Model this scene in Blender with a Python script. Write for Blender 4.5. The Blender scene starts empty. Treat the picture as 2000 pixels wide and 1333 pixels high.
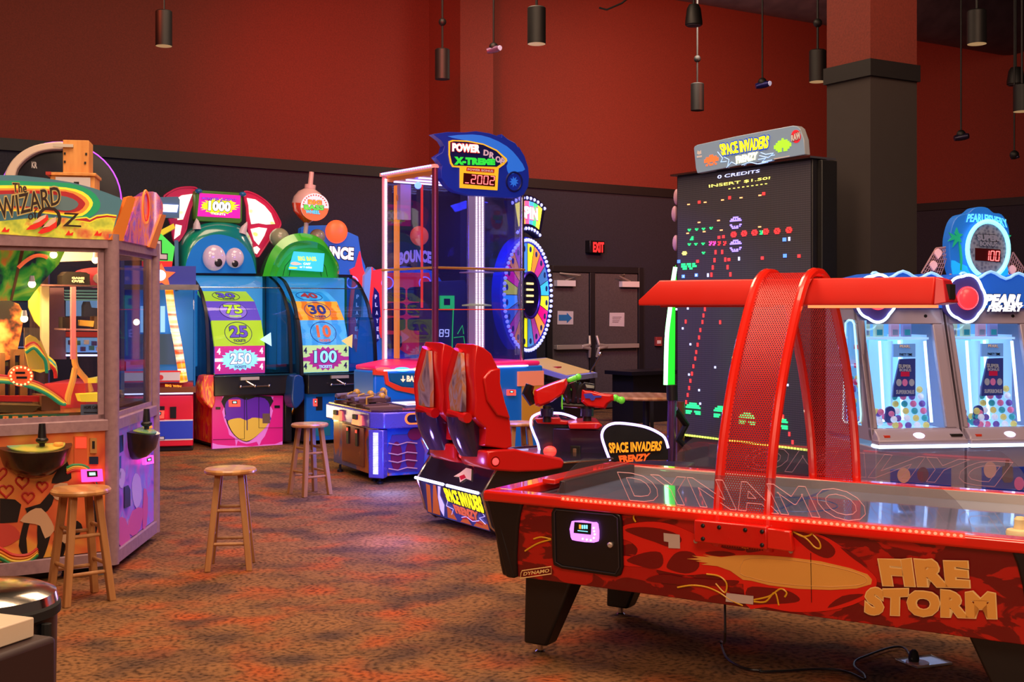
import bpy, bmesh, math, random
from mathutils import Vector, Matrix
from math import sin, cos, pi, radians, sqrt, tan, atan2
random.seed(7)
SC = bpy.context.scene
COL = SC.collection
# ---------------------------------------------------------------- camera
F, HZ, CH = 2400.0, 605.0, 1.58      # focal length in pixels, horizon row, eye height
cam = bpy.data.objects.new('camera', bpy.data.cameras.new('camera'))
COL.objects.link(cam); SC.camera = cam
cam.location = (0, 0, CH); cam.rotation_euler = (pi/2, 0, 0)
cam.data.sensor_width = 36.0; cam.data.lens = 36.0*F/2000.0
cam.data.shift_y = -(1333/2-HZ)/2000.0
cam.data.clip_end = 200
# ---------------------------------------------------------------- world, exposure
w = bpy.data.worlds.new('world'); SC.world = w; w.use_nodes = True
w.node_tree.nodes['Background'].inputs[0].default_value = (0.55, 0.36, 0.32, 1)
w.node_tree.nodes['Background'].inputs[1].default_value = 0.085
SC.view_settings.view_transform = 'Standard'; SC.view_settings.look = 'None'
SC.view_settings.gamma = 1.0; SC.view_settings.use_curve_mapping = False
SC.view_settings.exposure = 0.35
def srgb(c):
    return tuple(((x/255)/12.92 if x/255 <= 0.04045 else ((x/255+0.055)/1.055)**2.4) for x in c)
def light(kind, loc, energy, col, aim=None, size=1.0, sizey=None, spot=60, blend=0.6, name='lamp'):
    d = bpy.data.lights.new(name, kind); d.energy = energy; d.color = srgb(col)
    o = bpy.data.objects.new(name, d); COL.objects.link(o); o.location = loc
    if kind == 'AREA':
        d.shape = 'RECTANGLE'; d.size = size; d.size_y = sizey or size
    elif kind == 'SPOT':
        d.spot_size = radians(spot); d.spot_blend = blend; d.shadow_soft_size = size
    else:
        d.shadow_soft_size = size
    if aim is not None:
        o.rotation_euler = (Vector(aim)-Vector(loc)).to_track_quat('-Z', 'Y').to_euler()
    return o
# warm house lights high above the hall, then two added fill lights
light('AREA', (-2.0, 6.0, 6.8), 250, (255, 214, 178), (-1.6, 7.5, 0), 3.0, 3.0, name='house_light_warm')
light('AREA', (3.0, 4.5, 6.6), 300, (255, 214, 178), (1.2, 5.4, 0), 3.6, 3.6, name='house_light_over_table')
light('AREA', (0.0, -1.5, 5.5), 230, (255, 214, 178), (0.3, 6.5, 0.8), 2.5, 2.5, name='house_light_behind')
light('AREA', (-1.0, 11.5, 6.8), 210, (255, 214, 178), (-1.0, 11.5, 0), 3, 3, name='house_light_far')
light('AREA', (2.2, 15.5, 5.5), 100, (255, 225, 200), (1.6, 18.5, 1.0), 1.5, 1.5, name='exit_fill_light')  # added fill to brighten the doors, no fixture there
light('SPOT', (-1.2, -1.0, 1.9), 170, (255, 215, 190), (1.5, 5.2, 0.1), 0.3, spot=48, blend=1.0, name='table_fill_light')  # added unseen fill behind the camera, lightens the shade under the table
# red wash on the left wall, orange wash on the back wall
light('SPOT', (-1.0, 9.5, 4.2), 1000, (255, 6, 20), (-1.9, 17.2, 4.4), 0.3, spot=50, blend=1.0, name='red_wash_light')
light('SPOT', (-5.2, 10.5, 5.0), 520, (255, 95, 60), (-0.8, 17.6, 5.0), 0.3, spot=34, blend=1.0, name='orange_wash_light')
light('SPOT', (4.3, 14.0, 4.3), 1250, (255, 135, 100), (3.6, 20.5, 4.9), 0.3, spot=100, blend=1.0, name='orange_wash_light')
light('SPOT', (4.2, 6.0, 5.0), 80, (255, 90, 50), (2.9, 9.5, 4.6), 0.2, spot=50, blend=1.0, name='column_light')
light('POINT', (-2.75, 13.1, 0.45), 14, (255, 225, 130), size=0.1, name='wheel_glow_light')
# violet and blue glow between the machines
light('AREA', (-0.7, 10.2, 2.6), 70, (110, 90, 255), (-0.9, 11.0, 0), 1.2, 1.2, name='violet_light')
light('POINT', (-1.05, 10.55, 0.22), 16, (50, 110, 255), size=0.08, name='table_underglow')
light('POINT', (-0.80, 8.35, 0.30), 11, (160, 130, 255), size=0.08, name='seat_underglow')
light('AREA', (0.2, 14.8, 3.0), 60, (80, 90, 255), (0.4, 15.5, 0.8), 1.0, 1.0, name='blue_light')
# ---------------------------------------------------------------- materials
MATS = {}
def nodes_of(m):
    m.use_nodes = True
    nt = m.node_tree; return nt, nt.nodes['Principled BSDF']
def M(name, col, rough=0.5, metal=0.0, e=0.0, coat=0.0, ecol=None, spec=0.5):
    key = name
    if key in MATS: return MATS[key]
    m = bpy.data.materials.new(name); nt, b = nodes_of(m)
    c = srgb(col)+(1,)
    b.inputs['Base Color'].default_value = c
    b.inputs['Roughness'].default_value = rough; b.inputs['Metallic'].default_value = metal
    b.inputs['Coat Weight'].default_value = coat; b.inputs['Specular IOR Level'].default_value = spec
    if e:
        b.inputs['Emission Color'].default_value = (srgb(ecol)+(1,)) if ecol else c
        b.inputs['Emission Strength'].default_value = e
    else:
        # a little surface variation so that nothing is a dead flat colour
        n = nt.nodes.new('ShaderNodeTexNoise'); n.inputs['Scale'].default_value = 9; n.inputs['Detail'].default_value = 4
        tc = nt.nodes.new('ShaderNodeTexCoord'); nt.links.new(tc.outputs['Object'], n.inputs['Vector'])
        mr = nt.nodes.new('ShaderNodeMapRange'); mr.inputs[3].default_value = max(0.03, rough-0.06); mr.inputs[4].default_value = min(1, rough+0.06)
        nt.links.new(n.outputs['Fac'], mr.inputs[0]); nt.links.new(mr.outputs[0], b.inputs['Roughness'])
    MATS[key] = m; return m
def ramp_mat(name, stops, tex='noise', scale=3.0, detail=5, rough=0.6, e=0.0, bump=0.0, stretch=(1, 1, 1), dist=0.0, interp='LINEAR', coat=0.0, rot=(0, 0, 0), metal=0.0):
    if name in MATS: return MATS[name]
    m = bpy.data.materials.new(name); nt, b = nodes_of(m)
    tc = nt.nodes.new('ShaderNodeTexCoord'); mp = nt.nodes.new('ShaderNodeMapping')
    mp.inputs['Scale'].default_value = stretch; mp.inputs['Rotation'].default_value = rot
    nt.links.new(tc.outputs['Object'], mp.inputs['Vector'])
    if tex == 'noise':
        t = nt.nodes.new('ShaderNodeTexNoise'); t.inputs['Detail'].default_value = detail; t.inputs['Distortion'].default_value = dist; out = t.outputs['Fac']
    elif tex == 'wave':
        t = nt.nodes.new('ShaderNodeTexWave'); t.inputs['Distortion'].default_value = dist; t.inputs['Detail'].default_value = detail; out = t.outputs['Fac']
    elif tex == 'voronoi':
        t = nt.nodes.new('ShaderNodeTexVoronoi'); out = t.outputs['Distance']
    elif tex == 'brick':
        t = nt.nodes.new('ShaderNodeTexChecker'); out = t.outputs['Fac']
    t.inputs['Scale'].default_value = scale
    nt.links.new(mp.outputs[0], t.inputs['Vector'])
    r = nt.nodes.new('ShaderNodeValToRGB'); r.color_ramp.interpolation = interp
    el = r.color_ramp.elements
    while len(el) < len(stops): el.new(0.5)
    for i, (p, c) in enumerate(stops):
        el[i].position = p; el[i].color = srgb(c)+(1,)
    nt.links.new(out, r.inputs[0]); nt.links.new(r.outputs[0], b.inputs['Base Color'])
    b.inputs['Roughness'].default_value = rough; b.inputs['Coat Weight'].default_value = coat; b.inputs['Metallic'].default_value = metal
    if e:
        nt.links.new(r.outputs[0], b.inputs['Emission Color']); b.inputs['Emission Strength'].default_value = e
    if bump:
        bp = nt.nodes.new('ShaderNodeBump'); bp.inputs['Strength'].default_value = bump; bp.inputs['Distance'].default_value = 0.01
        nt.links.new(out, bp.inputs['Height']); nt.links.new(bp.outputs[0], b.inputs['Normal'])
    MATS[name] = m; return m
def glass(name, tint=(235, 240, 250), refl=0.06, haze=0.0, hazecol=(200, 200, 230), rough=0.02):
    if name in MATS: return MATS[name]
    m = bpy.data.materials.new(name); m.use_nodes = True; nt = m.node_tree; nt.nodes.clear()
    out = nt.nodes.new('ShaderNodeOutputMaterial'); tr = nt.nodes.new('ShaderNodeBsdfTransparent'); gl = nt.nodes.new('ShaderNodeBsdfGlossy')
    tr.inputs[0].default_value = srgb(tint)+(1,); gl.inputs['Roughness'].default_value = rough
    lw = nt.nodes.new('ShaderNodeLayerWeight'); lw.inputs[0].default_value = 0.25
    mr = nt.nodes.new('ShaderNodeMapRange'); mr.inputs[3].default_value = refl; mr.inputs[4].default_value = 0.7
    nt.links.new(lw.outputs['Facing'], mr.inputs[0])
    p = nt.nodes.new('ShaderNodeMath'); p.operation = 'POWER'; p.inputs[1].default_value = 3
    nt.links.new(lw.outputs['Facing'], p.inputs[0]); nt.links.new(p.outputs[0], mr.inputs[0])
    mx = nt.nodes.new('ShaderNodeMixShader'); nt.links.new(mr.outputs[0], mx.inputs[0]); nt.links.new(tr.outputs[0], mx.inputs[1]); nt.links.new(gl.outputs[0], mx.inputs[2])
    last = mx
    if haze:
        df = nt.nodes.new('ShaderNodeBsdfDiffuse'); df.inputs[0].default_value = srgb(hazecol)+(1,)
        m2 = nt.nodes.new('ShaderNodeMixShader'); m2.inputs[0].default_value = haze
        nt.links.new(mx.outputs[0], m2.inputs[1]); nt.links.new(df.outputs[0], m2.inputs[2]); last = m2
    nt.links.new(last.outputs[0], out.inputs[0]); MATS[name] = m; return m
# ---------------------------------------------------------------- pixel rays -> points on real planes
CR = {'A1': (0, 250, 2.963), 'A2': (0, 680, 2.041), 'A3': (290, 330, 4.596), 'A4': (290, 600, 4.442), 'A5': (500, 330, 4.596),
      'A6': (500, 600, 3.508), 'B1': (740, 240, 4.166), 'B2': (740, 540, 4.166), 'B3': (810, 640, 3.029), 'B4': (980, 460, 3.03),
      'B5': (1290, 230, 4.039), 'B6': (1290, 530, 3.603), 'B7': (1600, 380, 2.5635), 'D1': (940, 860, 2.818), 'D2': (1460, 860, 2.818),
      'D4': (1300, 0, 2.857), 'D6': (800, 0, 3.173), 'P': (0, 0, 1)}
def px(c, s):
    """points written in the coordinates of an enlarged view -> photo pixels"""
    x0, y0, k = CR[c]
    if isinstance(s, str): s = [tuple(map(float, q.split(','))) for q in s.split()]
    return [(x0+x/k, y0+y/k) for x, y in s]
def smooth(pts, n=4, closed=True):
    out = []; N = len(pts)
    rng = range(N) if closed else range(N-1)
    for i in rng:
        if closed: p0, p1, p2, p3 = pts[i-1], pts[i], pts[(i+1) % N], pts[(i+2) % N]
        else: p0, p1, p2, p3 = pts[max(i-1, 0)], pts[i], pts[i+1], pts[min(i+2, N-1)]
        for k in range(n):
            t = k/n
            out.append(tuple(0.5*((2*b)+(-a+c)*t+(2*a-5*b+4*c-d)*t*t+(-a+3*b-3*c+d)*t**3) for a, b, c, d in zip(p0, p1, p2, p3)))
    if not closed: out.append(tuple(pts[-1]))
    return out
def resample(P, n):
    d = [0.0]
    for a, b in zip(P, P[1:]): d.append(d[-1]+sqrt(sum((p-q)**2 for p, q in zip(a, b))))
    out = []; j = 0
    for i in range(n):
        t = d[-1]*i/(n-1)
        while j < len(P)-2 and d[j+1] < t: j += 1
        f = (t-d[j])/max(d[j+1]-d[j], 1e-9); f = min(max(f, 0), 1)
        out.append(tuple(p*(1-f)+q*f for p, q in zip(P[j], P[j+1])))
    return out
def pY(x, y, Y): return Vector(((x-1000)*Y/F, Y, CH+(HZ-y)*Y/F))
def ground(x, y): return pY(x, y, F*CH/(y-HZ))
class Fr:
    """upright frame: local x to the right along the front, local y into the depth, z up"""
    def __init__(s, O, a):
        s.O = Vector(O); s.O.z = 0; s.a = radians(a)
        s.x = Vector((cos(s.a), sin(s.a), 0)); s.y = Vector((-sin(s.a), cos(s.a), 0)); s.z = Vector((0, 0, 1))
    def w(s, x, y, z): return s.O+s.x*x+s.y*y+s.z*z
    def l(s, P): d = Vector(P)-s.O; return Vector((d.dot(s.x), d.dot(s.y), d.z))
    def pt(s, x, y, ly=0.0, k=0.0):
        """point of the plane (local y = ly + k*z) seen at pixel x, y"""
        C = Vector((0, 0, CH)); D = Vector(((x-1000)/F, 1, (HZ-y)/F)); o = s.l(C); dy, dz = D.dot(s.y), D.z
        t = (ly+k*o.z-o.y)/(dy-k*dz); return C+D*t
    def ptx(s, x, y, lx):
        C = Vector((0, 0, CH)); D = Vector(((x-1000)/F, 1, (HZ-y)/F)); o = s.l(C)
        t = (lx-o.x)/D.dot(s.x); return C+D*t
    def ptz(s, x, y, z):
        C = Vector((0, 0, CH)); D = Vector(((x-1000)/F, 1, (HZ-y)/F)); return C+D*((z-CH)/D.z)
    def pts(s, c, st, ly=0.0, k=0.0, sm=0, closed=True):
        p = px(c, st)
        if sm: p = smooth(p, sm, closed)
        return [s.pt(x, y, ly, k) for x, y in p]
def tag(o, label, cat, group=None, kind=None):
    if label: o['label'] = label
    if cat: o['category'] = cat
    if group: o['group'] = group
    if kind: o['kind'] = kind
    return o
def thing(name, fr, label, cat, group=None, at=(0, 0, 0)):
    o = bpy.data.objects.new(name, None); COL.objects.link(o); o.empty_display_size = 0.1
    o.location = fr.w(*at); o.rotation_euler = (0, 0, fr.a)
    o.matrix_basis = Matrix.Translation(fr.w(*at)) @ Matrix.Rotation(fr.a, 4, 'Z')
    return tag(o, label, cat, group)
def wm(o):
    m = o.matrix_basis.copy()
    while o.parent: o = o.parent; m = o.matrix_basis @ m
    return m
class MB:
    """collects geometry in world coordinates and links it as one mesh object"""
    def __init__(s): s.v = []; s.f = []; s.m = []; s.mats = []; s.uv = None
    def mi(s, m):
        if m not in s.mats: s.mats.append(m)
        return s.mats.index(m)
    def add(s, vs, fs, m):
        b = len(s.v); s.v += [Vector(v) for v in vs]; i = s.mi(m)
        for f in fs: s.f.append([b+k for k in f]); s.m.append(i)
        return s
    def box(s, fr, x0, x1, y0, y1, z0, z1, m):
        P = [fr.w(x, y, z) for z in (z0, z1) for x, y in ((x0, y0), (x1, y0), (x1, y1), (x0, y1))]
        return s.add(P, [(3, 2, 1, 0), (4, 5, 6, 7), (0, 1, 5, 4), (1, 2, 6, 5), (2, 3, 7, 6), (3, 0, 4, 7)], m)
    def hexa(s, P, m): return s.add(P, [(3, 2, 1, 0), (4, 5, 6, 7), (0, 1, 5, 4), (1, 2, 6, 5), (2, 3, 7, 6), (3, 0, 4, 7)], m)
    def prism(s, P, vec, m, mside=None):
        n = len(P); vec = Vector(vec); Q = [p+vec for p in P]
        s.add(list(P)+Q, [list(range(n)), list(range(2*n-1, n-1, -1))], m)
        b = len(s.v)-2*n; i = s.mi(mside or m)
        for k in range(n): s.f.append([b+(k+1) % n, b+k, b+n+k, b+n+(k+1) % n]); s.m.append(i)
        return s
    def loft(s, rings, m, caps=True, closed=True):
        n = len(rings[0]); b = len(s.v)
        for r in rings: s.v += [Vector(p) for p in r]
        i = s.mi(m)
        for j in range(len(rings)-1):
            for k in range(n if closed else n-1):
                a = b+j*n+k; c = b+j*n+(k+1) % n
                s.f.append([a, c, c+n, a+n]); s.m.append(i)
        if caps and closed:
            s.f.append([b+k for k in range(n)][::-1]); s.m.append(i)
            s.f.append([b+(len(rings)-1)*n+k for k in range(n)]); s.m.append(i)
        return s
    def tube(s, path, r, m, n=8, closed=False, caps=True):
        P = [Vector(p) for p in path]; N = len(P); rings = []; prev = None
        rr = r if isinstance(r, (list, tuple)) else [r]*N
        for i in range(N):
            if closed: t = P[(i+1) % N]-P[i-1]
            else: t = P[min(i+1, N-1)]-P[max(i-1, 0)]
            if t.length < 1e-9: t = Vector((0, 0, 1))
            t.normalize()
            if prev is None:
                u = t.cross(Vector((0, 0, 1)) if abs(t.z) < 0.9 else Vector((1, 0, 0))); u.normalize()
            else:
                u = prev-t*prev.dot(t); u.normalize()
            prev = u; v = t.cross(u)
            rings.append([P[i]+(u*cos(2*pi*k/n)+v*sin(2*pi*k/n))*rr[i] for k in range(n)])
        if closed: rings.append(rings[0])
        return s.loft(rings, m, caps=caps and not closed)
    def cyl(s, p0, p1, r0, m, r1=None, n=20): return s.tube([p0, p1], [r0, r0 if r1 is None else r1], m, n)
    def lathe(s, c, prof, m, n=24, ax=None):
        c = Vector(c); ax = Vector(ax or (0, 0, 1)).normalized(); u = ax.cross(Vector((0, 0, 1)) if abs(ax.z) < 0.9 else Vector((1, 0, 0))).normalized(); v = ax.cross(u)
        return s.loft([[c+ax*z+(u*cos(2*pi*k/n)+v*sin(2*pi*k/n))*max(r, 1e-4) for k in range(n)] for r, z in prof], m)
    def ball(s, c, r, m, fr=None, nu=20, nv=12):
        c = Vector(c); rx, ry, rz = r if isinstance(r, (list, tuple)) else (r, r, r)
        X, Y, Z = (fr.x, fr.y, fr.z) if fr else (Vector((1, 0, 0)), Vector((0, 1, 0)), Vector((0, 0, 1)))
        rings = []
        for j in range(nv+1):
            th = -pi/2+pi*j/nv; q = max(cos(th), 1e-3)
            rings.append([c+X*(rx*q*cos(2*pi*k/nu))+Y*(ry*q*sin(2*pi*k/nu))+Z*(rz*sin(th)) for k in range(nu)])
        return s.loft(rings, m)
    def disc(s, fr, cx, cz, ly, rx, rz, th, m, n=28):
        P = [fr.w(cx+rx*cos(2*pi*k/n), ly, cz+rz*sin(2*pi*k/n)) for k in range(n)]
        return s.prism(P, fr.y*th, m)
    def ring(s, fr, cx, cz, ly, rx, rz, r, m, n=40):
        return s.tube([fr.w(cx+rx*cos(2*pi*k/n), ly, cz+rz*sin(2*pi*k/n)) for k in range(n)], r, m, 6, closed=True)
    def build(s, name, parent=None, label=None, bevel=0, smooth_deg=35, kind=None, cat=None, group=None, seg=2):
        me = bpy.data.meshes.new(name)
        V = s.v
        if parent is not None:
            inv = wm(parent).inverted(); V = [inv @ v for v in V]; org = None
        else:
            lo = Vector([min(v[i] for v in V) for i in range(3)]); hi = Vector([max(v[i] for v in V) for i in range(3)])
            org = Vector(((lo.x+hi.x)/2, (lo.y+hi.y)/2, lo.z)); V = [v-org for v in V]
        me.from_pydata([tuple(v) for v in V], [], s.f)
        for m in s.mats: me.materials.append(m)
        me.polygons.foreach_set('material_index', s.m)
        me.polygons.foreach_set('use_smooth', [name not in ('lettering', 'amber_fireball', 'flame_artwork', 'dark_flames')]*len(s.f))
        if s.uv:
            uvl = me.uv_layers.new(name='uv')
            for li, l in enumerate(me.loops): uvl.data[li].uv = s.uv[l.vertex_index]
        me.validate(); me.update()
        bm = bmesh.new(); bm.from_mesh(me); bmesh.ops.recalc_face_normals(bm, faces=bm.faces); bm.to_mesh(me); bm.free()
        me.set_sharp_from_angle(angle=radians(smooth_deg))
        o = bpy.data.objects.new(name, me); COL.objects.link(o)
        if parent is not None: o.parent = parent
        else: o.location = org
        if bevel:
            b = o.modifiers.new('bevel', 'BEVEL'); b.width = bevel; b.segments = seg; b.limit_method = 'ANGLE'; b.angle_limit = radians(40)
        return tag(o, label, cat, group, kind)
def dup(o, parent=None):
    c = o.copy(); COL.objects.link(c); c.parent = parent
    for ch in list(o.children): dup(ch, c)
    return c
# ---------------------------------------------------------------- lettering as real thin relief
_tc = {}
def text_mesh(s, off):
    k = (s, off)
    if k in _tc: return _tc[k]
    cu = bpy.data.curves.new('t', 'FONT'); cu.body = s; cu.offset = off; cu.resolution_u = 3; cu.extrude = 0.02; cu.space_character = 1.0+off*1.2
    ob = bpy.data.objects.new('t', cu); me = bpy.data.meshes.new_from_object(ob)
    V = [v.co.copy() for v in me.vertices]; Fc = [list(p.vertices) for p in me.polygons]
    bpy.data.objects.remove(ob); bpy.data.meshes.remove(me); bpy.data.curves.remove(cu)
    _tc[k] = (V, Fc); return _tc[k]
def letter(mb, s, quad, back, m, th=0.004, off=0.02, outline=None, oo=0.05, bend=0.0, jag=0.0):
    """quad: bottom-left, bottom-right, top-left, top-right world points; back: depth direction"""
    V, Fc = text_mesh(s, off)
    if not V: return mb
    x0 = min(v.x for v in V); x1 = max(v.x for v in V); y0 = min(v.y for v in V); y1 = max(v.y for v in V)
    bl, br, tl, tr = [Vector(q) for q in quad]; back = Vector(back).normalized()
    def put(V, Fc, m, d0, d1):
        W = []
        for v in V:
            u = (v.x-x0)/(x1-x0); t = (v.y-y0)/(y1-y0)
            t2 = t+bend*(1-(2*u-1)**2)
            if jag: t2 += jag*sin(u*23)*t
            p = (bl*(1-u)+br*u)*(1-t2)+(tl*(1-u)+tr*u)*t2
            W.append(p+back*(d0 if v.z > 0 else d1))
        mb.add(W, Fc, m)
    put(V, Fc, m, -th, 0)
    if outline:
        V2, F2 = text_mesh(s, off+oo); 
        w2 = max(v.x for v in V2)-min(v.x for v in V2); sx = (x1-x0+2*oo)/w2; mx = min(v.x for v in V2)
        V2 = [Vector((x0-oo+(v.x-mx)*sx, v.y, v.z)) for v in V2]
        put(V2, F2, outline, -th*0.5, 0.0002)
    return mb
def q4(fr, c, s, ly=0.0, k=0.0):
    """four view points (bottom-left, bottom-right, top-left, top-right) on a plane of fr"""
    return [fr.pt(x, y, ly, k) for x, y in px(c, s)]
SEG = {'0': 'abcdef', '1': 'bc', '2': 'abged', '3': 'abgcd', '4': 'fgbc', '5': 'afgcd', '6': 'afgedc', '7': 'abc', '8': 'abcdefg', '9': 'abcdfg', '_': 'd', ' ': ''}
def seg7(mb, s, quad, back, m, th=0.003, t=0.14):
    bl, br, tl, tr = [Vector(q) for q in quad]; n = len(s); back = Vector(back)
    def P(u, v): return (bl*(1-u)+br*u)*(1-v)+(tl*(1-u)+tr*u)*v
    for i, ch in enumerate(s):
        a = (i+0.12)/n; b = (i+0.86)/n; d = (b-a); h = t*d*0.9; vv = t*0.6
        R = {'a': (a+h, b-h, 1-vv, 1), 'g': (a+h, b-h, 0.5-vv/2, 0.5+vv/2), 'd': (a+h, b-h, 0, vv), 'f': (a, a+h*1.1, 0.53, 0.97), 'b': (b-h*1.1, b, 0.53, 0.97), 'e': (a, a+h*1.1, 0.03, 0.47), 'c': (b-h*1.1, b, 0.03, 0.47)}
        for sgm in SEG.get(ch, ''):
            u0, u1, v0, v1 = R[sgm]
            mb.prism([P(u0, v0), P(u1, v0), P(u1, v1), P(u0, v1)], -back*th, m)
    return mb
# shared materials
BLK = M('black_plastic', (22, 20, 24), 0.38); BLKM = M('black_metal', (15, 14, 16), 0.55, 0.0); CHR = M('chrome', (215, 215, 220), 0.18, 1.0)
STL = M('brushed_steel', (205, 194, 182), 0.38, 0.5); RED = M('gloss_red', (212, 28, 20), 0.28, coat=0.6); RUB = M('black_rubber', (16, 16, 18), 0.75)
WHT = M('white_plastic', (225, 222, 225), 0.4); WHL = M('white_led', (205, 205, 255), 0.4, e=2.4); INK = M('black_ink', (14, 12, 16), 0.6)
CLR = glass('clear_glass'); ACR = glass('clear_acrylic', (240, 240, 245), 0.09, 0.035)
# ================================================================ the hall
carpet = bpy.data.materials.new('carpet')
def carpet_nodes():
    """tan carpet with soft orange and grey-brown patches and a scalloped weave"""
    nt, b = nodes_of(carpet); N = nt.nodes; L = nt.links
    tc = N.new('ShaderNodeTexCoord')
    def noise(scale, off, detail=2):
        m = N.new('ShaderNodeMapping'); m.inputs['Location'].default_value = off; L.new(tc.outputs['Object'], m.inputs[0])
        n = N.new('ShaderNodeTexNoise'); n.inputs['Scale'].default_value = scale; n.inputs['Detail'].default_value = detail; L.new(m.outputs[0], n.inputs['Vector']); return n.outputs['Fac']
    def ramp(src, p0, p1):
        r = N.new('ShaderNodeValToRGB'); r.color_ramp.elements[0].position = p0; r.color_ramp.elements[1].position = p1; L.new(src, r.inputs[0]); return r.outputs[0]
    def mix(fac, c0, c1, mode='MIX'):
        m = N.new('ShaderNodeMixRGB'); m.blend_type = mode
        for i, v in enumerate((fac, c0, c1)):
            if isinstance(v, tuple): m.inputs[i].default_value = srgb(v)+(1,)
            elif isinstance(v, float): m.inputs[i].default_value = v
            else: L.new(v, m.inputs[i])
        return m.outputs[0]
    base = mix(noise(3.0, (7, 2, 0)), (120, 86, 54), (154, 108, 68))
    c1 = mix(ramp(noise(3.4, (0, 0, 0), 1), 0.52, 0.78), base, (176, 88, 44))
    c2 = mix(ramp(noise(3.0, (31, 17, 0), 1), 0.50, 0.72), c1, (92, 70, 56))
    v = N.new('ShaderNodeTexVoronoi'); v.inputs['Scale'].default_value = 2.6; L.new(tc.outputs['Object'], v.inputs['Vector'])
    s1 = N.new('ShaderNodeMath'); s1.operation = 'MULTIPLY'; s1.inputs[1].default_value = 85; L.new(v.outputs['Distance'], s1.inputs[0])
    s2 = N.new('ShaderNodeMath'); s2.operation = 'SINE'; L.new(s1.outputs[0], s2.inputs[0])
    nz = noise(38, (0, 0, 0), 5)
    s3 = N.new('ShaderNodeMath'); s3.operation = 'MULTIPLY_ADD'; s3.inputs[1].default_value = 0.055; L.new(s2.outputs[0], s3.inputs[0]); L.new(nz, s3.inputs[2])
    c3 = mix(0.7, c2, ramp(s3.outputs[0], 0.30, 0.56), 'MULTIPLY')
    L.new(c3, b.inputs['Base Color']); b.inputs['Roughness'].default_value = 0.95; b.inputs['Specular IOR Level'].default_value = 0.1
    bp = N.new('ShaderNodeBump'); bp.inputs['Strength'].default_value = 0.5; bp.inputs['Distance'].default_value = 0.012; L.new(s3.outputs[0], bp.inputs['Height']); L.new(bp.outputs[0], b.inputs['Normal'])
carpet_nodes()
G0 = Fr((0, 0, 0), 0)
MB().box(G0, -16, 18, -6, 30, -0.1, 0.0, carpet).build('floor', kind='structure')
orange = ramp_mat('orange_wall_paint', [(0.3, (100, 36, 26)), (0.7, (116, 42, 30))], scale=60, detail=3, rough=0.85, bump=0.15)
darkw = ramp_mat('charcoal_wall_paint', [(0.3, (30, 30, 43)), (0.7, (39, 39, 54))], scale=60, detail=3, rough=0.85, bump=0.15)
trimm = M('black_trim_paint', (18, 16, 18), 0.6)
ceilm = ramp_mat('dark_ceiling_paint', [(0.3, (26, 26, 36)), (0.7, (38, 38, 48))], scale=5, rough=0.9)
TRZ = 3.52
WA = Vector((-5.93, 14.24, 0)); WD = Vector((7.22, 5.13, 0)).normalized()
wa = math.degrees(atan2(WD.y, WD.x)); WF = Fr(WA, wa)
CORN = 16.1       # distance along the wall to the far corner
DX0, DX1 = WF.l(WF.pt(1083, 600)).x, WF.l(WF.pt(1243, 600)).x
b = MB(); b.box(WF, -10, CORN, 0, 0.3, 0, TRZ-0.0, darkw); b.box(WF, -10, CORN, 0, 0.3, TRZ, 7.6, orange); b.build('wall_back', kind='structure')
MB().box(WF, -10, CORN, -0.04, 0.0, TRZ-0.09, TRZ+0.05, trimm).build('trim_1', kind='structure')
# pilaster near the middle
x0 = WF.l(WF.ptx(838, 200, 0)).x
p0 = WF.l(WF.pt(838, 200)); 
PX = p0.x
pd = WF.l(WF.ptx(899, 200, PX)).y      # how far its side stands out from the wall
b = MB(); b.box(WF, PX, PX+0.55, pd, 0, 0, TRZ, darkw); b.box(WF, PX, PX+0.55, pd, 0, TRZ, 7.6, orange); b.build('column', kind='structure')
MB().box(WF, PX-0.03, PX+0.58, pd-0.03, -0.05, TRZ-0.09, TRZ+0.05, trimm).build('trim_2', kind='structure')
# right wall beyond the corner
RC = WF.w(CORN, 0, 0); RD = (Vector((9.2, 22.07, 0))-Vector((7.54, 23.8, 0))).normalized(); RF = Fr(RC, math.degrees(atan2(RD.y, RD.x)))
b = MB(); b.box(RF, 0, 14, 0, 0.3, 0, TRZ, darkw); b.box(RF, 0, 14, 0, 0.3, TRZ, 7.6, orange); b.build('wall_right', kind='structure')
MB().box(RF, 0, 14, -0.04, 0, TRZ-0.09, TRZ+0.05, trimm).build('trim_3', kind='structure')
MB().box(G0, -16, 18, -6, 30, 7.5, 7.7, ceilm).build('ceiling', kind='structure')
# free-standing square column seen on its corner
CF = Fr(pY(1700, 600, 9.5), 30.8)
b = MB(); b.box(CF, 0, 0.52, 0, 0.46, 0, TRZ-0.02, M('umber_column_paint', (48, 40, 38), 0.85)); b.box(CF, 0, 0.52, 0, 0.46, TRZ-0.02, 7.6, orange); b.build('column', kind='structure')
MB().box(CF, -0.02, 0.54, -0.02, 0.48, TRZ-0.13, TRZ, trimm).build('trim_4', kind='structure')
# baseboard
MB().box(WF, -10, DX0-0.1, -0.02, 0, 0, 0.12, trimm).build('baseboard_back', kind='structure')
# big round duct under the ceiling, along the back wall
DF = Fr(pY(1618, 35, 19.0), 31.6)
zb = CH+(HZ-34)*19.0/F
du = MB(); r = 0.75
duct = ramp_mat('dark_duct_paint', [(0.3, (44, 44, 58)), (0.7, (60, 60, 74))], scale=4, rough=0.5, metal=0.2)
du.tube([DF.w(x, 0.3, zb+r) for x in (-5, -1, 3, 7, 11, 16, 22)], r, duct, 28)
du.build('air_duct', label='wide dark round duct running below the ceiling above the back wall', cat='duct')
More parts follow.
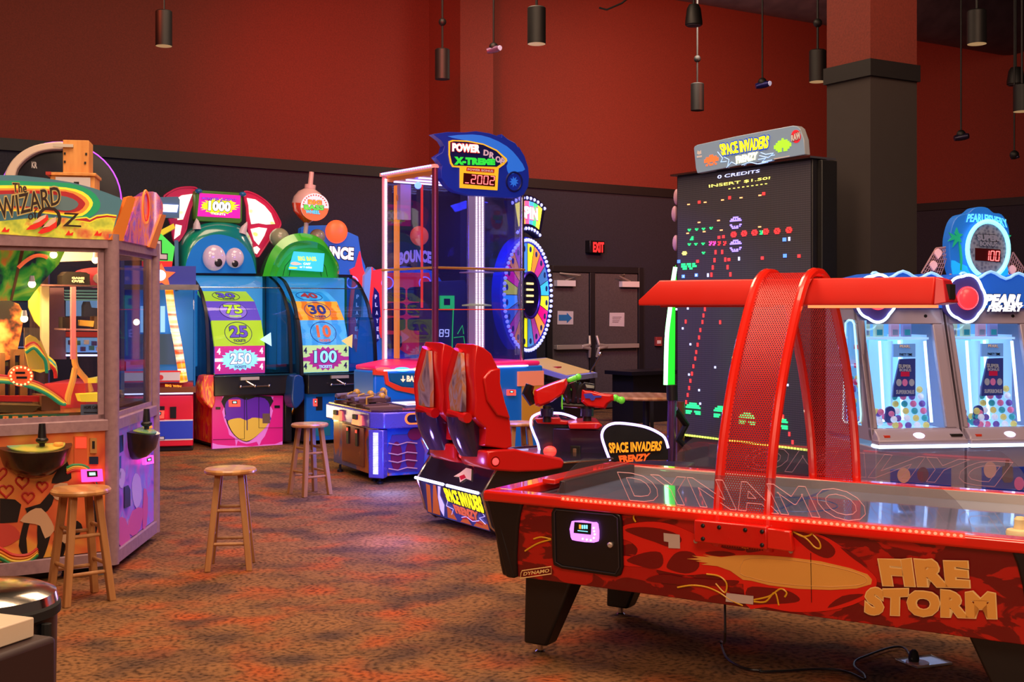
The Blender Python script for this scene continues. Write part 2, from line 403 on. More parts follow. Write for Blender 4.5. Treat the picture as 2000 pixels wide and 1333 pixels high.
# ---------------- exit doors
doorm = ramp_mat('dark_grey_door_paint', [(0.3, (74, 68, 70)), (0.7, (88, 80, 82))], scale=40, detail=3, rough=0.6)
framem = M('black_door_frame', (30, 28, 32), 0.5)
def X(pxx, ly=0.0): return WF.l(WF.pt(pxx, 600, ly)).x
DT = 2.16
xm0, xm1 = X(1148), X(1158)
xl, xr = X(1075), X(1243)
b = MB(); b.box(WF, xl-0.1, xl, -0.06, 0, 0, DT+0.1, framem); b.box(WF, xr, xr+0.1, -0.06, 0, 0, DT+0.1, framem); b.box(WF, xl, xr, -0.06, 0, DT, DT+0.1, framem); b.box(WF, xm0, xm1, -0.06, 0, 0, DT, framem)
b.build('trim_5', kind='structure', bevel=0.006)
def door(n, x0, x1, hinge_left):
    d = MB().box(WF, x0+0.01, x1-0.01, -0.04, -0.005, 0.02, DT-0.01, doorm).build('door_%d' % n, kind='structure', bevel=0.005)
    bar = MB(); z = 1.0
    w = x1-x0; xa, xb = x0+0.03, x1-0.05
    bar.box(WF, xa, xb, -0.13, -0.09, z-0.035, z+0.035, STL)
    xe = xb if hinge_left else xa
    for s in (1, -1):
        bar.tube([WF.w(xe-(0.16 if hinge_left else -0.16), -0.11, z), WF.w(xe, -0.11, z+s*0.03), WF.w(xe+(0.02 if hinge_left else -0.02), -0.08, z+s*0.17)], [0.035, 0.03, 0.022], STL, 8)
    for xq in (xa+0.03, xb-0.03): bar.box(WF, xq-0.03, xq+0.03, -0.10, -0.04, z-0.03, z+0.03, STL)
    bar.build('push_bar', d, label='brushed steel panic push bar', bevel=0.006)
    c = MB(); xs = x0+0.04 if hinge_left else x1-0.40
    c.box(WF, xs, xs+0.36, -0.12, -0.04, DT-0.22, DT-0.13, WHT)
    c.tube([WF.w(xs+0.18, -0.10, DT-0.13), WF.w(xs+(0.42 if hinge_left else -0.1), -0.16, DT-0.05), WF.w(xs+0.1, -0.05, DT-0.02)], 0.014, STL, 6)
    c.build('door_closer', d)
    return d
door(1, xl, xm0, True); door(2, xm1, xr, False)
paper = M('white_paper', (205, 200, 208), 0.7)
b = MB(); P = WF.pts('B4', '330,447 423,450 422,528 328,528', -0.045); b.prism(P, WF.y*-0.004, paper)
P = WF.pts('B4', '337,470 385,470 385,458 415,490 385,520 385,505 337,505', -0.05); b.prism(P, WF.y*-0.003, M('blue_ink', (40, 120, 190), 0.6))
b.build('arrow_notice', label='white paper notice with a blue right arrow taped to the left exit door', cat='notice')
b = MB(); P = WF.pts('B4', '638,458 725,458 724,540 636,538', -0.045); b.prism(P, WF.y*-0.004, paper)
gi = M('grey_ink', (150, 140, 150), 0.6)
for i, y in enumerate((482, 492, 503, 512)): b.prism(WF.pts('B4', '%d,%d %d,%d %d,%d %d,%d' % (655, y, 708-i*6, y, 708-i*6, y+4, 655, y+4), -0.05), WF.y*-0.002, gi)
b.build('paper_notice', label='white paper notice with faint grey lines taped to the right exit door', cat='notice')
# exit sign
t = thing('exit_sign', WF, 'red lit exit sign in a black box on the wall above the exit doors', 'sign', at=(WF.l(WF.pt(1168, 483)).x, -0.1, WF.pt(1168, 483).z-0.12))
b = MB(); b.prism(WF.pts('B4', '522,28 610,34 610,106 522,102', -0.12), WF.y*0.12, BLK); b.build('housing', t, bevel=0.008)
b = MB(); letter(b, 'EXIT', q4(WF, 'B4', '541,99 604,101 541,40 604,42', -0.123), WF.y, M('exit_red', (255, 30, 30), 0.5, e=2.6), off=0.03); b.build('lettering', t, label='glowing red letters')
# small alarm box
b = MB(); b.prism(WF.pts('B4', '915,602 950,602 950,655 915,655', -0.05), WF.y*0.05, M('red_alarm_box', (150, 60, 60), 0.5)); b.prism(WF.pts('B4', '921,622 944,622 944,642 921,642', -0.055), WF.y*0.01, WHT)
b.build('alarm_box', label='small red and white alarm box on the wall right of the exit doors', cat='alarm', bevel=0.004)
# ---------------- ceiling lamps
# ================================================================ air hockey table
TF = Fr((-0.1115, 5.575, 0), -31.86)
TL, TW, TT, TB = 2.42, 1.22, 0.76, 0.372
T = thing('air_hockey_table', TF, 'large red air hockey table with flame artwork and overhead arch standing on the carpet', 'air hockey table')
splash = ramp_mat('flame_print', [(0.0, (116, 8, 16)), (0.50, (116, 8, 16)), (0.53, (188, 22, 18)), (1.0, (196, 24, 18))], scale=5.5, detail=6, rough=0.32, stretch=(1, 1, 2.2), dist=0.8, coat=0.4)
rail = M('gloss_red_rail', (226, 36, 22), 0.22, coat=0.8)
# cabinet: side slopes in a little towards the bottom
def ring(z, ins, x0=0.0, x1=TL): return [TF.w(x0+ins, ins, z), TF.w(x1-ins, ins, z), TF.w(x1-ins, TW-ins, z), TF.w(x0+ins, TW-ins, z)]
b = MB(); b.loft([ring(TB, 0.05), ring(TT-0.045, 0.0139), ring(TT-0.045, 0.08), ring(TT-0.10, 0.08)], splash); b.build('cabinet', T, bevel=0.004)
SK = -0.105     # side plane slope: y = 0.089 - 0.105 z
S0 = 0.089-0.003
def sp(c, s, d=0.0, sm=0): return TF.pts(c, s, S0-d, SK, sm)
# black end shells
for nm, pts in (('end_shell', 'D1:35,290 60,420 80,560 100,680 115,745 195,760 190,640 198,500 212,400 232,330'), ('end_shell', None)):
    b = MB()
    if pts:
        P = px('D1', pts[3:]); L = [TF.l(TF.pt(x, y, S0-0.012, SK)) for x, y in P]
        L = [Vector((max(p.x, -0.02+(TT-p.z)*0.2) if p.x < 0.12 else p.x, 0, p.z)) for p in L]
    else: L = [Vector((TL-p.x, 0, p.z)) for p in L0]
    L0 = L
    for side in (0, 1):
        Q = []
        for p in L:
            yy = S0-0.012+SK*p.z
            Q.append(TF.w(p.x, yy if side == 0 else TW-yy, p.z))
        b.prism(Q, TF.y*(0.03 if side == 0 else -0.03), BLK)
    xs = -0.012 if pts else TL+0.012
    sg = 1 if pts else -1
    b.hexa([TF.w(xs+sg*0.09, 0.03, TB-0.005), TF.w(xs+sg*0.14, 0.03, TB-0.005), TF.w(xs+sg*0.14, TW-0.03, TB-0.005), TF.w(xs+sg*0.09, TW-0.03, TB-0.005), TF.w(xs, 0.0, TT-0.03), TF.w(xs+sg*0.05, 0.0, TT-0.03), TF.w(xs+sg*0.05, TW, TT-0.03), TF.w(xs, TW, TT-0.03)], BLK)
    b.build('end_shell', T, label='black rounded end shell', bevel=0.01)
# rail frame and playfield
b = MB()
for (x0, x1, y0, y1) in ((-0.02, TL+0.02, -0.012, 0.075), (-0.02, TL+0.02, TW-0.075, TW+0.012), (-0.02, 0.09, 0.075, TW-0.075), (TL-0.09, TL+0.02, 0.075, TW-0.075)):
    b.box(TF, x0, x1, y0, y1, TT-0.05, TT, rail)
b.build('rail', T, label='glossy red top rail', bevel=0.012)
b = MB(); b.box(TF, 0.10, 0.17, 0.32, TW-0.12, TT, TT+0.022, rail); b.box(TF, 0.17, 0.2, 0.36, TW-0.12, TT-0.06, TT+0.012, BLK); b.build('goal', T, bevel=0.004)
pf = ramp_mat('playfield', [(0.45, (120, 150, 190)), (0.55, (140, 165, 205))], scale=2.5, rough=0.08, coat=1.0)
b = MB(); b.box(TF, 0.085, TL-0.085, 0.07, TW-0.07, TT-0.08, TT-0.045, pf)
b.build('playfield', T, label='glossy pale blue playing surface')
b = MB(); b.box(TF, 0.09, TL-0.09, 0.072, 0.09, TT-0.046, TT-0.005, STL); b.box(TF, 0.09, TL-0.09, TW-0.09, TW-0.072, TT-0.046, TT-0.005, STL); b.build('cushion_rail', T)
mk = M('blue_line_print', (40, 90, 170), 0.2)
b = MB(); b.tube([TF.w(TL/2+0.2*cos(a*pi/16), TW/2+0.2*sin(a*pi/16), TT-0.0445) for a in range(32)], 0.002, mk, 4, closed=True); b.box(TF, TL/2-0.01, TL/2+0.01, 0.09, TW-0.09, TT-0.0452, TT-0.0442, mk); b.build('line_marking', T)
# legs
for lx, ly, ox in ((0.30, 0.20, -0.14), (0.30, TW-0.20, -0.14), (TL-0.30, 0.20, 0.14), (TL-0.30, TW-0.20, 0.14)):
    b = MB()
    tw, bw = 0.13, 0.085
    if ox < 0: t0, t1, b0, b1 = lx-0.18, lx+0.07, lx-0.20, lx-0.08
    else: t0, t1, b0, b1 = lx-0.07, lx+0.18, lx+0.08, lx+0.20
    P = [TF.w(b0, ly-0.05, 0.045), TF.w(b1, ly-0.05, 0.045), TF.w(b1, ly+0.05, 0.045), TF.w(b0, ly+0.05, 0.045), TF.w(t0, ly-0.07, TB+0.005), TF.w(t1, ly-0.07, TB+0.005), TF.w(t1, ly+0.07, TB+0.005), TF.w(t0, ly+0.07, TB+0.005)]
    leg = b.hexa(P, M('black_leg_paint', (24, 22, 22), 0.42)).build('leg', T, bevel=0.012)
    c = TF.w((b0+b1)/2, ly, 0)
    MB().cyl(c+Vector((0, 0, 0.006)), c+Vector((0, 0, 0.05)), 0.014, CHR).lathe(c, [(0.022, 0), (0.022, 0.006), (0.012, 0.014)], CHR).build('leveling_foot', leg, label='small chrome foot')
# coin door
b = MB(); b.prism(sp('D1', '400,368 730,395 765,415 772,450 778,700 765,745 740,755 440,710 395,690 388,640 383,400', 0.014, 0), TF.y*0.02, BLK); cd = b.build('coin_door', T, label='black coin door', bevel=0.006)
b = MB(); b.tube(sp('D1', '412,385 722,412 750,430 758,700 738,738 445,695 408,672 402,400', 0.018), 0.003, M('dark_seam', (48, 46, 50), 0.4), 6, closed=True); b.build('door_seam', cd)
vio = M('violet_reader_glow', (190, 110, 235), 0.4, e=1.8)
b = MB(); b.prism(sp('D1', '497,448 605,455 635,465 640,545 620,565 520,555 492,535', 0.03, 2), TF.y*0.02, vio); b.prism(sp('D1', '512,452 605,460 602,522 508,512', 0.034), TF.y*0.006, INK)
cy = M('screen_cyan', (120, 210, 230), 0.4, e=1.2); og = M('screen_orange', (250, 140, 40), 0.4, e=1.2)
for x in (552, 564, 576): b.prism(sp('D1', '%d,468 %d,469 %d,490 %d,489' % (x, x+8, x+8, x), 0.036), TF.y*0.002, cy)
b.prism(sp('D1', '538,466 548,467 548,490 538,489', 0.036), TF.y*0.002, og); b.prism(sp('D1', '530,497 585,503 585,507 530,501', 0.036), TF.y*0.002, cy)
for x, y in ((618, 485), (621, 503), (624, 520), (619, 540), (602, 552), (580, 549), (558, 545)): b.ball(TF.pt(*px('D1', [(x, y)])[0], S0-0.034, SK), 0.004, WHL, nu=8, nv=6)
b.build('card_reader', cd, label='small card reader glowing violet')
p = TF.pt(*px('D1', [(713, 577)])[0], S0-0.016, SK); MB().lathe(p, [(0.012, 0), (0.012, 0.01), (0.008, 0.014)], STL, 16, ax=-TF.y).build('lock', cd)
# flame artwork on the near side
fl = M('bright_flame_red', (232, 32, 24), 0.3, coat=0.3); dk = M('dark_flame_red', (122, 10, 18), 0.3, coat=0.3); am = M('amber_print', (238, 172, 80), 0.35); am2 = M('amber_line', (238, 182, 40), 0.35)
A = MB()
A.prism(sp('D1', '775,480 840,458 950,450 1060,470 1200,530 1330,595 1440,610 1522,612 1522,770 1400,790 1260,740 1130,745 1000,722 900,700 782,690 775,640 840,640 860,600 820,560 775,540', 0.0005, 3), TF.y*0.002, fl)
A.prism(sp('D2', '-10,580 110,555 235,515 330,508 420,530 520,590 620,680 690,740 712,780 690,840 640,880 540,920 400,944 240,946 100,920 -10,905', 0.001, 3), TF.y*0.002, fl)
D = MB()
for c, s in (('D1', '790,495 870,480 980,488 1080,520 1100,560 1040,590 950,560 860,530'), ('D1', '800,660 900,620 985,620 1000,680 960,710 860,690'), ('D1', '1060,630 1110,612 1170,625 1200,680 1180,720 1120,735 1040,715 1020,690'),
             ('D1', '905,770 1000,740 1130,760 1300,770 1415,775 1380,800 1200,800 1020,790'), ('D1', '1240,560 1330,570 1420,560 1522,580 1522,600 1420,600 1330,592'), ('D1', '1230,620 1330,612 1400,632 1300,640'),
             ('D2', '230,500 330,515 420,545 480,600 470,640 420,648 330,600'), ('D2', '0,815 100,812 220,830 285,870 260,895 100,905 0,900'), ('D2', '510,590 600,640 660,700 590,660'), ('D2', '520,860 640,850 560,890 440,925'), ('D2', '0,590 80,570 200,590 90,608 0,620')):
    D.prism(sp(c, s, 0.002, 3), TF.y*0.002, dk)
D.build('dark_flames', T, label='dark red flame shapes')
A.build('flame_artwork', T, label='bright red flame shapes')
Y = MB()
fb = px('D1', '1132,655 1200,650 1160,638 1260,645 1220,632 1320,645 1400,636')+px('D2', '0,634 80,634 220,645 400,668 560,705 660,740 685,770 680,795 600,818 460,826 280,820 120,800 20,775')+px('D1', '1440,770 1370,720 1300,695 1210,685 1250,678 1180,668 1215,664')
Y.prism([TF.pt(x, y, S0-0.004, SK) for x, y in fb], TF.y*0.002, am)
for c, s in (('D1', '960,398 900,385 855,390 838,425 850,452'), ('D1', '1080,812 1160,800 1240,810 1310,840 1370,880 1440,912'), ('D1', '1240,738 1310,750 1350,790 1340,840 1290,790'), ('D1', '288,545 330,535 384,545'), ('D1', '240,612 310,570 384,548'), ('D1', '1408,575 1460,595 1510,570'),
             ('D2', '230,490 300,530 350,520 350,490 300,478 268,482'), ('D2', '240,500 320,540 370,590 400,595 395,560 360,520'), ('D2', '35,880 120,860 180,820 215,840 205,865'), ('D2', '35,890 100,890 150,840 172,910'), ('D2', '0,590 30,585 45,570')):
    Y.tube(smooth_pts := [TF.pt(x, y, S0-0.004, SK) for x, y in smooth(px(c, s), 5, False)], 0.0035, am2, 5)
Y.tube(sp('D2', '-20,660 80,650 220,660 400,684 560,720 645,752 655,775 640,790 600,800 460,808 280,800 120,782 20,757 -40,735', 0.006, 2), 0.0012, M('pale_amber', (240, 190, 110), 0.4), 4, closed=True)
Y.build('amber_fireball', T, label='amber fireball and curls')
cream = M('pale_outline', (250, 214, 140), 0.4)
b = MB(); letter(b, 'FIRE', q4(TF, 'D2', '748,800 1222,812 722,655 1212,662', S0-0.007, SK), TF.y, am, 0.003, 0.06, cream, 0.03, jag=0.05)
letter(b, 'STORM', q4(TF, 'D2', '645,960 1370,985 652,818 1362,838', S0-0.007, SK), TF.y, am, 0.003, 0.06, cream, 0.03, jag=0.05); b.build('lettering', T, label='amber flame lettering')
b = MB(); letter(b, 'DYNAMO', q4(TF, 'D1', '232,748 374,728 235,728 376,708', S0-0.016, SK), TF.y, cream, 0.002, 0.025); b.tube(sp('D1', '215,762 385,737 385,697 225,720 218,735', 0.016), 0.0025, cream, 5, closed=True); b.build('maker_mark', T, label='small cream outlined lettering')
for c, s in (('D1', '1003,512 1092,522 1094,598 1030,595 1030,562 1005,558'), ('D1', '1348,842 1498,860 1496,906 1345,890')):
    b = MB(); b.prism(sp(c, s, 0.006), TF.y*0.001, M('sticker_white', (205, 185, 175), 0.6)); b.build('sticker', T)
b = MB(); b.tube([TF.pt(x, y, S0-0.005, SK) for x, y in px('D2', '348,622 352,895')], 0.0012, INK, 4); b.build('panel_seam', T)
for c, q in (('D1', (1182, 557)), ('D2', (240, 612))):
    MB().lathe(TF.pt(*px(c, [q])[0], S0-0.004, SK), [(0.009, 0), (0.009, 0.006), (0.005, 0.009)], STL, 14, ax=-TF.y).build('lock', T)
# red LED line under the rail
ledr = M('red_led', (255, 70, 50), 0.4, e=5.0); ledb = M('red_led_strip', (255, 50, 30), 0.4, e=1.6)
xa, xb = TF.l(TF.pt(1098, 970, -0.01)).x, TF.l(TF.pt(1885, 1045, -0.01)).x
b = MB(); b.box(TF, xa, xb, -0.02, -0.012, TT-0.012, TT+0.006, ledb)
n = 74
for i in range(n):
    b.ball(TF.w(xa+(xb-xa)*(i+0.5)/n, -0.022, TT-0.003), (0.007, 0.004, 0.006), ledr, TF, 8, 5)
b.build('led_strip', T, label='glowing red light strip'); 
# clear acrylic side shields with etched lettering
etch = M('etched_edge', (225, 165, 170), 0.4, e=0.1)
def shield(ly, near):
    b = MB(); pl = []
    if near:
        for x, y in smooth(px('D1', '408,300 430,260 470,185 540,120 610,102 1000,170 1320,196'), 3, False)+px('D2', '1060,262 1140,330 1210,410 1240,525'): pl.append(TF.l(TF.pt(x, y, ly)))
    else:
        L = [Vector((xb-(p.x-xa), ly, p.z)) for p in SHN]
        pl = L[::-1]
    pl = [Vector((p.x, ly, max(p.z, TT-0.0))) for p in pl]
    b.prism([TF.w(p.x, ly, p.z) for p in pl], TF.y*0.008, ACR)
    o = b.build('shield', T, label='clear acrylic shield')
    e = MB(); zz = max(p.z for p in pl)
    return o, pl
s1, SHN = shield(0.0, True)
etxt = MB()
def outl(quad, s, m):
    V, Fc = text_mesh(s, 0.02)
    from collections import Counter
    Vf = [v for v in V]; x0 = min(v.x for v in V); x1 = max(v.x for v in V); y0 = min(v.y for v in V); y1 = max(v.y for v in V)
    ed = Counter(); fr_ = [f for f in Fc if all(V[i].z > 0.01 for i in f)]
    for f in fr_:
        for i in range(len(f)): ed[tuple(sorted((f[i], f[i-1])))] += 1
    bl, br, tl, tr = quad
    def P(v):
        u = (v.x-x0)/(x1-x0); t = (v.y-y0)/(y1-y0); return (bl*(1-u)+br*u)*(1-t)+(tl*(1-u)+tr*u)*t
    for (i, j), c in ed.items():
        if c == 1: etxt.cyl(P(V[i]), P(V[j]), 0.0012, m, n=4)
zt = TT+0.15
outl([TF.w(0.72, -0.004, TT+0.012), TF.w(1.74, -0.004, TT+0.012), TF.w(0.66, -0.004, TT+0.13), TF.w(1.68, -0.004, TT+0.13)], 'DYNAMO', etch)
etxt.build('etched_lettering', s1)
s2, _ = shield(TW, False)
etxt = MB(); outl([TF.w(1.95, TW+0.012, TT+0.012), TF.w(0.72, TW+0.012, TT+0.012), TF.w(2.03, TW+0.012, TT+0.13), TF.w(0.80, TW+0.012, TT+0.13)], 'DYNAMO', etch)
etxt.build('etched_lettering', s2)
# perforated arch over the table
perf = bpy.data.materials.new('perforated_red_metal'); perf.use_nodes = True
def perf_nodes():
    nt = perf.node_tree; b = nt.nodes['Principled BSDF']; out = [n for n in nt.nodes if n.type == 'OUTPUT_MATERIAL'][0]
    b.inputs['Base Color'].default_value = srgb((206, 28, 22))+(1,); b.inputs['Roughness'].default_value = 0.35; b.inputs['Metallic'].default_value = 0.2
    uv = nt.nodes.new('ShaderNodeUVMap'); uv.uv_map = 'uv'
    def hexgrid(offx, offy):
        m = nt.nodes.new('ShaderNodeVectorMath'); m.operation = 'ADD'; m.inputs[1].default_value = (offx, offy, 0); nt.links.new(uv.outputs[0], m.inputs[0])
        s = nt.nodes.new('ShaderNodeVectorMath'); s.operation = 'MODULO'; s.inputs[1].default_value = (1, 1.732, 1); nt.links.new(m.outputs[0], s.inputs[0])
        d = nt.nodes.new('ShaderNodeVectorMath'); d.operation = 'DISTANCE'; d.inputs[1].default_value = (0.5, 0.866, 0); nt.links.new(s.outputs[0], d.inputs[0]); return d
    a = hexgrid(0, 0); c = hexgrid(0.5, 0.866)
    mn = nt.nodes.new('ShaderNodeMath'); mn.operation = 'MINIMUM'; nt.links.new(a.outputs['Value'], mn.inputs[0]); nt.links.new(c.outputs['Value'], mn.inputs[1])
    lt = nt.nodes.new('ShaderNodeMath'); lt.operation = 'LESS_THAN'; lt.inputs[1].default_value = 0.31; nt.links.new(mn.outputs[0], lt.inputs[0])
    tr = nt.nodes.new('ShaderNodeBsdfTransparent'); mx = nt.nodes.new('ShaderNodeMixShader')
    nt.links.new(lt.outputs[0], mx.inputs[0]); nt.links.new(b.outputs[0], mx.inputs[1]); nt.links.new(tr.outputs[0], mx.inputs[2]); nt.links.new(mx.outputs[0], out.inputs[0])
perf_nodes()
AX = 1.22; AW = 0.095
prof = smooth([(0.0, 0.62), (0.01, 0.8), (0.06, 1.03), (0.17, 1.3), (0.31, 1.53), (0.43, 1.68), (0.53, 1.735), (0.61, 1.742), (0.69, 1.735), (0.79, 1.68), (0.91, 1.53), (1.05, 1.3), (1.16, 1.03), (1.21, 0.8), (1.22, 0.62)], 5, False)
b = MB(); acc = 0; uvs = []
for i, (y, z) in enumerate(prof):
    if i: acc += sqrt((y-prof[i-1][0])**2+(z-prof[i-1][1])**2)
    b.v += [TF.w(AX-AW, y, z), TF.w(AX+AW, y, z)]; uvs += [(50, acc/0.0105+50), (50+2*AW/0.0105, acc/0.0105+50)]
mi = b.mi(perf)
for i in range(len(prof)-1): b.f.append([2*i, 2*i+1, 2*i+3, 2*i+2]); b.m.append(mi)
b.uv = uvs; b.build('arch_mesh', T, label='perforated red sheet')
for s in (-1, 1):
    b = MB()
    R = [(0.022*cos(k*pi/4), 0.014*sin(k*pi/4)) for k in range(8)]
    pts = [TF.w(AX+s*(AW+0.012), y, z) for y, z in prof]
    b.tube(pts, 0.021, rail, 10); b.build('arch_rail', T, label='glossy red arch rail')
for ly, sg in ((-0.035, 1), (TW+0.035, -1)):
    b = MB(); b.box(TF, AX-0.19, AX+0.12, ly-0.012, ly+0.03, TT-0.125, TT-0.035, RED); pl = b.build('mounting_plate', T, bevel=0.006)
    for x in (AX-0.15, AX-0.08, AX+0.03, AX+0.10):
        for z in ((TT-0.055, TT-0.108) if x in (AX-0.15, AX+0.10) else (TT-0.055,)):
            MB().lathe(TF.w(x, ly-sg*0.012 if sg > 0 else ly+0.03, z), [(0.009, 0), (0.008, 0.005), (0.004, 0.007)], BLK, 10, ax=-TF.y*sg).build('bolt', pl)
    b = MB(); b.hexa([TF.w(AX+0.12, ly-0.012, TT-0.12), TF.w(AX+0.22, ly, TT-0.125), TF.w(AX+0.22, ly+0.03, TT-0.125), TF.w(AX+0.12, ly+0.03, TT-0.12), TF.w(AX+0.12, ly-0.012, TT-0.04), TF.w(AX+0.21, ly, TT-0.045), TF.w(AX+0.21, ly+0.03, TT-0.045), TF.w(AX+0.12, ly+0.03, TT-0.04)], rail); b.build('bracket', T, bevel=0.005)
# overhead beam with its lamp
lyc = 0.61; hw = 0.13
xl0 = TF.l(TF.pt(1246, 598, lyc-hw)).x; xr0 = TF.l(TF.pt(1822, 600, lyc-hw)).x
zt, zb2 = TF.pt(1300, 548, lyc-0.09).z, TF.pt(1300, 597, lyc-hw).z
def sec(x, ins=0.0): return [TF.w(x+ins*0, lyc-hw, zb2), TF.w(x, lyc+hw, zb2), TF.w(x, lyc+hw, zb2+0.025), TF.w(x, lyc+0.09, zt), TF.w(x, lyc-0.09, zt), TF.w(x, lyc-hw, zb2+0.025)]
b = MB(); r0 = sec(xl0); r1 = sec(xr0)
r0 = [p+TF.x*(0.09 if p.z > zb2+0.03 else 0) for p in r0]
b.loft([r0, r1], M('satin_red_beam', (222, 38, 26), 0.4)); b.build('overhead_beam', T, label='long red overhead beam', bevel=0.006)
b = MB(); b.box(TF, AX+0.1, xr0-0.03, lyc-0.1, lyc+0.1, zb2-0.012, zb2, M('orange_lamp', (255, 120, 70), 0.4, e=1.6)); b.box(TF, xl0+0.1, AX-0.12, lyc-0.1, lyc+0.1, zb2-0.008, zb2, M('dim_orange_lamp', (190, 30, 20), 0.4)); b.build('beam_lamp', T, label='glowing orange lamp strip')
pe = [TF.l(TF.pt(x, y, lyc-hw)) for x, y in ((1834, 561), (1843, 561), (1843, 586), (1834, 586))]
b = MB(); b.hexa([TF.w(xr0, lyc-hw+0.005, zb2), TF.w(xr0+0.05, lyc-hw+0.02, zb2+0.01), TF.w(xr0+0.05, lyc+hw-0.02, zb2+0.01), TF.w(xr0, lyc+hw-0.005, zb2), TF.w(xr0, lyc-0.088, zt-0.002), TF.w(xr0+0.03, lyc-0.075, zt-0.012), TF.w(xr0+0.03, lyc+0.075, zt-0.012), TF.w(xr0, lyc+0.088, zt-0.002)], M('end_cap_red', (200, 30, 45), 0.35))
cap = b.build('end_cap', T, bevel=0.004); b = MB(); b.box(TF, xr0+0.03, xr0+0.05, lyc-0.05, lyc+0.05, zb2+0.025, zt-0.03, INK); b.build('score_window', cap)
# mallet on the right end of the field
c = TF.pt(1994, 1040, 0.17); c = TF.w(TF.l(c).x, 0.17, TT-0.045)
mc = M('cream_mallet', (236, 214, 160), 0.4)
c = TF.w(TF.l(TF.ptz(1992, 1047, TT-0.045)).x, TF.l(TF.ptz(1992, 1047, TT-0.045)).y, TT-0.0445)
MB().lathe(c, [(0.05, 0), (0.051, 0.012), (0.047, 0.022), (0.024, 0.026), (0.02, 0.045), (0.021, 0.062), (0.014, 0.072), (0, 0.074)], mc, 28).build('air_hockey_mallet', label='cream mallet lying on the right end of the air hockey table', cat='mallet')
# power cord and floor outlet
ol = [G0.ptz(x, y, 0.004) for x, y in px('D2', '815,1208 1010,1186 1125,1232 935,1254')]
b = MB(); b.prism(ol, Vector((0, 0, -0.003)), M('outlet_plate_metal', (200, 205, 215), 0.3, 0.6)); b.tube([p+Vector((0, 0, 0.003)) for p in ol], 0.003, STL, 5, closed=True)
b.lathe(G0.ptz(*px('D2', [(935, 1230)])[0], 0.004), [(0.05, 0), (0.05, 0.006), (0.03, 0.008)], M('outlet_cover', (190, 150, 140), 0.4)); b.build('floor_outlet', label='flat metal outlet plate set in the carpet below the air hockey table', cat='floor outlet')
pth = [TF.w(TF.l(TF.pt(*px('D1', [(1310, 912)])[0], 0.08)).x, 0.14, TB-0.005)]
g = [G0.ptz(x, y, 0.012) for x, y in px('D1', '1315,1060 1318,1130 1345,1190 1400,1235 1470,1262 1530,1268')+px('D2', '80,1275 200,1272 350,1262 480,1265 570,1285 640,1318 680,1340')]
pth += [Vector((pth[0].x, pth[0].y, 0.2)), G0.ptz(*px('D1', [(1318, 1110)])[0], 0.03)]+g[2:]
g2 = [G0.ptz(x, y, 0.012) for x, y in px('D2', '680,1335 640,1290 590,1250 595,1215 650,1190 760,1150 830,1138 870,1150 890,1180')]

plug = thing('power_cord', G0, 'black power cord looping from under the air hockey table to a floor outlet', 'cord', at=tuple(G0.ptz(*px('D2', [(910, 1215)])[0], 0)))
MB().tube(smooth([tuple(p) for p in pth[:-1]]+[tuple(p) for p in g2[1:]]+[tuple(G0.ptz(*px('D2', [(905, 1205)])[0], 0.03))], 4, False), 0.005, BLK, 8).build('cable', plug)
pc = G0.ptz(*px('D2', [(915, 1222)])[0], 0.008); MB().lathe(pc, [(0.022, 0), (0.024, 0.02), (0.018, 0.045), (0.008, 0.055)], RUB, 16).build('plug', plug)
# ================================================================ wooden stools
wood = ramp_mat('pale_stool_wood', [(0.3, (166, 112, 66)), (0.7, (188, 136, 86))], tex='noise', scale=2, rough=0.42, stretch=(14, 14, 1.2), dist=0.5)
wood2 = ramp_mat('stool_seat_wood', [(0.35, (190, 132, 78)), (0.65, (210, 156, 98))], tex='wave', scale=3, rough=0.3, stretch=(1, 6, 1), dist=3, coat=0.3)
def make_stool(h=0.61):
    fr = Fr((0, 0, 0), 0); t = thing('wooden_stool', fr, None, 'stool')
    MB().lathe((0, 0, 0), [(0.148, h-0.032), (0.157, h-0.024), (0.158, h-0.012), (0.150, h-0.002), (0, h)], wood2, 40).build('seat', t)
    legs = []
    for k in range(4):
        a = pi/4+k*pi/2; tp = Vector((0.095*cos(a), 0.095*sin(a), h-0.03)); bt = Vector((0.175*cos(a), 0.175*sin(a), 0))
        u = Vector((cos(a+pi/4), sin(a+pi/4), 0))*0.019; v = Vector((-sin(a+pi/4), cos(a+pi/4), 0))*0.019
        m = MB(); m.hexa([bt-u-v, bt+u-v, bt+u+v, bt-u+v, tp-u-v, tp+u-v, tp+u+v, tp-u+v], wood); m.build('leg', t, bevel=0.004); legs.append((bt, tp))
    for k in range(4):
        (b0, t0), (b1, t1) = legs[k], legs[(k+1) % 4]
        for z in ((0.20, 0.40) if k % 2 else (0.16, 0.36)):
            f = z/(h-0.03); MB().cyl(b0.lerp(t0, f), b1.lerp(t1, f), 0.0105, wood, n=10).build('rung', t)
    return t
s0 = make_stool()
ST = [((158, 1172), 2.35, 40, 'wooden stool nearest the camera, in front of the glass pusher machine'), ((450, 1108), None, 8, 'wooden stool standing alone in the middle of the open carpet'),
      ((605, 966), None, 40, 'wooden stool beside the low blue fishing table'), ((1012, 962), None, 20, 'wooden stool mostly hidden behind the red game seats')]
for i, (p, _, rz, lab) in enumerate(ST):
    o = s0 if i == 0 else dup(s0)
    g = ground(*p); o.matrix_basis = Matrix.Translation(g) @ Matrix.Rotation(radians(rz), 4, 'Z'); o['label'] = lab; o['category'] = 'stool'; o['group'] = 'wooden stools'
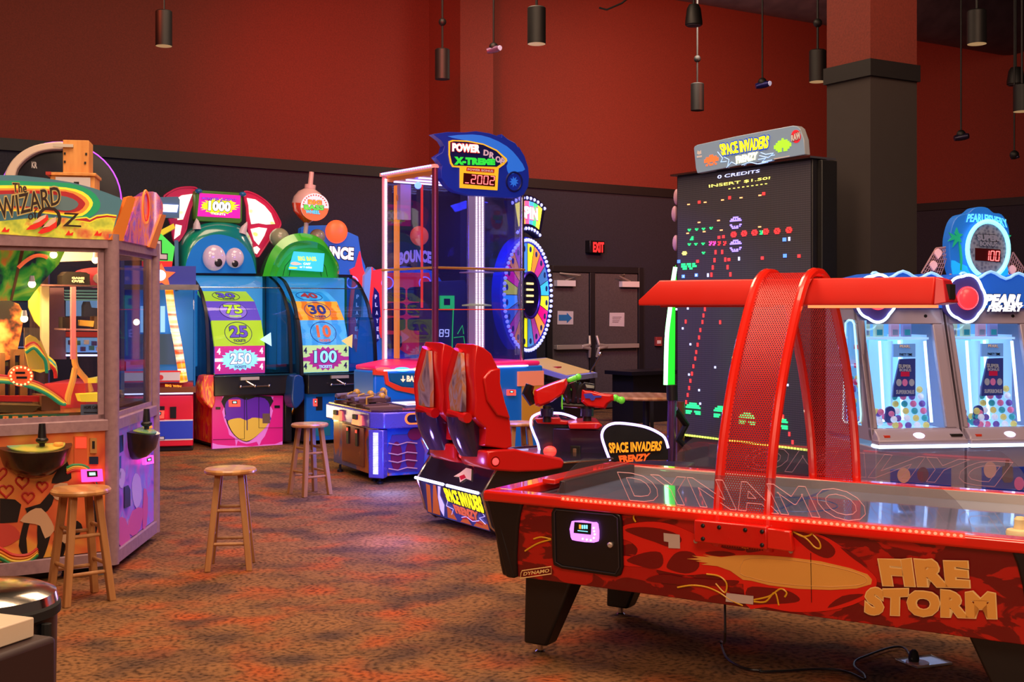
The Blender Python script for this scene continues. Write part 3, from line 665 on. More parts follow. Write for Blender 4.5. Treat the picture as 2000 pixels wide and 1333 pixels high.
# ================================================================ monster wheel machine
MA = 32
def arch(fr, P, ly): return [fr.pt(x, y, ly) for x, y in P]
def back(fr, P, d, sc=1.0, dz=0.0):
    """ring moved d into the depth, scaled about the middle of its foot"""
    L = [fr.l(p) for p in P]; cx = (min(q.x for q in L)+max(q.x for q in L))/2; z0 = min(q.z for q in L)
    return [fr.w(cx+(q.x-cx)*sc, q.y+d, z0+(q.z-z0)*sc+dz) for q in L]
tealg = ramp_mat('teal_green_shell', [(0.25, (20, 170, 90)), (0.5, (20, 130, 140)), (0.75, (18, 110, 170))], scale=0.9, detail=2, rough=0.2, coat=0.8)
teal = M('teal_shell', (22, 128, 150), 0.22, coat=0.8); blu = M('monster_blue', (14, 112, 190), 0.35, e=0.25)
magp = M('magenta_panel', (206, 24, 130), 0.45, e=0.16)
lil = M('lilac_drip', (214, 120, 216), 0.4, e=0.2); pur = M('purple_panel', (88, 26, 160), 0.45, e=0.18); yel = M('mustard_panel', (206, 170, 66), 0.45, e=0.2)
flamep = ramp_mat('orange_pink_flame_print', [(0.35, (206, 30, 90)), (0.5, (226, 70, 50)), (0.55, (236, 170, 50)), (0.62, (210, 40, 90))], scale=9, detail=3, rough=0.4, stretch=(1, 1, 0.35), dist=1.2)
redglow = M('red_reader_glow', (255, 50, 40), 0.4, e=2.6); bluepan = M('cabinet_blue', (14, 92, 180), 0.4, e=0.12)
def card_reader(fr, c, pts, ly, k, parent, glow=None, name='card_reader'):
    """pts: four corner points of the reader in view c"""
    b = MB(); P = px(c, pts); cx = sum(p[0] for p in P)/4; cy = sum(p[1] for p in P)/4
    b.prism([fr.pt(x, y, ly-0.02, k) for x, y in P], fr.y*0.02, glow or redglow)
    Q = [(cx+(x-cx)*0.5, cy+(y-cy)*0.5-abs(P[0][1]-P[2][1])*0.15) for x, y in P]; b.prism([fr.pt(x, y, ly-0.024, k) for x, y in Q], fr.y*0.006, INK)
    Q = [(cx+(x-cx)*0.3, cy+(y-cy)*0.25-abs(P[0][1]-P[2][1])*0.15) for x, y in P]; b.prism([fr.pt(x, y, ly-0.026, k) for x, y in Q], fr.y*0.003, M('reader_screen', (170, 220, 210), 0.4, e=0.9))
    return b.build(name, parent, label='small glowing card reader')
def wheel_machine(nm, label, fr, W, dx, cols, texts, capcol, shellm, ledge, stripx):
    T = thing(nm, fr, label, 'arcade game')
    # ledge with the pull handle
    b = MB(); zl0, zl1 = 0.60, 0.835
    b.box(fr, -0.02, W+0.11, -0.12, 0.25, zl0, zl1, M('ledge_black', (30, 26, 30), 0.3)); b.box(fr, -0.025, W+0.12, -0.14, 0.3, zl1-0.02, zl1, M('teal_ledge_rim', (20, 60, 80), 0.25)); b.build('ledge', T, bevel=0.012)
    c = MB(); x = W/2+0.02; c.tube([fr.w(x-0.17, -0.17, 0.705), fr.w(x+0.17, -0.17, 0.705)], 0.009, CHR, 8); c.tube([fr.w(x, -0.16, 0.705), fr.w(x-0.10, -0.10, 0.775)], 0.012, CHR, 8)
    for q in (-0.17, 0, 0.17): c.ball(fr.w(x+q, -0.17, 0.705), 0.018, CHR, nu=10, nv=6)
    c.box(fr, x-0.16, x+0.06, -0.15, -0.1, 0.775, 0.81, STL); c.build('pull_handle', T, label='chrome pull handle')
    # drum of prize panels
    zc = 1.0; R = 0.80; n = 16; yc = 0.10+R; x0, x1 = dx, dx+0.60
    def ring(x): return [fr.w(x, yc-R/cos(pi/n)*cos((k-0.5)*2*pi/n), zc+R/cos(pi/n)*sin((k-0.5)*2*pi/n)) for k in range(n)]
    A = ring(x0); B = ring(x1)
    for k in range(-2, 5):
        i, j = k % n, (k+1) % n
        col = cols[k % len(cols)]
        b = MB(); ce = fr.w(x0, yc, zc); 
        b.prism([A[i], A[j], A[j].lerp(ce, 0.04), A[i].lerp(ce, 0.04)], B[0]-A[0], capcol[k % 2], col); pn = b.build('prize_panel', T)
        if k in texts:
            def at(u, v, d=0.002): 
                p = A[i].lerp(A[j], v); q = B[i].lerp(B[j], v); nrm = (fr.y*-cos(k*2*pi/n)+Vector((0, 0, 1))*sin(k*2*pi/n)); return p.lerp(q, u)+nrm*d
            bk = (fr.y*cos(k*2*pi/n)-Vector((0, 0, 1))*sin(k*2*pi/n))
            for item in texts[k]:
                m = MB()
                if item[0] == 'o':
                    _, cx, cy, rx, ry, mt, fill = item
                    pts = [at(cx+rx*cos(a*2*pi/36), cy+ry*sin(a*2*pi/36)) for a in range(36)]
                    if fill: m.prism(pts, bk*-0.002, fill)
                    if mt: m.tube(pts, 0.004, mt, 5, closed=True)
                    m.build('badge', pn)
                elif item[0] == 's':
                    _, cx, cy, rx, ry, mt, sp_ = item
                    pts = [at(cx+rx*(1+(0.10 if a % 2 else -0.08))*cos(a*2*pi/sp_), cy+ry*(1+(0.12 if a % 2 else -0.1))*sin(a*2*pi/sp_)) for a in range(sp_)]
                    m.prism(pts, bk*-0.002, mt); m.build('badge', pn)
                elif item[0] == 'r':
                    _, u0, v0, u1, v1, mt = item
                    m.prism([at(u0, v0), at(u1, v0), at(u1, v1), at(u0, v1)], bk*-0.001, mt); m.build('stripe', pn)
                else:
                    _, s, u0, v0, u1, v1, mt, ol = item
                    letter(m, s, [at(u0, v0, 0.004), at(u1, v0, 0.004), at(u0, v1, 0.004), at(u1, v1, 0.004)], bk, mt, 0.004, 0.03, ol, 0.035); m.build('lettering', pn)
    b = MB(); ce = fr.w(x0, yc, zc); b.prism([ce.lerp(A[k % n], 0.94)+fr.x*0.02 for k in range(-2, 6)]+[fr.w(x0+0.02, 0.84, zc+0.3), fr.w(x0+0.02, 0.84, zc-0.35)], fr.x*(x1-x0-0.04), capcol[2]); b.build('drum_core', T)
    # curved black edge strips and glass
    L = [fr.l(fr.ptx(x, y, -0.05)) for x, y in stripx]
    y0 = L[-1].y; prof = [(p.y-y0-0.02, p.z) for p in L]; prof = smooth(prof, 3, False)
    prof = [(min(y, 0.72), z) for y, z in prof]
    for x in (-0.05, W+0.1):
        b = MB(); R_ = []
        for i, (y, z) in enumerate(prof):
            R_.append([fr.w(x-0.018, y, z), fr.w(x+0.018, y, z), fr.w(x+0.018, y+0.035, z), fr.w(x-0.018, y+0.035, z)])
        b.loft(R_, BLK); b.build('edge_strip', T, label='curved black edge strip')
    b = MB(); b.loft([[fr.w(-0.03, y, z), fr.w(W+0.08, y, z)] for y, z in prof], CLR, closed=False); b.build('front_glass', T, label='curved clear front window')
    b = MB(); y, z = prof[0]; b.box(fr, -0.06, W+0.12, y-0.01, y+0.03, z-0.015, z+0.02, BLK); b.tube([fr.w(-0.04, prof[5][0]-0.005, prof[5][1]), fr.w(W+0.09, prof[5][0]-0.005, prof[5][1])], 0.006, CHR, 6); b.build('top_bar', T)
    for x in (-0.055, W+0.105):
        b = MB(); P = [fr.w(x, y+0.02, z) for y, z in prof]+[fr.w(x, 0.85, prof[-1][1]), fr.w(x, 0.85, prof[0][1])]; b.prism(P, fr.x*0.004, glass('blue_tint_glass', (190, 225, 240), 0.08, 0.05, (90, 180, 220))); b.build('side_glass', T)
    # body behind the drum
    b = MB(); b.box(fr, -0.07, W+0.12, 0.86, 1.08, 0.04, prof[0][1]+0.02, shellm); b.box(fr, -0.02, W+0.06, 0.80, 0.87, 0.9, prof[0][1]-0.02, M('inner_back_blue', (70, 160, 215), 0.5, e=0.5)); b.build('rear_body', T, bevel=0.02)  # inner back glows to stand for the light inside the bay
    b = MB(); b.box(fr, W+0.03, W+0.12, 0.0, 1.04, 0.03, 0.6, BLK); b.box(fr, 0.0, W+0.1, 0.03, 1.05, 0.03, 0.6, M('dark_side_paint', (32, 22, 40), 0.5)); b.build('lower_body', T, bevel=0.01)
    # no lamp in the drum bay, only the glow of its inner back
    return T, prof
ticketm = M('purple_ink', (92, 60, 160), 0.5, e=0.3); limep = M('lime_panel', (176, 214, 32), 0.45, e=0.55); violp = M('violet_panel', (104, 78, 190), 0.45, e=0.5); pinkp = M('pink_panel', (214, 50, 140), 0.45, e=0.5)
skyw = M('sky_badge', (150, 225, 250), 0.4, e=0.8); limec = M('lime_ink', (190, 232, 40), 0.45, e=0.6); dkv = M('dark_violet_ink', (50, 40, 110), 0.5, e=0.1); whe = M('white_ink_lit', (250, 250, 255), 0.5, e=0.7)
MF = Fr(pY(415, 600, 13.94), MA)
MW = 0.84
four = lambda m: [('t', '4', 0.04, 0.70, 0.11, 0.93, m, None), ('t', '4', 0.89, 0.70, 0.96, 0.93, m, None), ('t', '4', 0.04, 0.12, 0.11, 0.35, m, None), ('t', '4', 0.89, 0.12, 0.96, 0.35, m, None)]
texts = {-0: [('r', 0, 0.44, 1, 0.56, whe), ('s', 0.5, 0.5, 0.36, 0.36, skyw, 44), ('t', '250', 0.30, 0.34, 0.72, 0.74, whe, M('deep_blue_ink', (30, 70, 150), 0.5)), ('t', 'TICKETS', 0.38, 0.2, 0.62, 0.29, M('deep_blue_ink', (30, 70, 150), 0.5), None)]+four(whe),
         1: [('o', 0.5, 0.5, 0.27, 0.43, dkv, None), ('t', '25', 0.33, 0.33, 0.68, 0.78, violp, dkv), ('t', 'TICKETS', 0.38, 0.15, 0.62, 0.25, dkv, None)],
         2: [('o', 0.5, 0.5, 0.27, 0.43, dkv, M('light_violet', (150, 120, 220), 0.5, e=0.4)), ('t', '75', 0.33, 0.33, 0.68, 0.78, limec, dkv), ('t', 'TICKETS', 0.38, 0.15, 0.62, 0.25, limec, None)],
         3: [('o', 0.5, 0.5, 0.27, 0.43, dkv, None), ('t', '30', 0.33, 0.33, 0.68, 0.78, violp, dkv), ('t', 'TICKETS', 0.38, 0.15, 0.62, 0.25, dkv, None)], -1: []}
cols = {0: pinkp}
strip = px('P', '366,535 380,548 392,569 399,595 403,620 406,680 407,738')
T, prof = wheel_machine('monster_wheel_game', 'tall game with a blue horned monster head over a prize wheel', MF, MW, 0.06,
    [pinkp, limep, violp, limep, violp, limep, violp, limep, violp, limep, violp, limep, violp, limep, violp, violp], texts, (violp, limep, M('drum_core_violet', (70, 50, 140), 0.5)), tealg, None, strip)
# lower front artwork
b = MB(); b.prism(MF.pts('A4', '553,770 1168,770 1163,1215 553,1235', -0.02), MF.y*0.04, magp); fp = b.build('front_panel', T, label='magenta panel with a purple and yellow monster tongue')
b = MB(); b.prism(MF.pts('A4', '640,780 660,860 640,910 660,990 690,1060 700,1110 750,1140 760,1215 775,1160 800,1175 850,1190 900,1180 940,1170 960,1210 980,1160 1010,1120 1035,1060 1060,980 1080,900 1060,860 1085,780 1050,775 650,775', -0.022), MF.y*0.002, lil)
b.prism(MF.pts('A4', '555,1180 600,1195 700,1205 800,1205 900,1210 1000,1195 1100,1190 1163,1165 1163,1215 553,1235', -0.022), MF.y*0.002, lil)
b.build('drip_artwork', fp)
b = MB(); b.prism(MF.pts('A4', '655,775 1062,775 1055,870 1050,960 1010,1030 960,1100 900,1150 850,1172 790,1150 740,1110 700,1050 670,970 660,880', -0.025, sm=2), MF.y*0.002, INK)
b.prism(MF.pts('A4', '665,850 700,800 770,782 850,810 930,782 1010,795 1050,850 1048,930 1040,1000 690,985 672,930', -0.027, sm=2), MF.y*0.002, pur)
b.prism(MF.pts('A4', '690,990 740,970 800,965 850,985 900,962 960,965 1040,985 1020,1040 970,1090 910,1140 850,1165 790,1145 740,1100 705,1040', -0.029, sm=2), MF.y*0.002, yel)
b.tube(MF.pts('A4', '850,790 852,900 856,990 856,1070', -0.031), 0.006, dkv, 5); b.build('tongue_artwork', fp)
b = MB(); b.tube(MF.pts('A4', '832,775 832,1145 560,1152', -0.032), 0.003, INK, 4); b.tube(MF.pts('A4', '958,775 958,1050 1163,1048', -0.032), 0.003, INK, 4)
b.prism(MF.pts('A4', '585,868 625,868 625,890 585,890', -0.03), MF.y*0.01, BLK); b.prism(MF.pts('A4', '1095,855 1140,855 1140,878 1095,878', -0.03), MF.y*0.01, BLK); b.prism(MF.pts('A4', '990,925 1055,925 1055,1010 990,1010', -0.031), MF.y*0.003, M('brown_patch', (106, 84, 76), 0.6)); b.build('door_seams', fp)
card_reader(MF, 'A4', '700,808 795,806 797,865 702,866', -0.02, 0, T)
b = MB(); P = [MF.w(0.0, -0.0, 0.06), MF.w(0.0, 0.85, 0.06), MF.w(0.0, 0.85, 0.6), MF.w(0.0, 0, 0.6)]; b.prism(P, -MF.x*0.01, flamep); b.build('side_panel', T, label='orange and pink flame side panel')
b = MB(); L = MF.pts('A4', '490,598 560,590 592,610 592,690 585,780 575,850 545,885 500,840 465,790 455,700 475,630', -0.1, sm=2); b.prism(L, MF.y*0.22, flamep); b.build('arm_pad', T, bevel=0.015)
b = MB()
L = [MF.ptx(*q, -0.078) for q in px('A4', '300,10 340,90 390,200 405,320 395,480 385,600 340,560 290,330 270,160 280,60')]
L = [MF.w(-0.078, min(max(MF.l(p).y, 0.5), 1.07), MF.l(p).z) for p in L]
b.prism(L, -MF.x*0.008, ramp_mat('purple_lime_swirl', [(0.4, (104, 66, 170)), (0.5, (110, 70, 180)), (0.52, (170, 214, 50)), (0.7, (170, 214, 50))], tex='wave', scale=2.2, dist=4, detail=1, rough=0.4, rot=(0.8, 0, 0), e=0.1)); b.build('swirl_panel', T, label='purple and lime swirl side panel')
# white pointer
def pointer(fr, c, pts, ly, T, m): b = MB(); b.prism(fr.pts(c, pts, ly), fr.y*0.01, m); return b.build('pointer', T)
pointer(MF, 'A4', '970,282 1062,222 1068,340', 0.08, T, M('pale_pointer', (190, 235, 250), 0.4, e=0.9))
# head: round-topped shell with a flat blue face
HY = 0.66
inner = smooth(px('A3', '322,935 345,820 400,700 480,625 590,590 700,600 800,640 880,720 930,800 965,940'), 4, False); inner = resample(inner, 48)
fc = arch(MF, inner, HY)
outer = smooth(px('A3', '285,935 288,800 300,690 350,590 440,515 560,480 680,475 790,500 880,560 930,660 970,800 975,940'), 4, False); outer = resample(outer, 48)
oc = arch(MF, outer, HY+0.12)
n_ = min(len(fc), len(oc))
b = MB(); b.loft([fc[:n_], arch(MF, [((a[0]*0.5+c_[0]*0.5), (a[1]*0.4+c_[1]*0.6)) for a, c_ in zip(inner, outer)], HY+0.03), oc, back(MF, oc, 0.3, 1.0), back(MF, oc, 0.5, 0.86)], tealg)
b.build('head_shell', T, label='glossy blue and green rounded monster head', smooth_deg=60)
b = MB(); b.prism([p-MF.y*0.004 for p in fc], MF.y*0.01, blu); b.build('face', T, label='flat deep blue face')
eyem = M('eye_white', (212, 190, 214), 0.2, coat=0.8, e=0.12)
for (cx, cy, r, px_, py_, pr) in ((590, 800, 106, 628, 842, 36), (775, 800, 84, 778, 852, 30)):
    c = MF.pt(*px('A3', [(cx, cy)])[0], HY-0.05); k = 14.6/F/4.596
    b = MB(); b.ball(c, (r*k, 0.075, r*1.1*k), eyem, MF, 28, 18); e = b.build('eye', T, label='large pale bulging eye')
    q = MF.pt(*px('A3', [(px_, py_)])[0], HY-0.117); b = MB(); b.ball(q, (pr*k, 0.012, pr*1.05*k), INK, MF); b.ball(q+MF.x*(-pr*k*0.6)+Vector((0, 0, pr*k*0.5))-MF.y*0.008, pr*k*0.33, WHT, MF); b.build('pupil', e)
for s in ('395,500 430,445 475,540', '815,535 885,475 865,590'):
    P = [MF.pt(*q, HY+0.05) for q in px('A3', s)]; 
    tip = P[1] if s[0] == '3' else P[1]; ba = (P[0]+P[2])/2
    MB().tube([ba-Vector((0, 0, 0.03)), ba.lerp(tip, 0.35), ba.lerp(tip, 0.7)+MF.x*(0.004), tip], [0.05, 0.038, 0.022, 0.003], M('horn_ivory', (215, 200, 212), 0.3), 14).build('horn', T, label='small pale horn')
# sign
SY = HY+0.1
b = MB(); b.prism(MF.pts('A3', '432,190 830,215 843,240 840,470 820,492 440,470 420,450 425,215', SY), MF.y*0.14, M('speckled_green', (70, 130, 40), 0.4)); sg = b.build('jackpot_sign', T, bevel=0.01, label='green framed magenta sign')
b = MB(); b.prism(MF.pts('A3', '460,218 826,240 822,445 440,425', SY-0.004), MF.y*0.01, M('magenta_lit', (235, 20, 150), 0.4, e=0.9))
cen = (635, 335); pts = []
for a in range(40):
    r = (1.12 if a % 2 else 0.88)+0.08*sin(a*2.3); pts.append((cen[0]+155*r*cos(a*2*pi/40), cen[1]+68*r*sin(a*2*pi/40)+6*cos(a)))
b.prism([MF.pt(*q, SY-0.008) for q in px('A3', pts)], MF.y*0.003, M('yellow_splat_lit', (226, 236, 20), 0.4, e=1.0)); 
letter(b, '1000', q4(MF, 'A3', '535,375 735,388 540,285 740,300', SY-0.012), MF.y, whe, 0.004, 0.06, INK, 0.05)
letter(b, 'TICKETS', q4(MF, 'A3', '560,410 690,420 560,392 690,402', SY-0.012), MF.y, whe, 0.004, 0.04, INK, 0.06)
letter(b, 'MONSTER JACKPOT', q4(MF, 'A3', '480,282 790,300 480,252 790,268', SY-0.012), MF.y, M('violet_lit', (150, 60, 220), 0.4, e=0.6), 0.004, 0.04, INK, 0.05)
b.build('lettering', sg)
wingm = M('wing_magenta', (190, 26, 80), 0.4, e=0.1); 
cellm = ramp_mat('glowing_wing_skin', [(0.3, (250, 250, 235)), (0.62, (250, 252, 225)), (0.72, (226, 240, 90)), (0.78, (120, 110, 160))], scale=7, detail=1, rough=0.4, e=0.85)
WY = SY+0.12
for out_, cells in (('865,205 950,225 1040,280 1110,350 1160,430 1187,500 1150,560 1080,650 1020,740 975,790 935,700 905,600 885,480 880,350 860,260', ('885,262 960,275 1040,330 1100,400 1137,495 1060,500 990,488 925,497 905,400 900,330', '918,540 990,525 1065,535 1040,600 990,685 950,640', '945,705 975,695 1003,720 975,765 950,755')),
                    ('130,280 200,205 290,170 410,168 440,200 405,290 370,380 345,500 330,560 270,650 225,640 200,500', ('262,262 300,238 395,225 365,300 330,400 310,455 262,460', '245,498 300,510 285,590 232,632'))):
    b = MB(); b.prism(MF.pts('A3', out_, WY), MF.y*0.05, wingm); wg = b.build('wing', T, label='magenta wing frame with glowing cells', bevel=0.008)
    b = MB(); b.tube(MF.pts('A3', out_, WY, sm=3), 0.012, wingm, 8, closed=True); b.build('wing_rim', wg)
    for ce in cells: b = MB(); b.prism(MF.pts('A3', ce, WY-0.012), MF.y*0.014, cellm); b.build('lit_cell', wg)
b = MB()
for c in ((450, 200), (845, 228)): b.ball(MF.pt(*px('A3', [c])[0], SY), (0.045, 0.04, 0.03), M('knuckle_blue', (30, 110, 170), 0.3), MF)
b.build('sign_bracket', T)
# ================================================================ fishing wheel machine
BF = Fr(pY(597, 600, 14.3), MA); BW = 0.80
strip2 = px('A5', '130,960 200,1010 250,1110 290,1220 310,1333')+px('A6', '245,100 262,250 270,465')
woodp = ramp_mat('orange_wood_print', [(0.35, (226, 120, 20)), (0.65, (246, 176, 50))], tex='wave', scale=2, dist=3, rough=0.45, stretch=(1, 1, 6), e=0.5)
skyp = ramp_mat('sky_plank_print', [(0.35, (50, 160, 220)), (0.65, (80, 185, 236))], tex='wave', scale=2, dist=3, rough=0.45, stretch=(1, 1, 6), e=0.45)
mintp = M('mint_panel', (196, 232, 150), 0.45, e=0.6); dkbl = M('dark_blue_ink', (20, 60, 150), 0.5, e=0.1); orin = M('orange_ink', (236, 110, 50), 0.5, e=0.4); magb = M('magenta_badge', (190, 50, 150), 0.5, e=0.4); redin = M('red_ink', (200, 50, 50), 0.5, e=0.2)
texts = {0: [('r', 0, 0.42, 1, 0.56, magb), ('s', 0.5, 0.5, 0.36, 0.40, magb, 40), ('t', '100', 0.26, 0.34, 0.74, 0.80, skyw, dkv), ('t', 'TICKETS', 0.36, 0.15, 0.64, 0.26, skyw, None)]+four(dkv),
         1: [('o', 0.5, 0.5, 0.27, 0.43, dkbl, None), ('t', '10', 0.36, 0.30, 0.66, 0.80, orin, None), ('t', 'TICKETS', 0.38, 0.13, 0.62, 0.23, orin, None)],
         2: [('o', 0.5, 0.5, 0.27, 0.43, dkbl, None), ('t', '30', 0.32, 0.30, 0.68, 0.80, dkbl, None), ('t', 'TICKETS', 0.38, 0.13, 0.62, 0.23, dkbl, None)],
         3: [('o', 0.5, 0.5, 0.27, 0.43, dkbl, None), ('t', '40', 0.32, 0.30, 0.68, 0.80, redin, None)]}
T2, prof2 = wheel_machine('fishing_wheel_game', 'tall green domed fishing game with a prize wheel, right of the monster game', BF, BW, -0.01, [mintp, skyp, woodp, skyp]*4, texts, (skyp, M('lime_side', (150, 200, 70), 0.5, e=0.3), M('drum_core_blue', (20, 90, 160), 0.5)), M('deep_green_shell', (24, 120, 70), 0.3, coat=0.5), None, strip2)
pointer(BF, 'A6', '588,232 662,188 658,280', 0.06, T2, M('amber_pointer', (250, 190, 110), 0.4, e=0.9))
b = MB(); b.box(BF, 0, BW, -0.02, 0.04, 0.05, 0.6, bluepan); fp = b.build('front_panel', T2, label='blue lower panel')
b = MB(); b.box(BF, 0.12, 0.2, -0.024, -0.018, 0.4, 0.56, INK); b.box(BF, 0.06, 0.3, -0.022, -0.019, 0.1, 0.28, M('teal_art', (20, 120, 150), 0.5)); b.box(BF, 0.36, 0.37, -0.023, -0.019, 0.06, 0.6, INK); b.build('door_seams', fp)
b = MB(); b.prism(BF.pts('A6', '262,470 325,480 335,600 320,650 270,700 245,640 250,560', -0.1, sm=2), BF.y*0.25, M('bracket_blue', (16, 60, 130), 0.35)); b.build('arm_pad', T2, bevel=0.015)
card_reader(BF, 'A6', '396,632 420,630 420,680 398,680', -0.02, 0, T2)
HY2 = 0.60
inner = smooth(px('A5', '178,965 215,880 270,800 350,735 450,712 560,720 640,770 690,860 700,980'), 4, False)
outer = smooth(px('A5', '60,965 90,850 150,720 250,620 370,580 500,590 610,650 690,770 745,870 740,980'), 4, False); inner = resample(inner, 48); outer = resample(outer, 48)
fc = arch(BF, inner, HY2+0.05); oc = arch(BF, outer, HY2); oc2 = arch(BF, outer, HY2+0.12)
shell = M('glossy_leaf_green', (60, 200, 50), 0.22, coat=0.9)
b = MB(); mid = arch(BF, [((a[0]*0.5+c_[0]*0.5), (a[1]*0.5+c_[1]*0.5)) for a, c_ in zip(inner, outer)], HY2-0.05)
b.loft([fc, mid, oc, oc2, back(BF, oc2, 0.4, 0.8)], shell); b.build('dome_shell', T2, label='glossy green rounded hood', smooth_deg=60)
b = MB(); b.prism([p-BF.y*0.004 for p in fc], BF.y*0.002, M('mouth_green', (22, 150, 50), 0.4, e=0.3))
for dx_ in (-0.30, -0.22, 0.2, 0.28):
    c = BF.pt(*px('A5', [(450, 965)])[0], HY2+0.045); b.tube([c+BF.x*dx_, c+BF.x*dx_*0.9+Vector((0, 0, 0.12)), c+BF.x*dx_*0.55+Vector((0, 0, 0.24))], 0.004, M('dark_green_line', (8, 60, 20), 0.5), 4)
b.build('hood_recess', T2)
b = MB(); b.prism(BF.pts('A5', '345,742 615,760 600,925 298,905', HY2-0.03), BF.y*0.03, M('screen_blue_lit', (50, 165, 225), 0.3, e=1.1)); sc = b.build('screen', T2, label='lit blue screen')
b = MB(); yl = M('yellow_green_lit', (190, 220, 60), 0.4, e=0.9)
letter(b, 'BIG BASS', q4(BF, 'A5', '380,825 545,830 375,785 535,790', HY2-0.034), BF.y, yl, 0.003, 0.04); letter(b, 'CAST', q4(BF, 'A5', '425,862 490,865 425,842 490,845', HY2-0.034), BF.y, whe, 0.003, 0.03); letter(b, 'or 1 coins', q4(BF, 'A5', '392,890 500,895 392,870 500,875', HY2-0.034), BF.y, whe, 0.003, 0.03)
b.prism(BF.pts('A5', '310,845 350,835 400,850 410,858 350,865 320,858', HY2-0.033, sm=2), BF.y*0.002, M('fish_pink', (230, 190, 170), 0.4, e=0.6)); b.prism(BF.pts('A5', '305,880 370,885 360,897 300,895', HY2-0.033, sm=2), BF.y*0.002, yl); b.build('lettering', sc)
for cx, cy, r in ((210, 620, 90), (550, 610, 72)):
    c = BF.pt(*px('A5', [(cx, cy)])[0], HY2+0.28); b = MB(); b.ball(c, r*14.9/F/4.596, M('eye_lump', (150, 160, 130) if cx < 300 else (150, 110, 120), 0.3, coat=0.5), BF, 24, 14); b.build('eye_bulge', T2, label='round pale eye bulge')
b = MB()
P = [BF.w(-0.074, y, z) for y, z in ((0.75, 0.85), (1.06, 0.85), (1.06, 2.0), (0.7, 2.0))]; b.prism(P, -BF.x*0.005, M('teal_side', (40, 150, 190), 0.4, e=0.15)); b.build('side_panel', T2)
# fishing float sign on a pole
c0 = BF.pt(*px('A5', [(440, 540)])[0], HY2+0.2); c1 = BF.pt(*px('A5', [(455, 460)])[0], HY2+0.2)
cf = BF.pt(*px('A5', [(470, 320)])[0], HY2+0.2); k = 14.8/F/4.596; ax = Vector((0.10, 0, 1)).normalized(); 
b = MB(); b.tube([c0-Vector((0, 0, 0.1)), c1], 0.028, M('clear_pole', (190, 200, 190), 0.2), 12); b.build('sign_pole', T2)
r = 152*k
fo = M('float_orange', (224, 70, 20), 0.22, coat=0.8); fw = M('float_white', (205, 190, 190), 0.25, coat=0.6)
b = MB(); b.lathe(cf, [(0.04, -1.12*r), (0.05, -1.05*r), (0.5*r, -0.86*r), (0.86*r, -0.5*r), (r, -0.02*r)], fo, 32, ax); b.lathe(cf, [(r, -0.02*r), (0.93*r, 0.38*r), (0.68*r, 0.74*r), (0.3*r, 0.96*r), (0.06, 1.0*r)], fw, 32, ax)
fs = b.build('float_sign', T2, label='orange and white fishing float', smooth_deg=60)
MB().lathe(cf+ax*r, [(0.07, -0.01), (0.07, 0.04), (0.032, 0.05), (0.03, 0.2), (0, 0.2)], fw, 18, ax).build('float_cap', fs)
b = MB(); dn = Fr(cf, 14); ctr = dn.l(cf)
fcx, fcz = dn.l(dn.pt(*px('A5', [(528, 338)])[0], -r*1.0)).x, dn.l(dn.pt(*px('A5', [(528, 338)])[0], -r*1.0)).z; rr = 126*k
b.disc(dn, fcx, fcz, -r*1.02, rr, rr*0.95, r*0.7, M('float_face', (220, 215, 225), 0.4, e=0.5))
P = [dn.w(fcx+rr*0.97*cos(a), -r*1.03, fcz-0.02+rr*0.92*sin(a)) for a in [pi+i*pi/18 for i in range(19)]]; b.prism(P, dn.y*0.004, M('face_orange', (240, 100, 40), 0.4, e=0.5))
for i in range(14): a = 0.15+i*(pi-0.3)/13; b.disc(dn, fcx+rr*0.84*cos(a), fcz+rr*0.82*sin(a), -r*1.03, 0.009, 0.009, 0.003, redin, 8)
b.build('round_face', fs)
b = MB()
def fq(x0, y0, x1, y1): return [dn.pt(*q, -r*1.04) for q in px('A5', [(x0, y1), (x1, y1+8), (x0, y0), (x1, y0+8)])]
letter(b, 'BIG', fq(468, 275, 590, 318), dn.y, M('sign_orange', (250, 130, 30), 0.5, e=0.8), 0.004, 0.06, dkv, 0.05); letter(b, 'BASS', fq(430, 320, 610, 366), dn.y, M('sign_green', (60, 190, 60), 0.5, e=0.8), 0.004, 0.06, dkv, 0.05); letter(b, 'WHEEL', fq(445, 368, 575, 400), dn.y, M('sign_cyan', (60, 190, 230), 0.5, e=0.8), 0.004, 0.05, dkv, 0.05)
b.build('lettering', fs)
# ================================================================ baseball machine at the left
AF = Fr(pY(296, 600, 13.6), 14); aw = AF.l(AF.pt(377, 700)).x
T = thing('baseball_game', AF, 'red and blue baseball game with a lit edge tube, left of the monster game', 'arcade game')
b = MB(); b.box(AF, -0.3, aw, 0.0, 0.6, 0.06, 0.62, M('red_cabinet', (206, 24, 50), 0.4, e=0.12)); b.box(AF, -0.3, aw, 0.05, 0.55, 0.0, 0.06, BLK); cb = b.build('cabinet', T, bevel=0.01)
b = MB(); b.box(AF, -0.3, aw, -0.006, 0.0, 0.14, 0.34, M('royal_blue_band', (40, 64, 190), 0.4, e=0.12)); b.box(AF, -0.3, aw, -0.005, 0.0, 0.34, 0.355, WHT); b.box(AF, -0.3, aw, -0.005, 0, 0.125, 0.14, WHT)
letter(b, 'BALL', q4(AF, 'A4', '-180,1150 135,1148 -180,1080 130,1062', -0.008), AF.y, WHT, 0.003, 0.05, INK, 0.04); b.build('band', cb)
b = MB(); b.prism(AF.pts('A4', '36,862 140,862 138,970 36,972', -0.012), AF.y*0.012, BLK); b.prism(AF.pts('A4', '186,868 242,866 240,968 186,966', -0.014), AF.y*0.014, BLK); b.build('coin_slots', cb)
card_reader(AF, 'A4', '38,902 138,900 135,968 38,970', -0.014, 0, T)
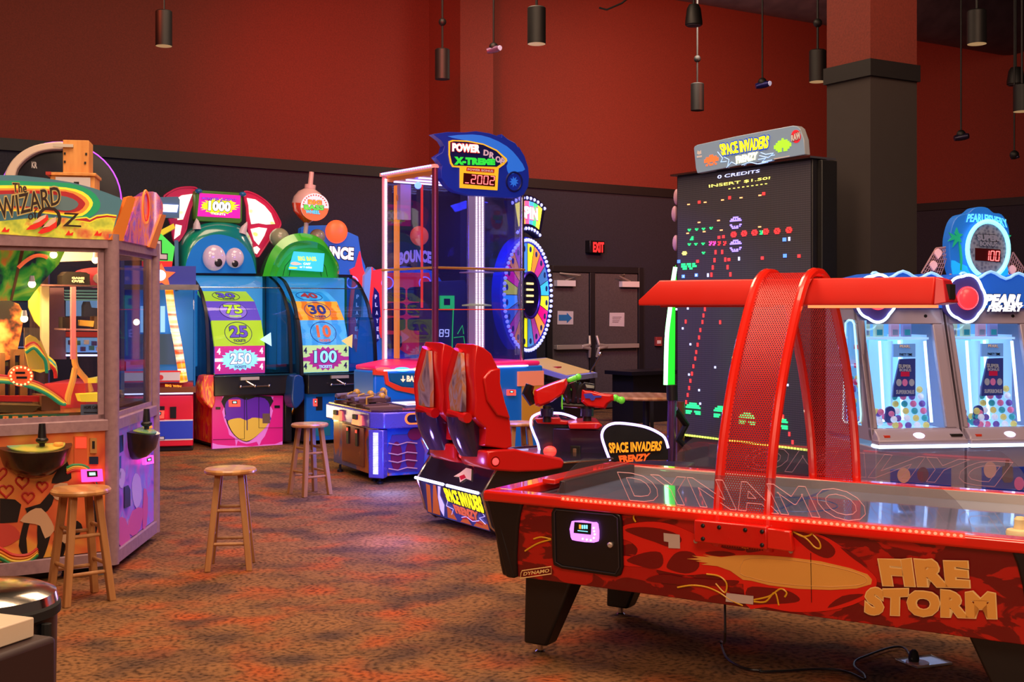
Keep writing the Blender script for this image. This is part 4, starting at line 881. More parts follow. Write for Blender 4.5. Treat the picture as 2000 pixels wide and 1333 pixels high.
b = MB(); b.box(AF, -0.3, aw+0.03, -0.1, 0.2, 0.66, 0.72, M('bronze_ledge', (150, 90, 60), 0.35, 0.5)); b.box(AF, -0.3, aw, -0.09, -0.02, 0.645, 0.66, WHL)
b.box(AF, -0.3, aw-0.1, -0.05, 0.05, 0.78, 0.9, M('red_sign_bar', (210, 40, 40), 0.4, e=0.3)); b.box(AF, -0.3, aw-0.14, -0.06, -0.05, 0.795, 0.885, WHT)
letter(b, 'BIG WIN', q4(AF, 'A4', '145,692 285,700 145,670 285,680', -0.065), AF.y, M('amber_text', (250, 170, 30), 0.5, e=0.5), 0.003, 0.05, redin, 0.04); b.disc(AF, AF.l(AF.pt(314, 753, -0.06)).x, 0.83, -0.066, 0.028, 0.028, 0.004, redin); b.build('control_shelf', T, bevel=0.006)
# glass bay with blue interior
zt = 1.80
b = MB(); b.box(AF, -0.3, aw+0.02, 0.5, 0.6, 0.62, zt+0.28, M('bay_blue', (50, 130, 200), 0.4, e=0.3)); b.box(AF, -0.3, aw, 0.06, 0.55, 0.72, 0.76, M('bay_red_floor', (170, 50, 50), 0.5)); b.build('rear_body', T)
b = MB(); b.box(AF, -0.25, aw-0.15, 0.45, 0.495, 0.95, 1.3, M('grandstand_grey', (70, 100, 130), 0.6, e=0.15))
for i in range(5): b.box(AF, -0.25+i*0.11, -0.2+i*0.11, 0.43, 0.45, 1.32, 1.62, M('pale_blue_window', (150, 210, 240), 0.4, e=0.7))
b.build('scenery', T)
b = MB(); b.prism([AF.w(aw, y, z) for y, z in ((0.1, 0.72), (0.5, 0.72), (0.5, zt), (0.35, zt))], AF.x*0.01, glass('blue_tint_glass')); b.build('side_glass', T)
b = MB(); b.prism([AF.w(-0.3, 0.2, 1.0), AF.w(-0.14, 0.2, 1.0), AF.w(-0.14, 0.3, 1.95), AF.w(-0.3, 0.3, 1.95)], AF.y*0.02, M('deep_blue_board', (20, 60, 150), 0.5, e=0.2)); b.build('board', T)
b = MB(); P = [AF.pt(*q, l) for q, l in zip(px('A4', '190,0 290,600'), (0.12, -0.02))]; P[0] = AF.pt(*px('A3', [(185, 1090)])[0], 0.3); P = [P[0], AF.pt(*px('A4', [(210, 100)])[0], 0.18), AF.pt(*px('A4', [(255, 330)])[0], 0.06), AF.pt(*px('A4', [(305, 650)])[0], -0.03)]
b.tube(smooth([tuple(p) for p in P], 8, False), 0.045, ramp_mat('rainbow_light_tube', [(0.2, (230, 40, 20)), (0.35, (255, 150, 20)), (0.5, (255, 240, 190)), (0.62, (220, 60, 30)), (0.8, (255, 190, 40))], scale=3.0, detail=2, rough=0.3, stretch=(0.3, 0.3, 3), e=1.1), 14); b.build('light_tube', T, label='glowing red and gold light tube')
b = MB(); b.box(AF, -0.35, aw+0.06, 0.1, 0.45, zt, zt+0.06, CHR); b.box(AF, -0.3, aw+0.03, 0.16, 0.2, zt+0.06, zt+0.27, M('star_blue_sign', (50, 60, 150), 0.4, e=0.2)); hd = b.build('header', T)
st = [(AF.l(AF.pt(*px('A3', [(115, 965)])[0], 0.14)).x, AF.l(AF.pt(*px('A3', [(115, 965)])[0], 0.14)).z)][0]
b = MB(); b.prism([AF.w(st[0]+(0.16 if a % 2 == 0 else 0.075)*cos(a*pi/5+pi/2), 0.14, st[1]+(0.15 if a % 2 == 0 else 0.07)*sin(a*pi/5+pi/2)) for a in range(10)], AF.y*0.02, M('star_orange', (245, 90, 40), 0.4, e=1.0)); b.ball(AF.w(st[0]-0.01, 0.12, st[1]+0.01), (0.06, 0.02, 0.06), WHL, AF); b.build('star_lamp', hd)
b = MB(); b.prism(AF.pts('A3', '-60,700 60,720 110,580 235,700 210,870 55,830 -60,830', 0.2), AF.y*0.05, M('field_green_lit', (60, 200, 70), 0.4, e=0.7)); b.prism(AF.pts('A3', '-60,825 215,830 210,880 -60,880', 0.16), AF.y*0.06, M('red_lit', (220, 30, 30), 0.4, e=0.5))
letter(b, 'BALL', q4(AF, 'A3', '-260,790 165,812 -260,640 165,650', 0.19), AF.y, WHT, 0.004, 0.06, INK, 0.05); b.build('green_sign', hd)
b = MB(); b.prism(AF.pts('A3', '60,255 265,250 280,275 275,440 60,440', 0.45), AF.y*0.1, M('steel_blue', (60, 110, 160), 0.35)); b.prism(AF.pts('A3', '125,318 268,325 255,390 130,385', 0.44), AF.y*0.02, WHL); b.prism(AF.pts('A3', '90,560 225,490 240,530 120,600', 0.4), AF.y*0.1, M('yellow_trim', (226, 200, 30), 0.4, e=0.3)); b.prism(AF.pts('A3', '232,640 265,640 270,1090 240,1100', 0.25), AF.y*0.3, M('steel_blue', (60, 110, 160), 0.35)); b.build('top_lamp_box', T, label='steel blue box with a white lamp')
# ================================================================ ball drop tower
PF = Fr((-0.825, 13.2, 0), 36.7); PWD, PDP = 1.17, 1.06; RZ = 3.10
T = thing('ball_drop_tower', PF, 'tall clear-sided ball drop tower with a blue flame-shaped header sign', 'arcade game')
tub = M('tower_blue', (16, 110, 190), 0.38, e=0.12); org = M('trim_orange', (226, 60, 26), 0.35, e=0.15); gold = M('gold_band', (220, 160, 70), 0.3, 0.6)
bx0 = PF.l(PF.pt(731, 740, -0.32)).x; bxl = PF.l(PF.pt(702, 740, -0.02)).x
def foot(i, z): return [PF.w(x, y, z) for x, y in ((bx0+i, -0.32+i), (1.22-i, -0.32+i), (1.22-i, PDP+0.1-i), (0.0+i, PDP+0.1-i), (bxl+i, 0.1))]
b = MB(); b.prism(foot(0, 0.05), Vector((0, 0, 0.91)), tub); b.prism(foot(0.02, 0.96), Vector((0, 0, 0.05)), M('tower_magenta', (230, 30, 90), 0.35, e=0.3)); b.prism(foot(0.06, 0.0), Vector((0, 0, 0.05)), BLK)
cb = b.build('cabinet', T, bevel=0.02)
b = MB(); b.box(PF, bx0+0.1, 1.0, -0.34, -0.315, 0.955, 0.97, WHL)
b.prism(PF.pts('A6', '805,425 900,440 912,510 1000,548 1300,575 1300,610 1100,600 960,570 890,530 880,470 805,465', -0.34), PF.y*0.02, org)
b.prism(PF.pts('A6', '915,455 1215,455 1215,545 1010,545 920,505', -0.335), PF.y*0.015, M('teal_window', (10, 90, 120), 0.4, e=0.1))
for x, mt in ((875, M('oval_red', (250, 90, 80), 0.4, e=1.0)), (1005, M('oval_cyan', (90, 190, 220), 0.4, e=1.0)), (1130, M('oval_amber', (250, 170, 80), 0.4, e=1.0))):
    b.prism([PF.pt(*q, -0.34) for q in px('A6', [(x+52*cos(a*pi/10), 428+16*sin(a*pi/10)) for a in range(20)])], PF.y*0.01, mt)
b.build('control_panel', cb)
b = MB(); cor = M('coral_lit', (255, 170, 130), 0.4, e=1.6); letter(b, 'BALLS', q4(PF, 'A6', '1032,512 1138,516 1034,470 1140,474', -0.338), PF.y, cor, 0.003, 0.03)
for x in (1007, 1165): b.prism(PF.pts('A6', '%d,472 %d,472 %d,495 %d,495 %d,515 %d,495 %d,495' % (x-3, x+3, x+3, x+17, x, x-17, x-3), -0.338), PF.y*-0.003, cor)
b.build('lettering', cb, label='lit coral lettering')
b = MB(); b.box(PF, 0.92, 1.21, -0.345, -0.32, 0.34, 0.74, M('mustard_door', (214, 150, 40), 0.45, e=0.08)); b.box(PF, 0.86, 1.21, -0.35, -0.32, 0.74, 0.9, M('orange_pink_band', (230, 130, 90), 0.4, e=0.3)); yp = b.build('door', cb, label='mustard yellow door')
card_reader(PF, 'B2', '1048,925 1115,925 1115,970 1048,970', -0.35, 0, T)
# posts
pur2 = M('plum_post', (120, 50, 80), 0.3, 0.5)
dots = M('led_dot_warm', (255, 235, 220), 0.4, e=2.6)
for (x, y, mt, r) in ((0.0, 0.0, pur2, 0.036), (PWD, 0, CHR, 0.026), (0, PDP, M('pale_pink_post', (220, 170, 200), 0.35), 0.03), (PWD, PDP, CHR, 0.022)):
    b = MB(); b.cyl(PF.w(x, y, 0.28 if x > 0.5 and y == 0 else 1.0), PF.w(x, y, RZ), r, mt, n=14); b.build('post', T)
b = MB()
for k in range(110): b.box(PF, -0.012, 0.012, PDP-0.04, PDP-0.03, 1.02+k*0.0187, 1.032+k*0.0187, dots)
b.build('post_light_strip', T, label='line of small white lights')
b = MB(); b.box(PF, 0.1, 0.13, PDP-0.12, PDP-0.04, 1.02, RZ-0.1, M('orange_lit_rod', (255, 150, 40), 0.35, e=0.7)); b.box(PF, 0.28, 0.30, PDP-0.35, PDP-0.33, 1.6, RZ-0.1, M('red_lit_rod', (255, 60, 30), 0.35, e=0.7)); b.build('ball_chute', T)
ctr = PF.l(PF.pt(931, 500, 0.5)).x
b = MB(); b.box(PF, ctr-0.07, ctr+0.07, 0.44, 0.56, 1.0, RZ-0.05, M('cream_column', (214, 200, 186), 0.4, e=0.15))
for xx in (-0.045, 0.0, 0.04):
    for k in range(100): b.box(PF, ctr+xx-0.008, ctr+xx+0.008, 0.432, 0.44, 1.05+k*0.02, 1.062+k*0.02, dots)
b.build('light_column', T, label='cream column lined with small white lights')
b = MB(); b.lathe(PF.w(ctr, 0.5, 1.62), [(0.17, 0), (0.17, 0.015), (0.07, 0.03)], M('pale_lime_ring', (200, 210, 120), 0.4, e=0.3), 28); b.lathe(PF.w(ctr, 0.5, 2.0), [(0.20, 0), (0.20, 0.01), (0.07, 0.02)], WHT, 28); b.build('target_ring', T)
# panes
for nm, P in (('front_pane', [(0.03, 0, 1.02), (PWD-0.02, 0, 0.8), (PWD-0.02, 0, RZ-0.02), (0.03, 0, RZ-0.02)]), ('side_pane', [(0, 0.03, 1.02), (0, PDP-0.03, 1.02), (0, PDP-0.03, RZ-0.02), (0, 0.03, RZ-0.02)]),
              ('side_pane', [(PWD, 0.03, 0.8), (PWD, PDP-0.03, 0.8), (PWD, PDP-0.03, RZ-0.02), (PWD, 0.03, RZ-0.02)]), ('rear_pane', [(0.03, PDP, 1.02), (PWD-0.02, PDP, 1.02), (PWD-0.02, PDP, RZ-0.02), (0.03, PDP, RZ-0.02)])):
    b = MB(); b.prism([PF.w(*p) for p in P], PF.y*0.006 if P[0][1] == P[1][1] else PF.x*0.006, glass('tower_glass', (225, 225, 250), 0.04, 0.02, (120, 110, 220))); b.build(nm, T)
b = MB()
for (a, c) in (((-0.02, -0.02), (PWD+0.02, -0.02)), ((-0.02, -0.02), (-0.02, PDP+0.02)), ((PWD+0.02, -0.02), (PWD+0.02, PDP+0.02))): b.cyl(PF.w(*a, 2.03), PF.w(*c, 2.03), 0.014, gold, n=8); b.cyl(PF.w(*a, 1.58), PF.w(*c, 1.58), 0.006, org, n=6)
b.build('band', T, label='gold band around the tower'); 
b = MB(); b.box(PF, -0.04, PWD+0.04, -0.04, PDP+0.04, RZ, RZ+0.04, M('roof_cream', (230, 190, 170), 0.4, e=0.12)); b.box(PF, 0.02, PWD-0.02, 0.02, PDP-0.02, RZ-0.06, RZ, M('roof_orange', (230, 130, 40), 0.4, e=0.35))
for k in range(4): b.box(PF, 0.05, PWD-0.05, 0.12+k*0.26, 0.16+k*0.26, RZ-0.075, RZ-0.06, WHL)
rf = b.build('roof', T)
b = MB(); bl = M('blue_led', (90, 120, 255), 0.4, e=6)
for k in range(22): b.box(PF, -0.05, -0.04, 0.02+k*0.048, 0.045+k*0.048, RZ+0.02, RZ+0.035, bl)
b.build('roof_light_strip', rf, label='line of small blue lights')
b = MB(); b.lathe(PF.w(0.12, PDP-0.2, RZ-0.25), [(0.07, 0), (0.07, 0.03)], M('pulley_orange', (236, 140, 30), 0.4, e=0.3), 20, PF.y); b.box(PF, 0.06, 0.2, PDP-0.25, PDP-0.18, RZ-0.5, RZ-0.1, WHT); b.ball(PF.w(0.2, PDP-0.4, RZ-0.12), 0.04, bl, nu=10, nv=6); b.build('pulley', T)
# header sign
hs = M('header_blue', (18, 40, 150), 0.4, e=0.22)
SYL = -0.10
b = MB(); b.prism(PF.pts('B1', '440,92 560,75 700,78 790,68 900,85 1000,120 1000,92 1045,130 1110,165 1150,225 1140,195 1185,270 1215,360 1222,440 1215,520 1180,585 1120,612 900,600 740,590 620,560 560,520 510,450 505,390 515,350 480,300 460,278 520,240 535,190 510,145', SYL), PF.y*0.09, hs); hd = b.build('header_sign', T, label='flame-shaped blue header sign', bevel=0.006)
b = MB(); lb = M('header_light_blue', (40, 110, 220), 0.4, e=0.4)
b.prism(PF.pts('B1', '560,110 760,95 900,120 1040,190 1130,280 1190,380 1130,400 1060,420 1040,350 1050,320 980,240 820,170 690,140', SYL-0.004, sm=2), PF.y*0.003, lb)
ccx, ccy = 1100, 480
b.tube([PF.pt(*q, SYL-0.003) for q in px('B1', [(ccx+62*cos(a*pi/14), ccy+78*sin(a*pi/14)) for a in range(28)])], 0.012, M('header_dark_blue', (10, 20, 90), 0.4), 6, closed=True)
b.prism([PF.pt(*q, SYL-0.004) for q in px('B1', [(ccx+(38 if a % 2 else 20)*cos(a*pi/9), ccy+(44 if a % 2 else 24)*sin(a*pi/9)) for a in range(18)])], PF.y*0.003, lb)
b.build('swirl_artwork', hd)
b = MB(); fr_s = '570,150 600,140 720,145 850,170 960,220 1040,290 1045,310 1020,340 975,372 965,550 660,530 660,365 600,360 582,330 570,260'
b.prism(PF.pts('B1', fr_s, SYL-0.012), PF.y*0.01, M('frame_yellow', (226, 180, 40), 0.4, e=0.5))
b.prism(PF.pts('B1', '582,158 610,150 720,155 850,180 955,230 1028,300 1005,325 960,358 610,348 595,325 580,260', SYL-0.015), PF.y*0.005, M('navy_face', (14, 20, 90), 0.4))
b.build('name_board', hd, label='yellow edged navy name board')
b = MB(); letter(b, 'POWER', q4(PF, 'B1', '597,232 818,245 597,165 822,180', SYL-0.018), PF.y, M('power_white_red', (255, 235, 220), 0.4, e=1.6), 0.005, 0.05, M('power_red', (255, 50, 20), 0.4, e=1.2), 0.05)
for ch, x, y, w_, ro in (('D', 850, 218, 42, 8), ('R', 895, 235, 42, 18), ('O', 944, 264, 44, 28), ('P', 984, 280, 36, 36)):
    r_ = radians(ro); h_ = 48
    q = [(x, y+h_), (x+w_*cos(r_), y+h_+w_*sin(r_)), (x+h_*sin(r_)*0.5, y), (x+w_*cos(r_)+h_*sin(r_)*0.5, y+w_*sin(r_))]
    letter(b, ch, [PF.pt(*p, SYL-0.018) for p in px('B1', q)], PF.y, M('drop_silver', (190, 170, 190), 0.4, e=0.3), 0.005, 0.04)
letter(b, 'X-TREME', q4(PF, 'B1', '612,342 945,345 612,275 945,295', SYL-0.018), PF.y, M('xtreme_green', (40, 200, 60), 0.4, e=0.7), 0.004, 0.08)
b.prism(PF.pts('B1', '715,362 940,378 938,408 712,392', SYL-0.016), PF.y*0.002, M('label_red', (170, 20, 20), 0.4, e=0.3)); letter(b, 'POWER BONUS', q4(PF, 'B1', '722,388 930,403 722,370 930,385', SYL-0.018), PF.y, WHT, 0.002, 0.03)
b.prism(PF.pts('B1', '690,408 948,432 944,520 686,498', SYL-0.016), PF.y*0.002, M('display_maroon', (60, 5, 10), 0.3)); seg7(b, '_2002', q4(PF, 'B1', '690,490 944,508 694,418 950,436', SYL-0.018), PF.y, M('digit_red', (255, 90, 90), 0.4, e=3.0)); b.build('lettering', hd)
# ================================================================ ball bounce game behind the tower
KF = Fr(pY(600, 600, 15.9), 30)
T = thing('ball_bounce_game', KF, 'blue two-player ball game with an orange ball on top and its reflection built as a right half, behind the drop tower', 'arcade game')
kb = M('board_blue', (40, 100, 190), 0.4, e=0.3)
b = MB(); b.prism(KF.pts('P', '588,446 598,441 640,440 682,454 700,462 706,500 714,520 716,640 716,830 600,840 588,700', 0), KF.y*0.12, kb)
b.prism(KF.pts('P', '716,560 722,525 727,521 735,528 760,524 790,520 850,530 870,560 870,800 716,845', 0.02), KF.y*0.12, kb); bd = b.build('backboard', T, bevel=0.008)  # right half is the game's reflection in the tower glass, built solid
b = MB(); rp = M('pod_red', (235, 44, 40), 0.4, e=0.55)
b.prism(KF.pts('A5', '845,905 895,880 935,740 958,880 985,960 975,1100 960,1333 940,1330 830,1333 850,1150 870,1010', -0.03), KF.y*0.03, rp)
b.prism(KF.pts('P', '727,529 748,525 752,533 838,533 845,560 848,690 800,694 745,660 735,620 728,560', -0.03), KF.y*0.03, rp); b.prism(KF.pts('A6', '640,0 710,0 700,180 690,310 640,200', -0.03), KF.y*0.03, M('magenta_lower', (200, 40, 110), 0.4, e=0.3)); b.build('player_pod', T, label='red player pod')
b = MB(); nv = M('navy_label', (24, 24, 110), 0.4, e=0.1)
b.prism(KF.pts('A5', '890,1065 945,1060 968,1100 960,1333 860,1333 875,1200', -0.036), KF.y*0.005, nv); b.prism(KF.pts('A5', '1060,1060 1085,1090 1105,1120 1120,1333 1040,1333 1050,1190', -0.036), KF.y*0.005, nv)
b.prism(KF.pts('A6', '680,0 718,0 705,150 690,150', -0.036), KF.y*0.005, nv); b.prism(KF.pts('A6', '790,0 850,0 840,230 820,250 800,200', -0.036), KF.y*0.005, nv)
b.prism(KF.pts('A6', '1150,0 1190,0 1200,300 1160,330 1130,370 1130,330 1160,270', -0.036), KF.y*0.005, M('bracket_navy', (20, 70, 140), 0.4, e=0.1))
lt = M('label_text', (190, 190, 240), 0.4, e=0.5)
for i, ch in enumerate('PLAYER'):
    y = 1130+i*72
    letter(b, ch, q4(KF, 'A5', '%d,%d %d,%d %d,%d %d,%d' % (900-i*3, y+38, 924-i*3, y+38, 900-i*3, y, 924-i*3, y), -0.04), KF.y, lt, 0.003, 0.03)
    letter(b, 'PLAYER'[i], q4(KF, 'A5', '%d,%d %d,%d %d,%d %d,%d' % (1066+i*4, y+38, 1086+i*4, y+38, 1066+i*4, y, 1086+i*4, y), -0.04), KF.y, lt, 0.003, 0.03)
b.build('label_strip', bd)
b = MB(); b.prism(KF.pts('A5', '975,960 1035,880 1050,900 1030,1000 1005,1333 960,1333', -0.10), KF.y*0.14, M('pale_blue_fin', (110, 160, 225), 0.35, e=0.25)); b.prism(KF.pts('A5', '1035,880 1052,890 1040,1333 1020,1333', -0.1), KF.y*0.05, rp); b.build('divider_fin', T, label='pale blue divider fin')
ob = M('orange_ball', (255, 96, 50), 0.4, e=0.7)
for cx, cy, r in ((657, 453, 23), (819, 461, 20)):  # second ball stands for the reflection of the first
    c = KF.pt(cx, cy, -0.04); b = MB(); b.ball(c, (r*16.1/F, 0.08, r*16.1/F), ob, KF); b.build('ball_sign', T, label='glowing orange ball')
b = MB(); letter(b, 'BOUNCE', q4(KF, 'P', '602,501 690,509 604,478 691,484', -0.005), KF.y, WHT if 0 else M('white_lit', (245, 235, 245), 0.4, e=0.7), 0.006, 0.06, INK, 0.05)
letter(b, 'BOUNCE', q4(KF, 'P', '779,519 842,516 779,494 842,492', -0.005), KF.y, M('white_lit_reflection', (200, 180, 220), 0.4, e=0.4), 0.006, 0.06, INK, 0.04, bend=0.2); b.build('lettering', bd)  # dimmer copy of the name stands for its reflection
b = MB()
for (x0, y0, x1, y1) in ((752, 562, 792, 588), (796, 562, 835, 588), (752, 593, 792, 616), (796, 593, 835, 616), (752, 622, 792, 645), (796, 622, 835, 645), (748, 655, 785, 680)):
    b.prism(KF.pts('P', smooth([(x0+4, y0), (x1-4, y0), (x1, (y0+y1)/2), (x1-4, y1), (x0+4, y1), (x0, (y0+y1)/2)], 3), -0.036), KF.y*0.005, M('dark_window', (40, 20, 40), 0.3)); 
b.build('pod_windows', bd)
b = MB()
for cx, cy in ((757, 553), (830, 553), (688, 552)): b.tube([KF.pt(cx+11*cos(a*pi/10), cy+11.5*sin(a*pi/10), -0.04) for a in range(20)], 0.008, M('ring_blue_lit', (130, 130, 255), 0.4, e=1.5), 6, closed=True)
b.build('hoop_light', T, label='glowing blue hoop'); 
b = MB(); b.box(KF, 0.05, 1.1, 0.13, 0.45, 0.0, 1.0, M('navy_cabinet', (24, 40, 110), 0.4)); b.build('cabinet', T, bevel=0.01)
# ================================================================ game with a green lit frame
JF = Fr(pY(862, 600, 16.2), 30)
T = thing('green_framed_game', JF, 'dark game with a green lit frame and score digits, seen through the drop tower', 'arcade game')
b = MB(); b.prism(JF.pts('B2', '470,40 700,30 715,60 715,330 700,700 460,700 460,200', 0.02), JF.y*0.5, M('dusk_green_cabinet', (52, 66, 70), 0.5)); b.build('cabinet', T, bevel=0.01)
gl_ = M('green_lit', (40, 220, 70), 0.4, e=1.2)
b = MB(); b.prism(JF.pts('B2', '505,158 615,158 615,265 505,265', -0.02), JF.y*0.04, gl_); b.prism(JF.pts('B2', '530,182 580,182 580,235 530,235', -0.025), JF.y*0.01, M('dark_green', (20, 60, 40), 0.4)); b.tube(JF.pts('B2', '606,265 600,420 595,640', 0, closed=False), 0.008, gl_, 6); b.tube(JF.pts('B2', '610,500 690,490 700,560 695,660', 0, closed=False), 0.006, gl_, 6); b.tube(JF.pts('B2', '640,470 680,400 690,470', 0, closed=False), 0.006, gl_, 6); b.build('lit_frame', T, label='green glowing frame')
b = MB(); seg7(b, '89', q4(JF, 'B2', '485,492 575,492 488,432 578,432', -0.01), JF.y, M('digit_white', (230, 240, 255), 0.4, e=2)); b.build('score_digits', T)
# ================================================================ prize wheel game
WC = pY(1030, 577, 16.2); WHF = Fr(WC, 64); wz = WC.z; wr = 0.70
T = thing('prize_wheel_game', WHF, 'big upright prize wheel of bright wedges ringed by white bulbs, right of the drop tower', 'arcade game')
b = MB(); b.disc(WHF, 0, wz, 0.02, wr*1.10, wr*1.10, 0.12, M('wheel_backing_blue', (20, 30, 150), 0.4, e=0.5), 48); b.build('wheel_backing', T)
wc = [(240, 236, 30), (250, 140, 50), (190, 50, 130), (60, 110, 170), (60, 190, 235), (225, 232, 40), (240, 10, 120), (250, 150, 60), (170, 60, 150), (70, 130, 190)]
NS = 20
for k in range(NS):
    a0, a1 = k*2*pi/NS, (k+1)*2*pi/NS
    P = [WHF.w(0, 0, wz)]+[WHF.w(wr*0.98*sin(a0+(a1-a0)*i/4), 0, wz+wr*0.98*cos(a0+(a1-a0)*i/4)) for i in range(5)]
    c = wc[k % len(wc)]; b = MB(); b.prism(P, WHF.y*0.015, M('wedge_%d' % (k % 10), c, 0.4, e=0.75))
    b.tube([P[0], P[1]], 0.005, INK, 4)
    am_ = (a0+a1)/2; b.disc(WHF, wr*0.88*sin(am_), wz+wr*0.88*cos(am_), -0.003, 0.035, 0.04, 0.004, M('wedge_mark', (30, 60, 120), 0.4), 10)
    b.build('wheel_wedge', T)
b = MB(); b.disc(WHF, 0, wz, -0.035, 0.31, 0.31, 0.035, M('hub_black', (20, 16, 40), 0.4), 36); b.tube([WHF.w(0.30*cos(a*pi/20), -0.04, wz+0.30*sin(a*pi/20)) for a in range(40)], 0.02, M('hub_ring_violet', (70, 40, 140), 0.3, 0.6), 8, closed=True)
for i, z in enumerate((0.14, 0.06, -0.02, -0.1)): b.box(WHF, -0.10, 0.1, -0.045, -0.035, wz+z, wz+z+0.025, M('hub_gold_lit', (255, 220, 120), 0.4, e=1.6))
hb = b.build('hub', T, label='dark wheel hub')
bulb = MB().ball(WHF.w(0, -0.02, wz+wr*1.04), 0.024, M('wheel_bulb', (175, 180, 255), 0.25, e=1.1), nu=10, nv=6)
bo = bulb.build('bulb', T); base = bo.data
cen = Vector((0, 0, wz))
for k in range(1, 64):
    o = bo.copy(); COL.objects.link(o); o.parent = T
    o.matrix_basis = Matrix.Translation(cen) @ Matrix.Rotation(k*2*pi/64, 4, 'Y') @ Matrix.Translation(-cen)
b = MB()
P = [(0.62*sin(a), wz+0.62*cos(a)*0+0.80+0.10*cos(a*1.5)) for a in ()]
def arcp(r, a0, a1, n): return [(r*sin(a0+(a1-a0)*i/n), r*cos(a0+(a1-a0)*i/n)) for i in range(n+1)]
o1 = arcp(1.32, -0.42, 0.42, 12); i1 = arcp(0.84, 0.42, -0.42, 12)
b.prism([WHF.w(x, -0.02, wz+z) for x, z in o1+i1], WHF.y*0.1, M('marquee_black', (20, 16, 40), 0.4)); mq = b.build('marquee', T, label='curved marquee ringed by bulbs')
b = MB(); cols_ = [(250, 240, 60), (250, 150, 60), (240, 80, 120), (70, 150, 240), (60, 210, 120), (240, 230, 60)]
for k in range(6):
    a0 = -0.34+k*0.68/6; b.prism([WHF.w(x, -0.025, wz+z) for x, z in arcp(1.24, a0, a0+0.68/6, 3)+arcp(0.94, a0+0.68/6, a0, 3)], WHF.y*0.004, M('marquee_band_%d' % k, cols_[k], 0.4, e=1.3))
letter(b, 'SPIN', [WHF.w(-0.26, -0.03, wz+1.0), WHF.w(0.26, -0.03, wz+1.0), WHF.w(-0.26, -0.03, wz+1.17), WHF.w(0.26, -0.03, wz+1.17)], WHF.y, M('marquee_text', (255, 220, 190), 0.4, e=1.0), 0.004, 0.06, M('marquee_pink', (240, 60, 120), 0.4, e=0.6), 0.05); b.build('lit_face', mq)
for r, a, n in ((1.28, 0.40, 9), (0.88, 0.40, 8)):
    for x, z in arcp(r, -a, a, n):
        o = bo.copy(); COL.objects.link(o); o.parent = mq; o.matrix_basis = Matrix.Translation(Vector((x, 0, wz+z)))@Matrix.Translation(-Vector((0, 0, wz+wr*1.04)))
b = MB(); b.box(WHF, -0.3, 0.3, 0.0, 0.35, 0.0, wz, M('navy_cabinet', (24, 40, 110), 0.4)); b.box(WHF, -0.42, 0.42, -0.72, 0.0, 0.02, 0.66, M('console_black', (24, 22, 28), 0.35)); b.build('cabinet', T, bevel=0.01)
b = MB(); b.hexa([WHF.w(x, y, z) for (x, y, z) in ((-0.48, -0.80, 0.68), (0.48, -0.80, 0.68), (0.48, -0.05, 0.86), (-0.48, -0.05, 0.86), (-0.48, -0.80, 0.74), (0.48, -0.80, 0.74), (0.48, -0.05, 0.93), (-0.48, -0.05, 0.93))], M('console_edge', (150, 150, 190), 0.35))
b.hexa([WHF.w(x, y, z) for (x, y, z) in ((-0.45, -0.76, 0.751), (0.45, -0.76, 0.751), (0.45, -0.08, 0.923), (-0.45, -0.08, 0.923), (-0.45, -0.76, 0.756), (0.45, -0.76, 0.756), (0.45, -0.08, 0.928), (-0.45, -0.08, 0.928))], M('console_yellow', (220, 180, 90), 0.4, e=0.1))
b.box(WHF, -0.15, -0.02, -0.5, -0.38, 0.81, 0.84, M('console_red', (180, 40, 50), 0.4)); b.build('console', T, label='sloping yellow control top'); 
b = MB(); b.tube(smooth([tuple(WHF.w(0.3, -0.75, 0.73)), tuple(WHF.w(0.33, -0.85, 0.9)), tuple(WHF.w(0.33, -0.9, 1.0))], 4, False), 0.012, CHR, 8); b.ball(WHF.w(0.33, -0.9, 1.0), 0.03, CHR, nu=10, nv=6); b.build('lever', T)
# ================================================================ low fishing table game
HF = Fr((-1.24, 11.0, 0), 27); HW_, HL_ = 1.1, 1.28; HT = 0.665
T = thing('fishing_table_game', HF, 'low blue table game with brown harpoon guns on top and a lit white corner strip', 'arcade game')
vch = M('violet_chrome', (120, 110, 215), 0.28, 0.55)
seaa = ramp_mat('sea_and_sunset_print', [(0.30, (30, 50, 150)), (0.46, (40, 90, 190)), (0.52, (200, 110, 40)), (0.75, (226, 140, 50))], scale=2.1, detail=4, rough=0.3, stretch=(1, 1, 1), dist=1.0, coat=0.5)
b = MB(); b.box(HF, 0.06, HW_-0.06, 0.06, HL_, 0.07, HT-0.15, seaa); b.build('cabinet', T, bevel=0.006)
b = MB(); b.prism([HF.w(*p) for p in ((0.0, 0.10, HT-0.16), (0.10, 0.0, HT-0.16), (HW_, 0.0, HT-0.16), (HW_, HL_+0.05, HT-0.16), (0.0, HL_+0.05, HT-0.16))], Vector((0, 0, 0.145)), vch); b.build('top_band', T, label='violet metallic band', bevel=0.012)
b = MB(); b.prism([HF.w(*p) for p in ((0.02, 0.11, HT-0.015), (0.11, 0.02, HT-0.015), (HW_-0.02, 0.02, HT-0.015), (HW_-0.02, HL_+0.03, HT-0.015), (0.02, HL_+0.03, HT-0.015))], Vector((0, 0, 0.015)), M('wine_tabletop', (60, 30, 60), 0.2, coat=0.5)); b.build('tabletop', T)
b = MB(); b.box(HF, 0.45, 0.95, 0.35, 0.85, HT, HT+0.012, M('screen_frame', (120, 120, 150), 0.3, 0.5)); b.box(HF, 0.49, 0.91, 0.4, 0.8, HT+0.012, HT+0.016, M('screen_white_lit', (215, 215, 255), 0.3, e=1.4)); b.box(HF, 0.5, 0.9, 0.42, 0.5, HT+0.016, HT+0.018, M('screen_red_lit', (255, 90, 60), 0.3, e=1.2)); b.build('game_screen', T, label='glowing white screen')
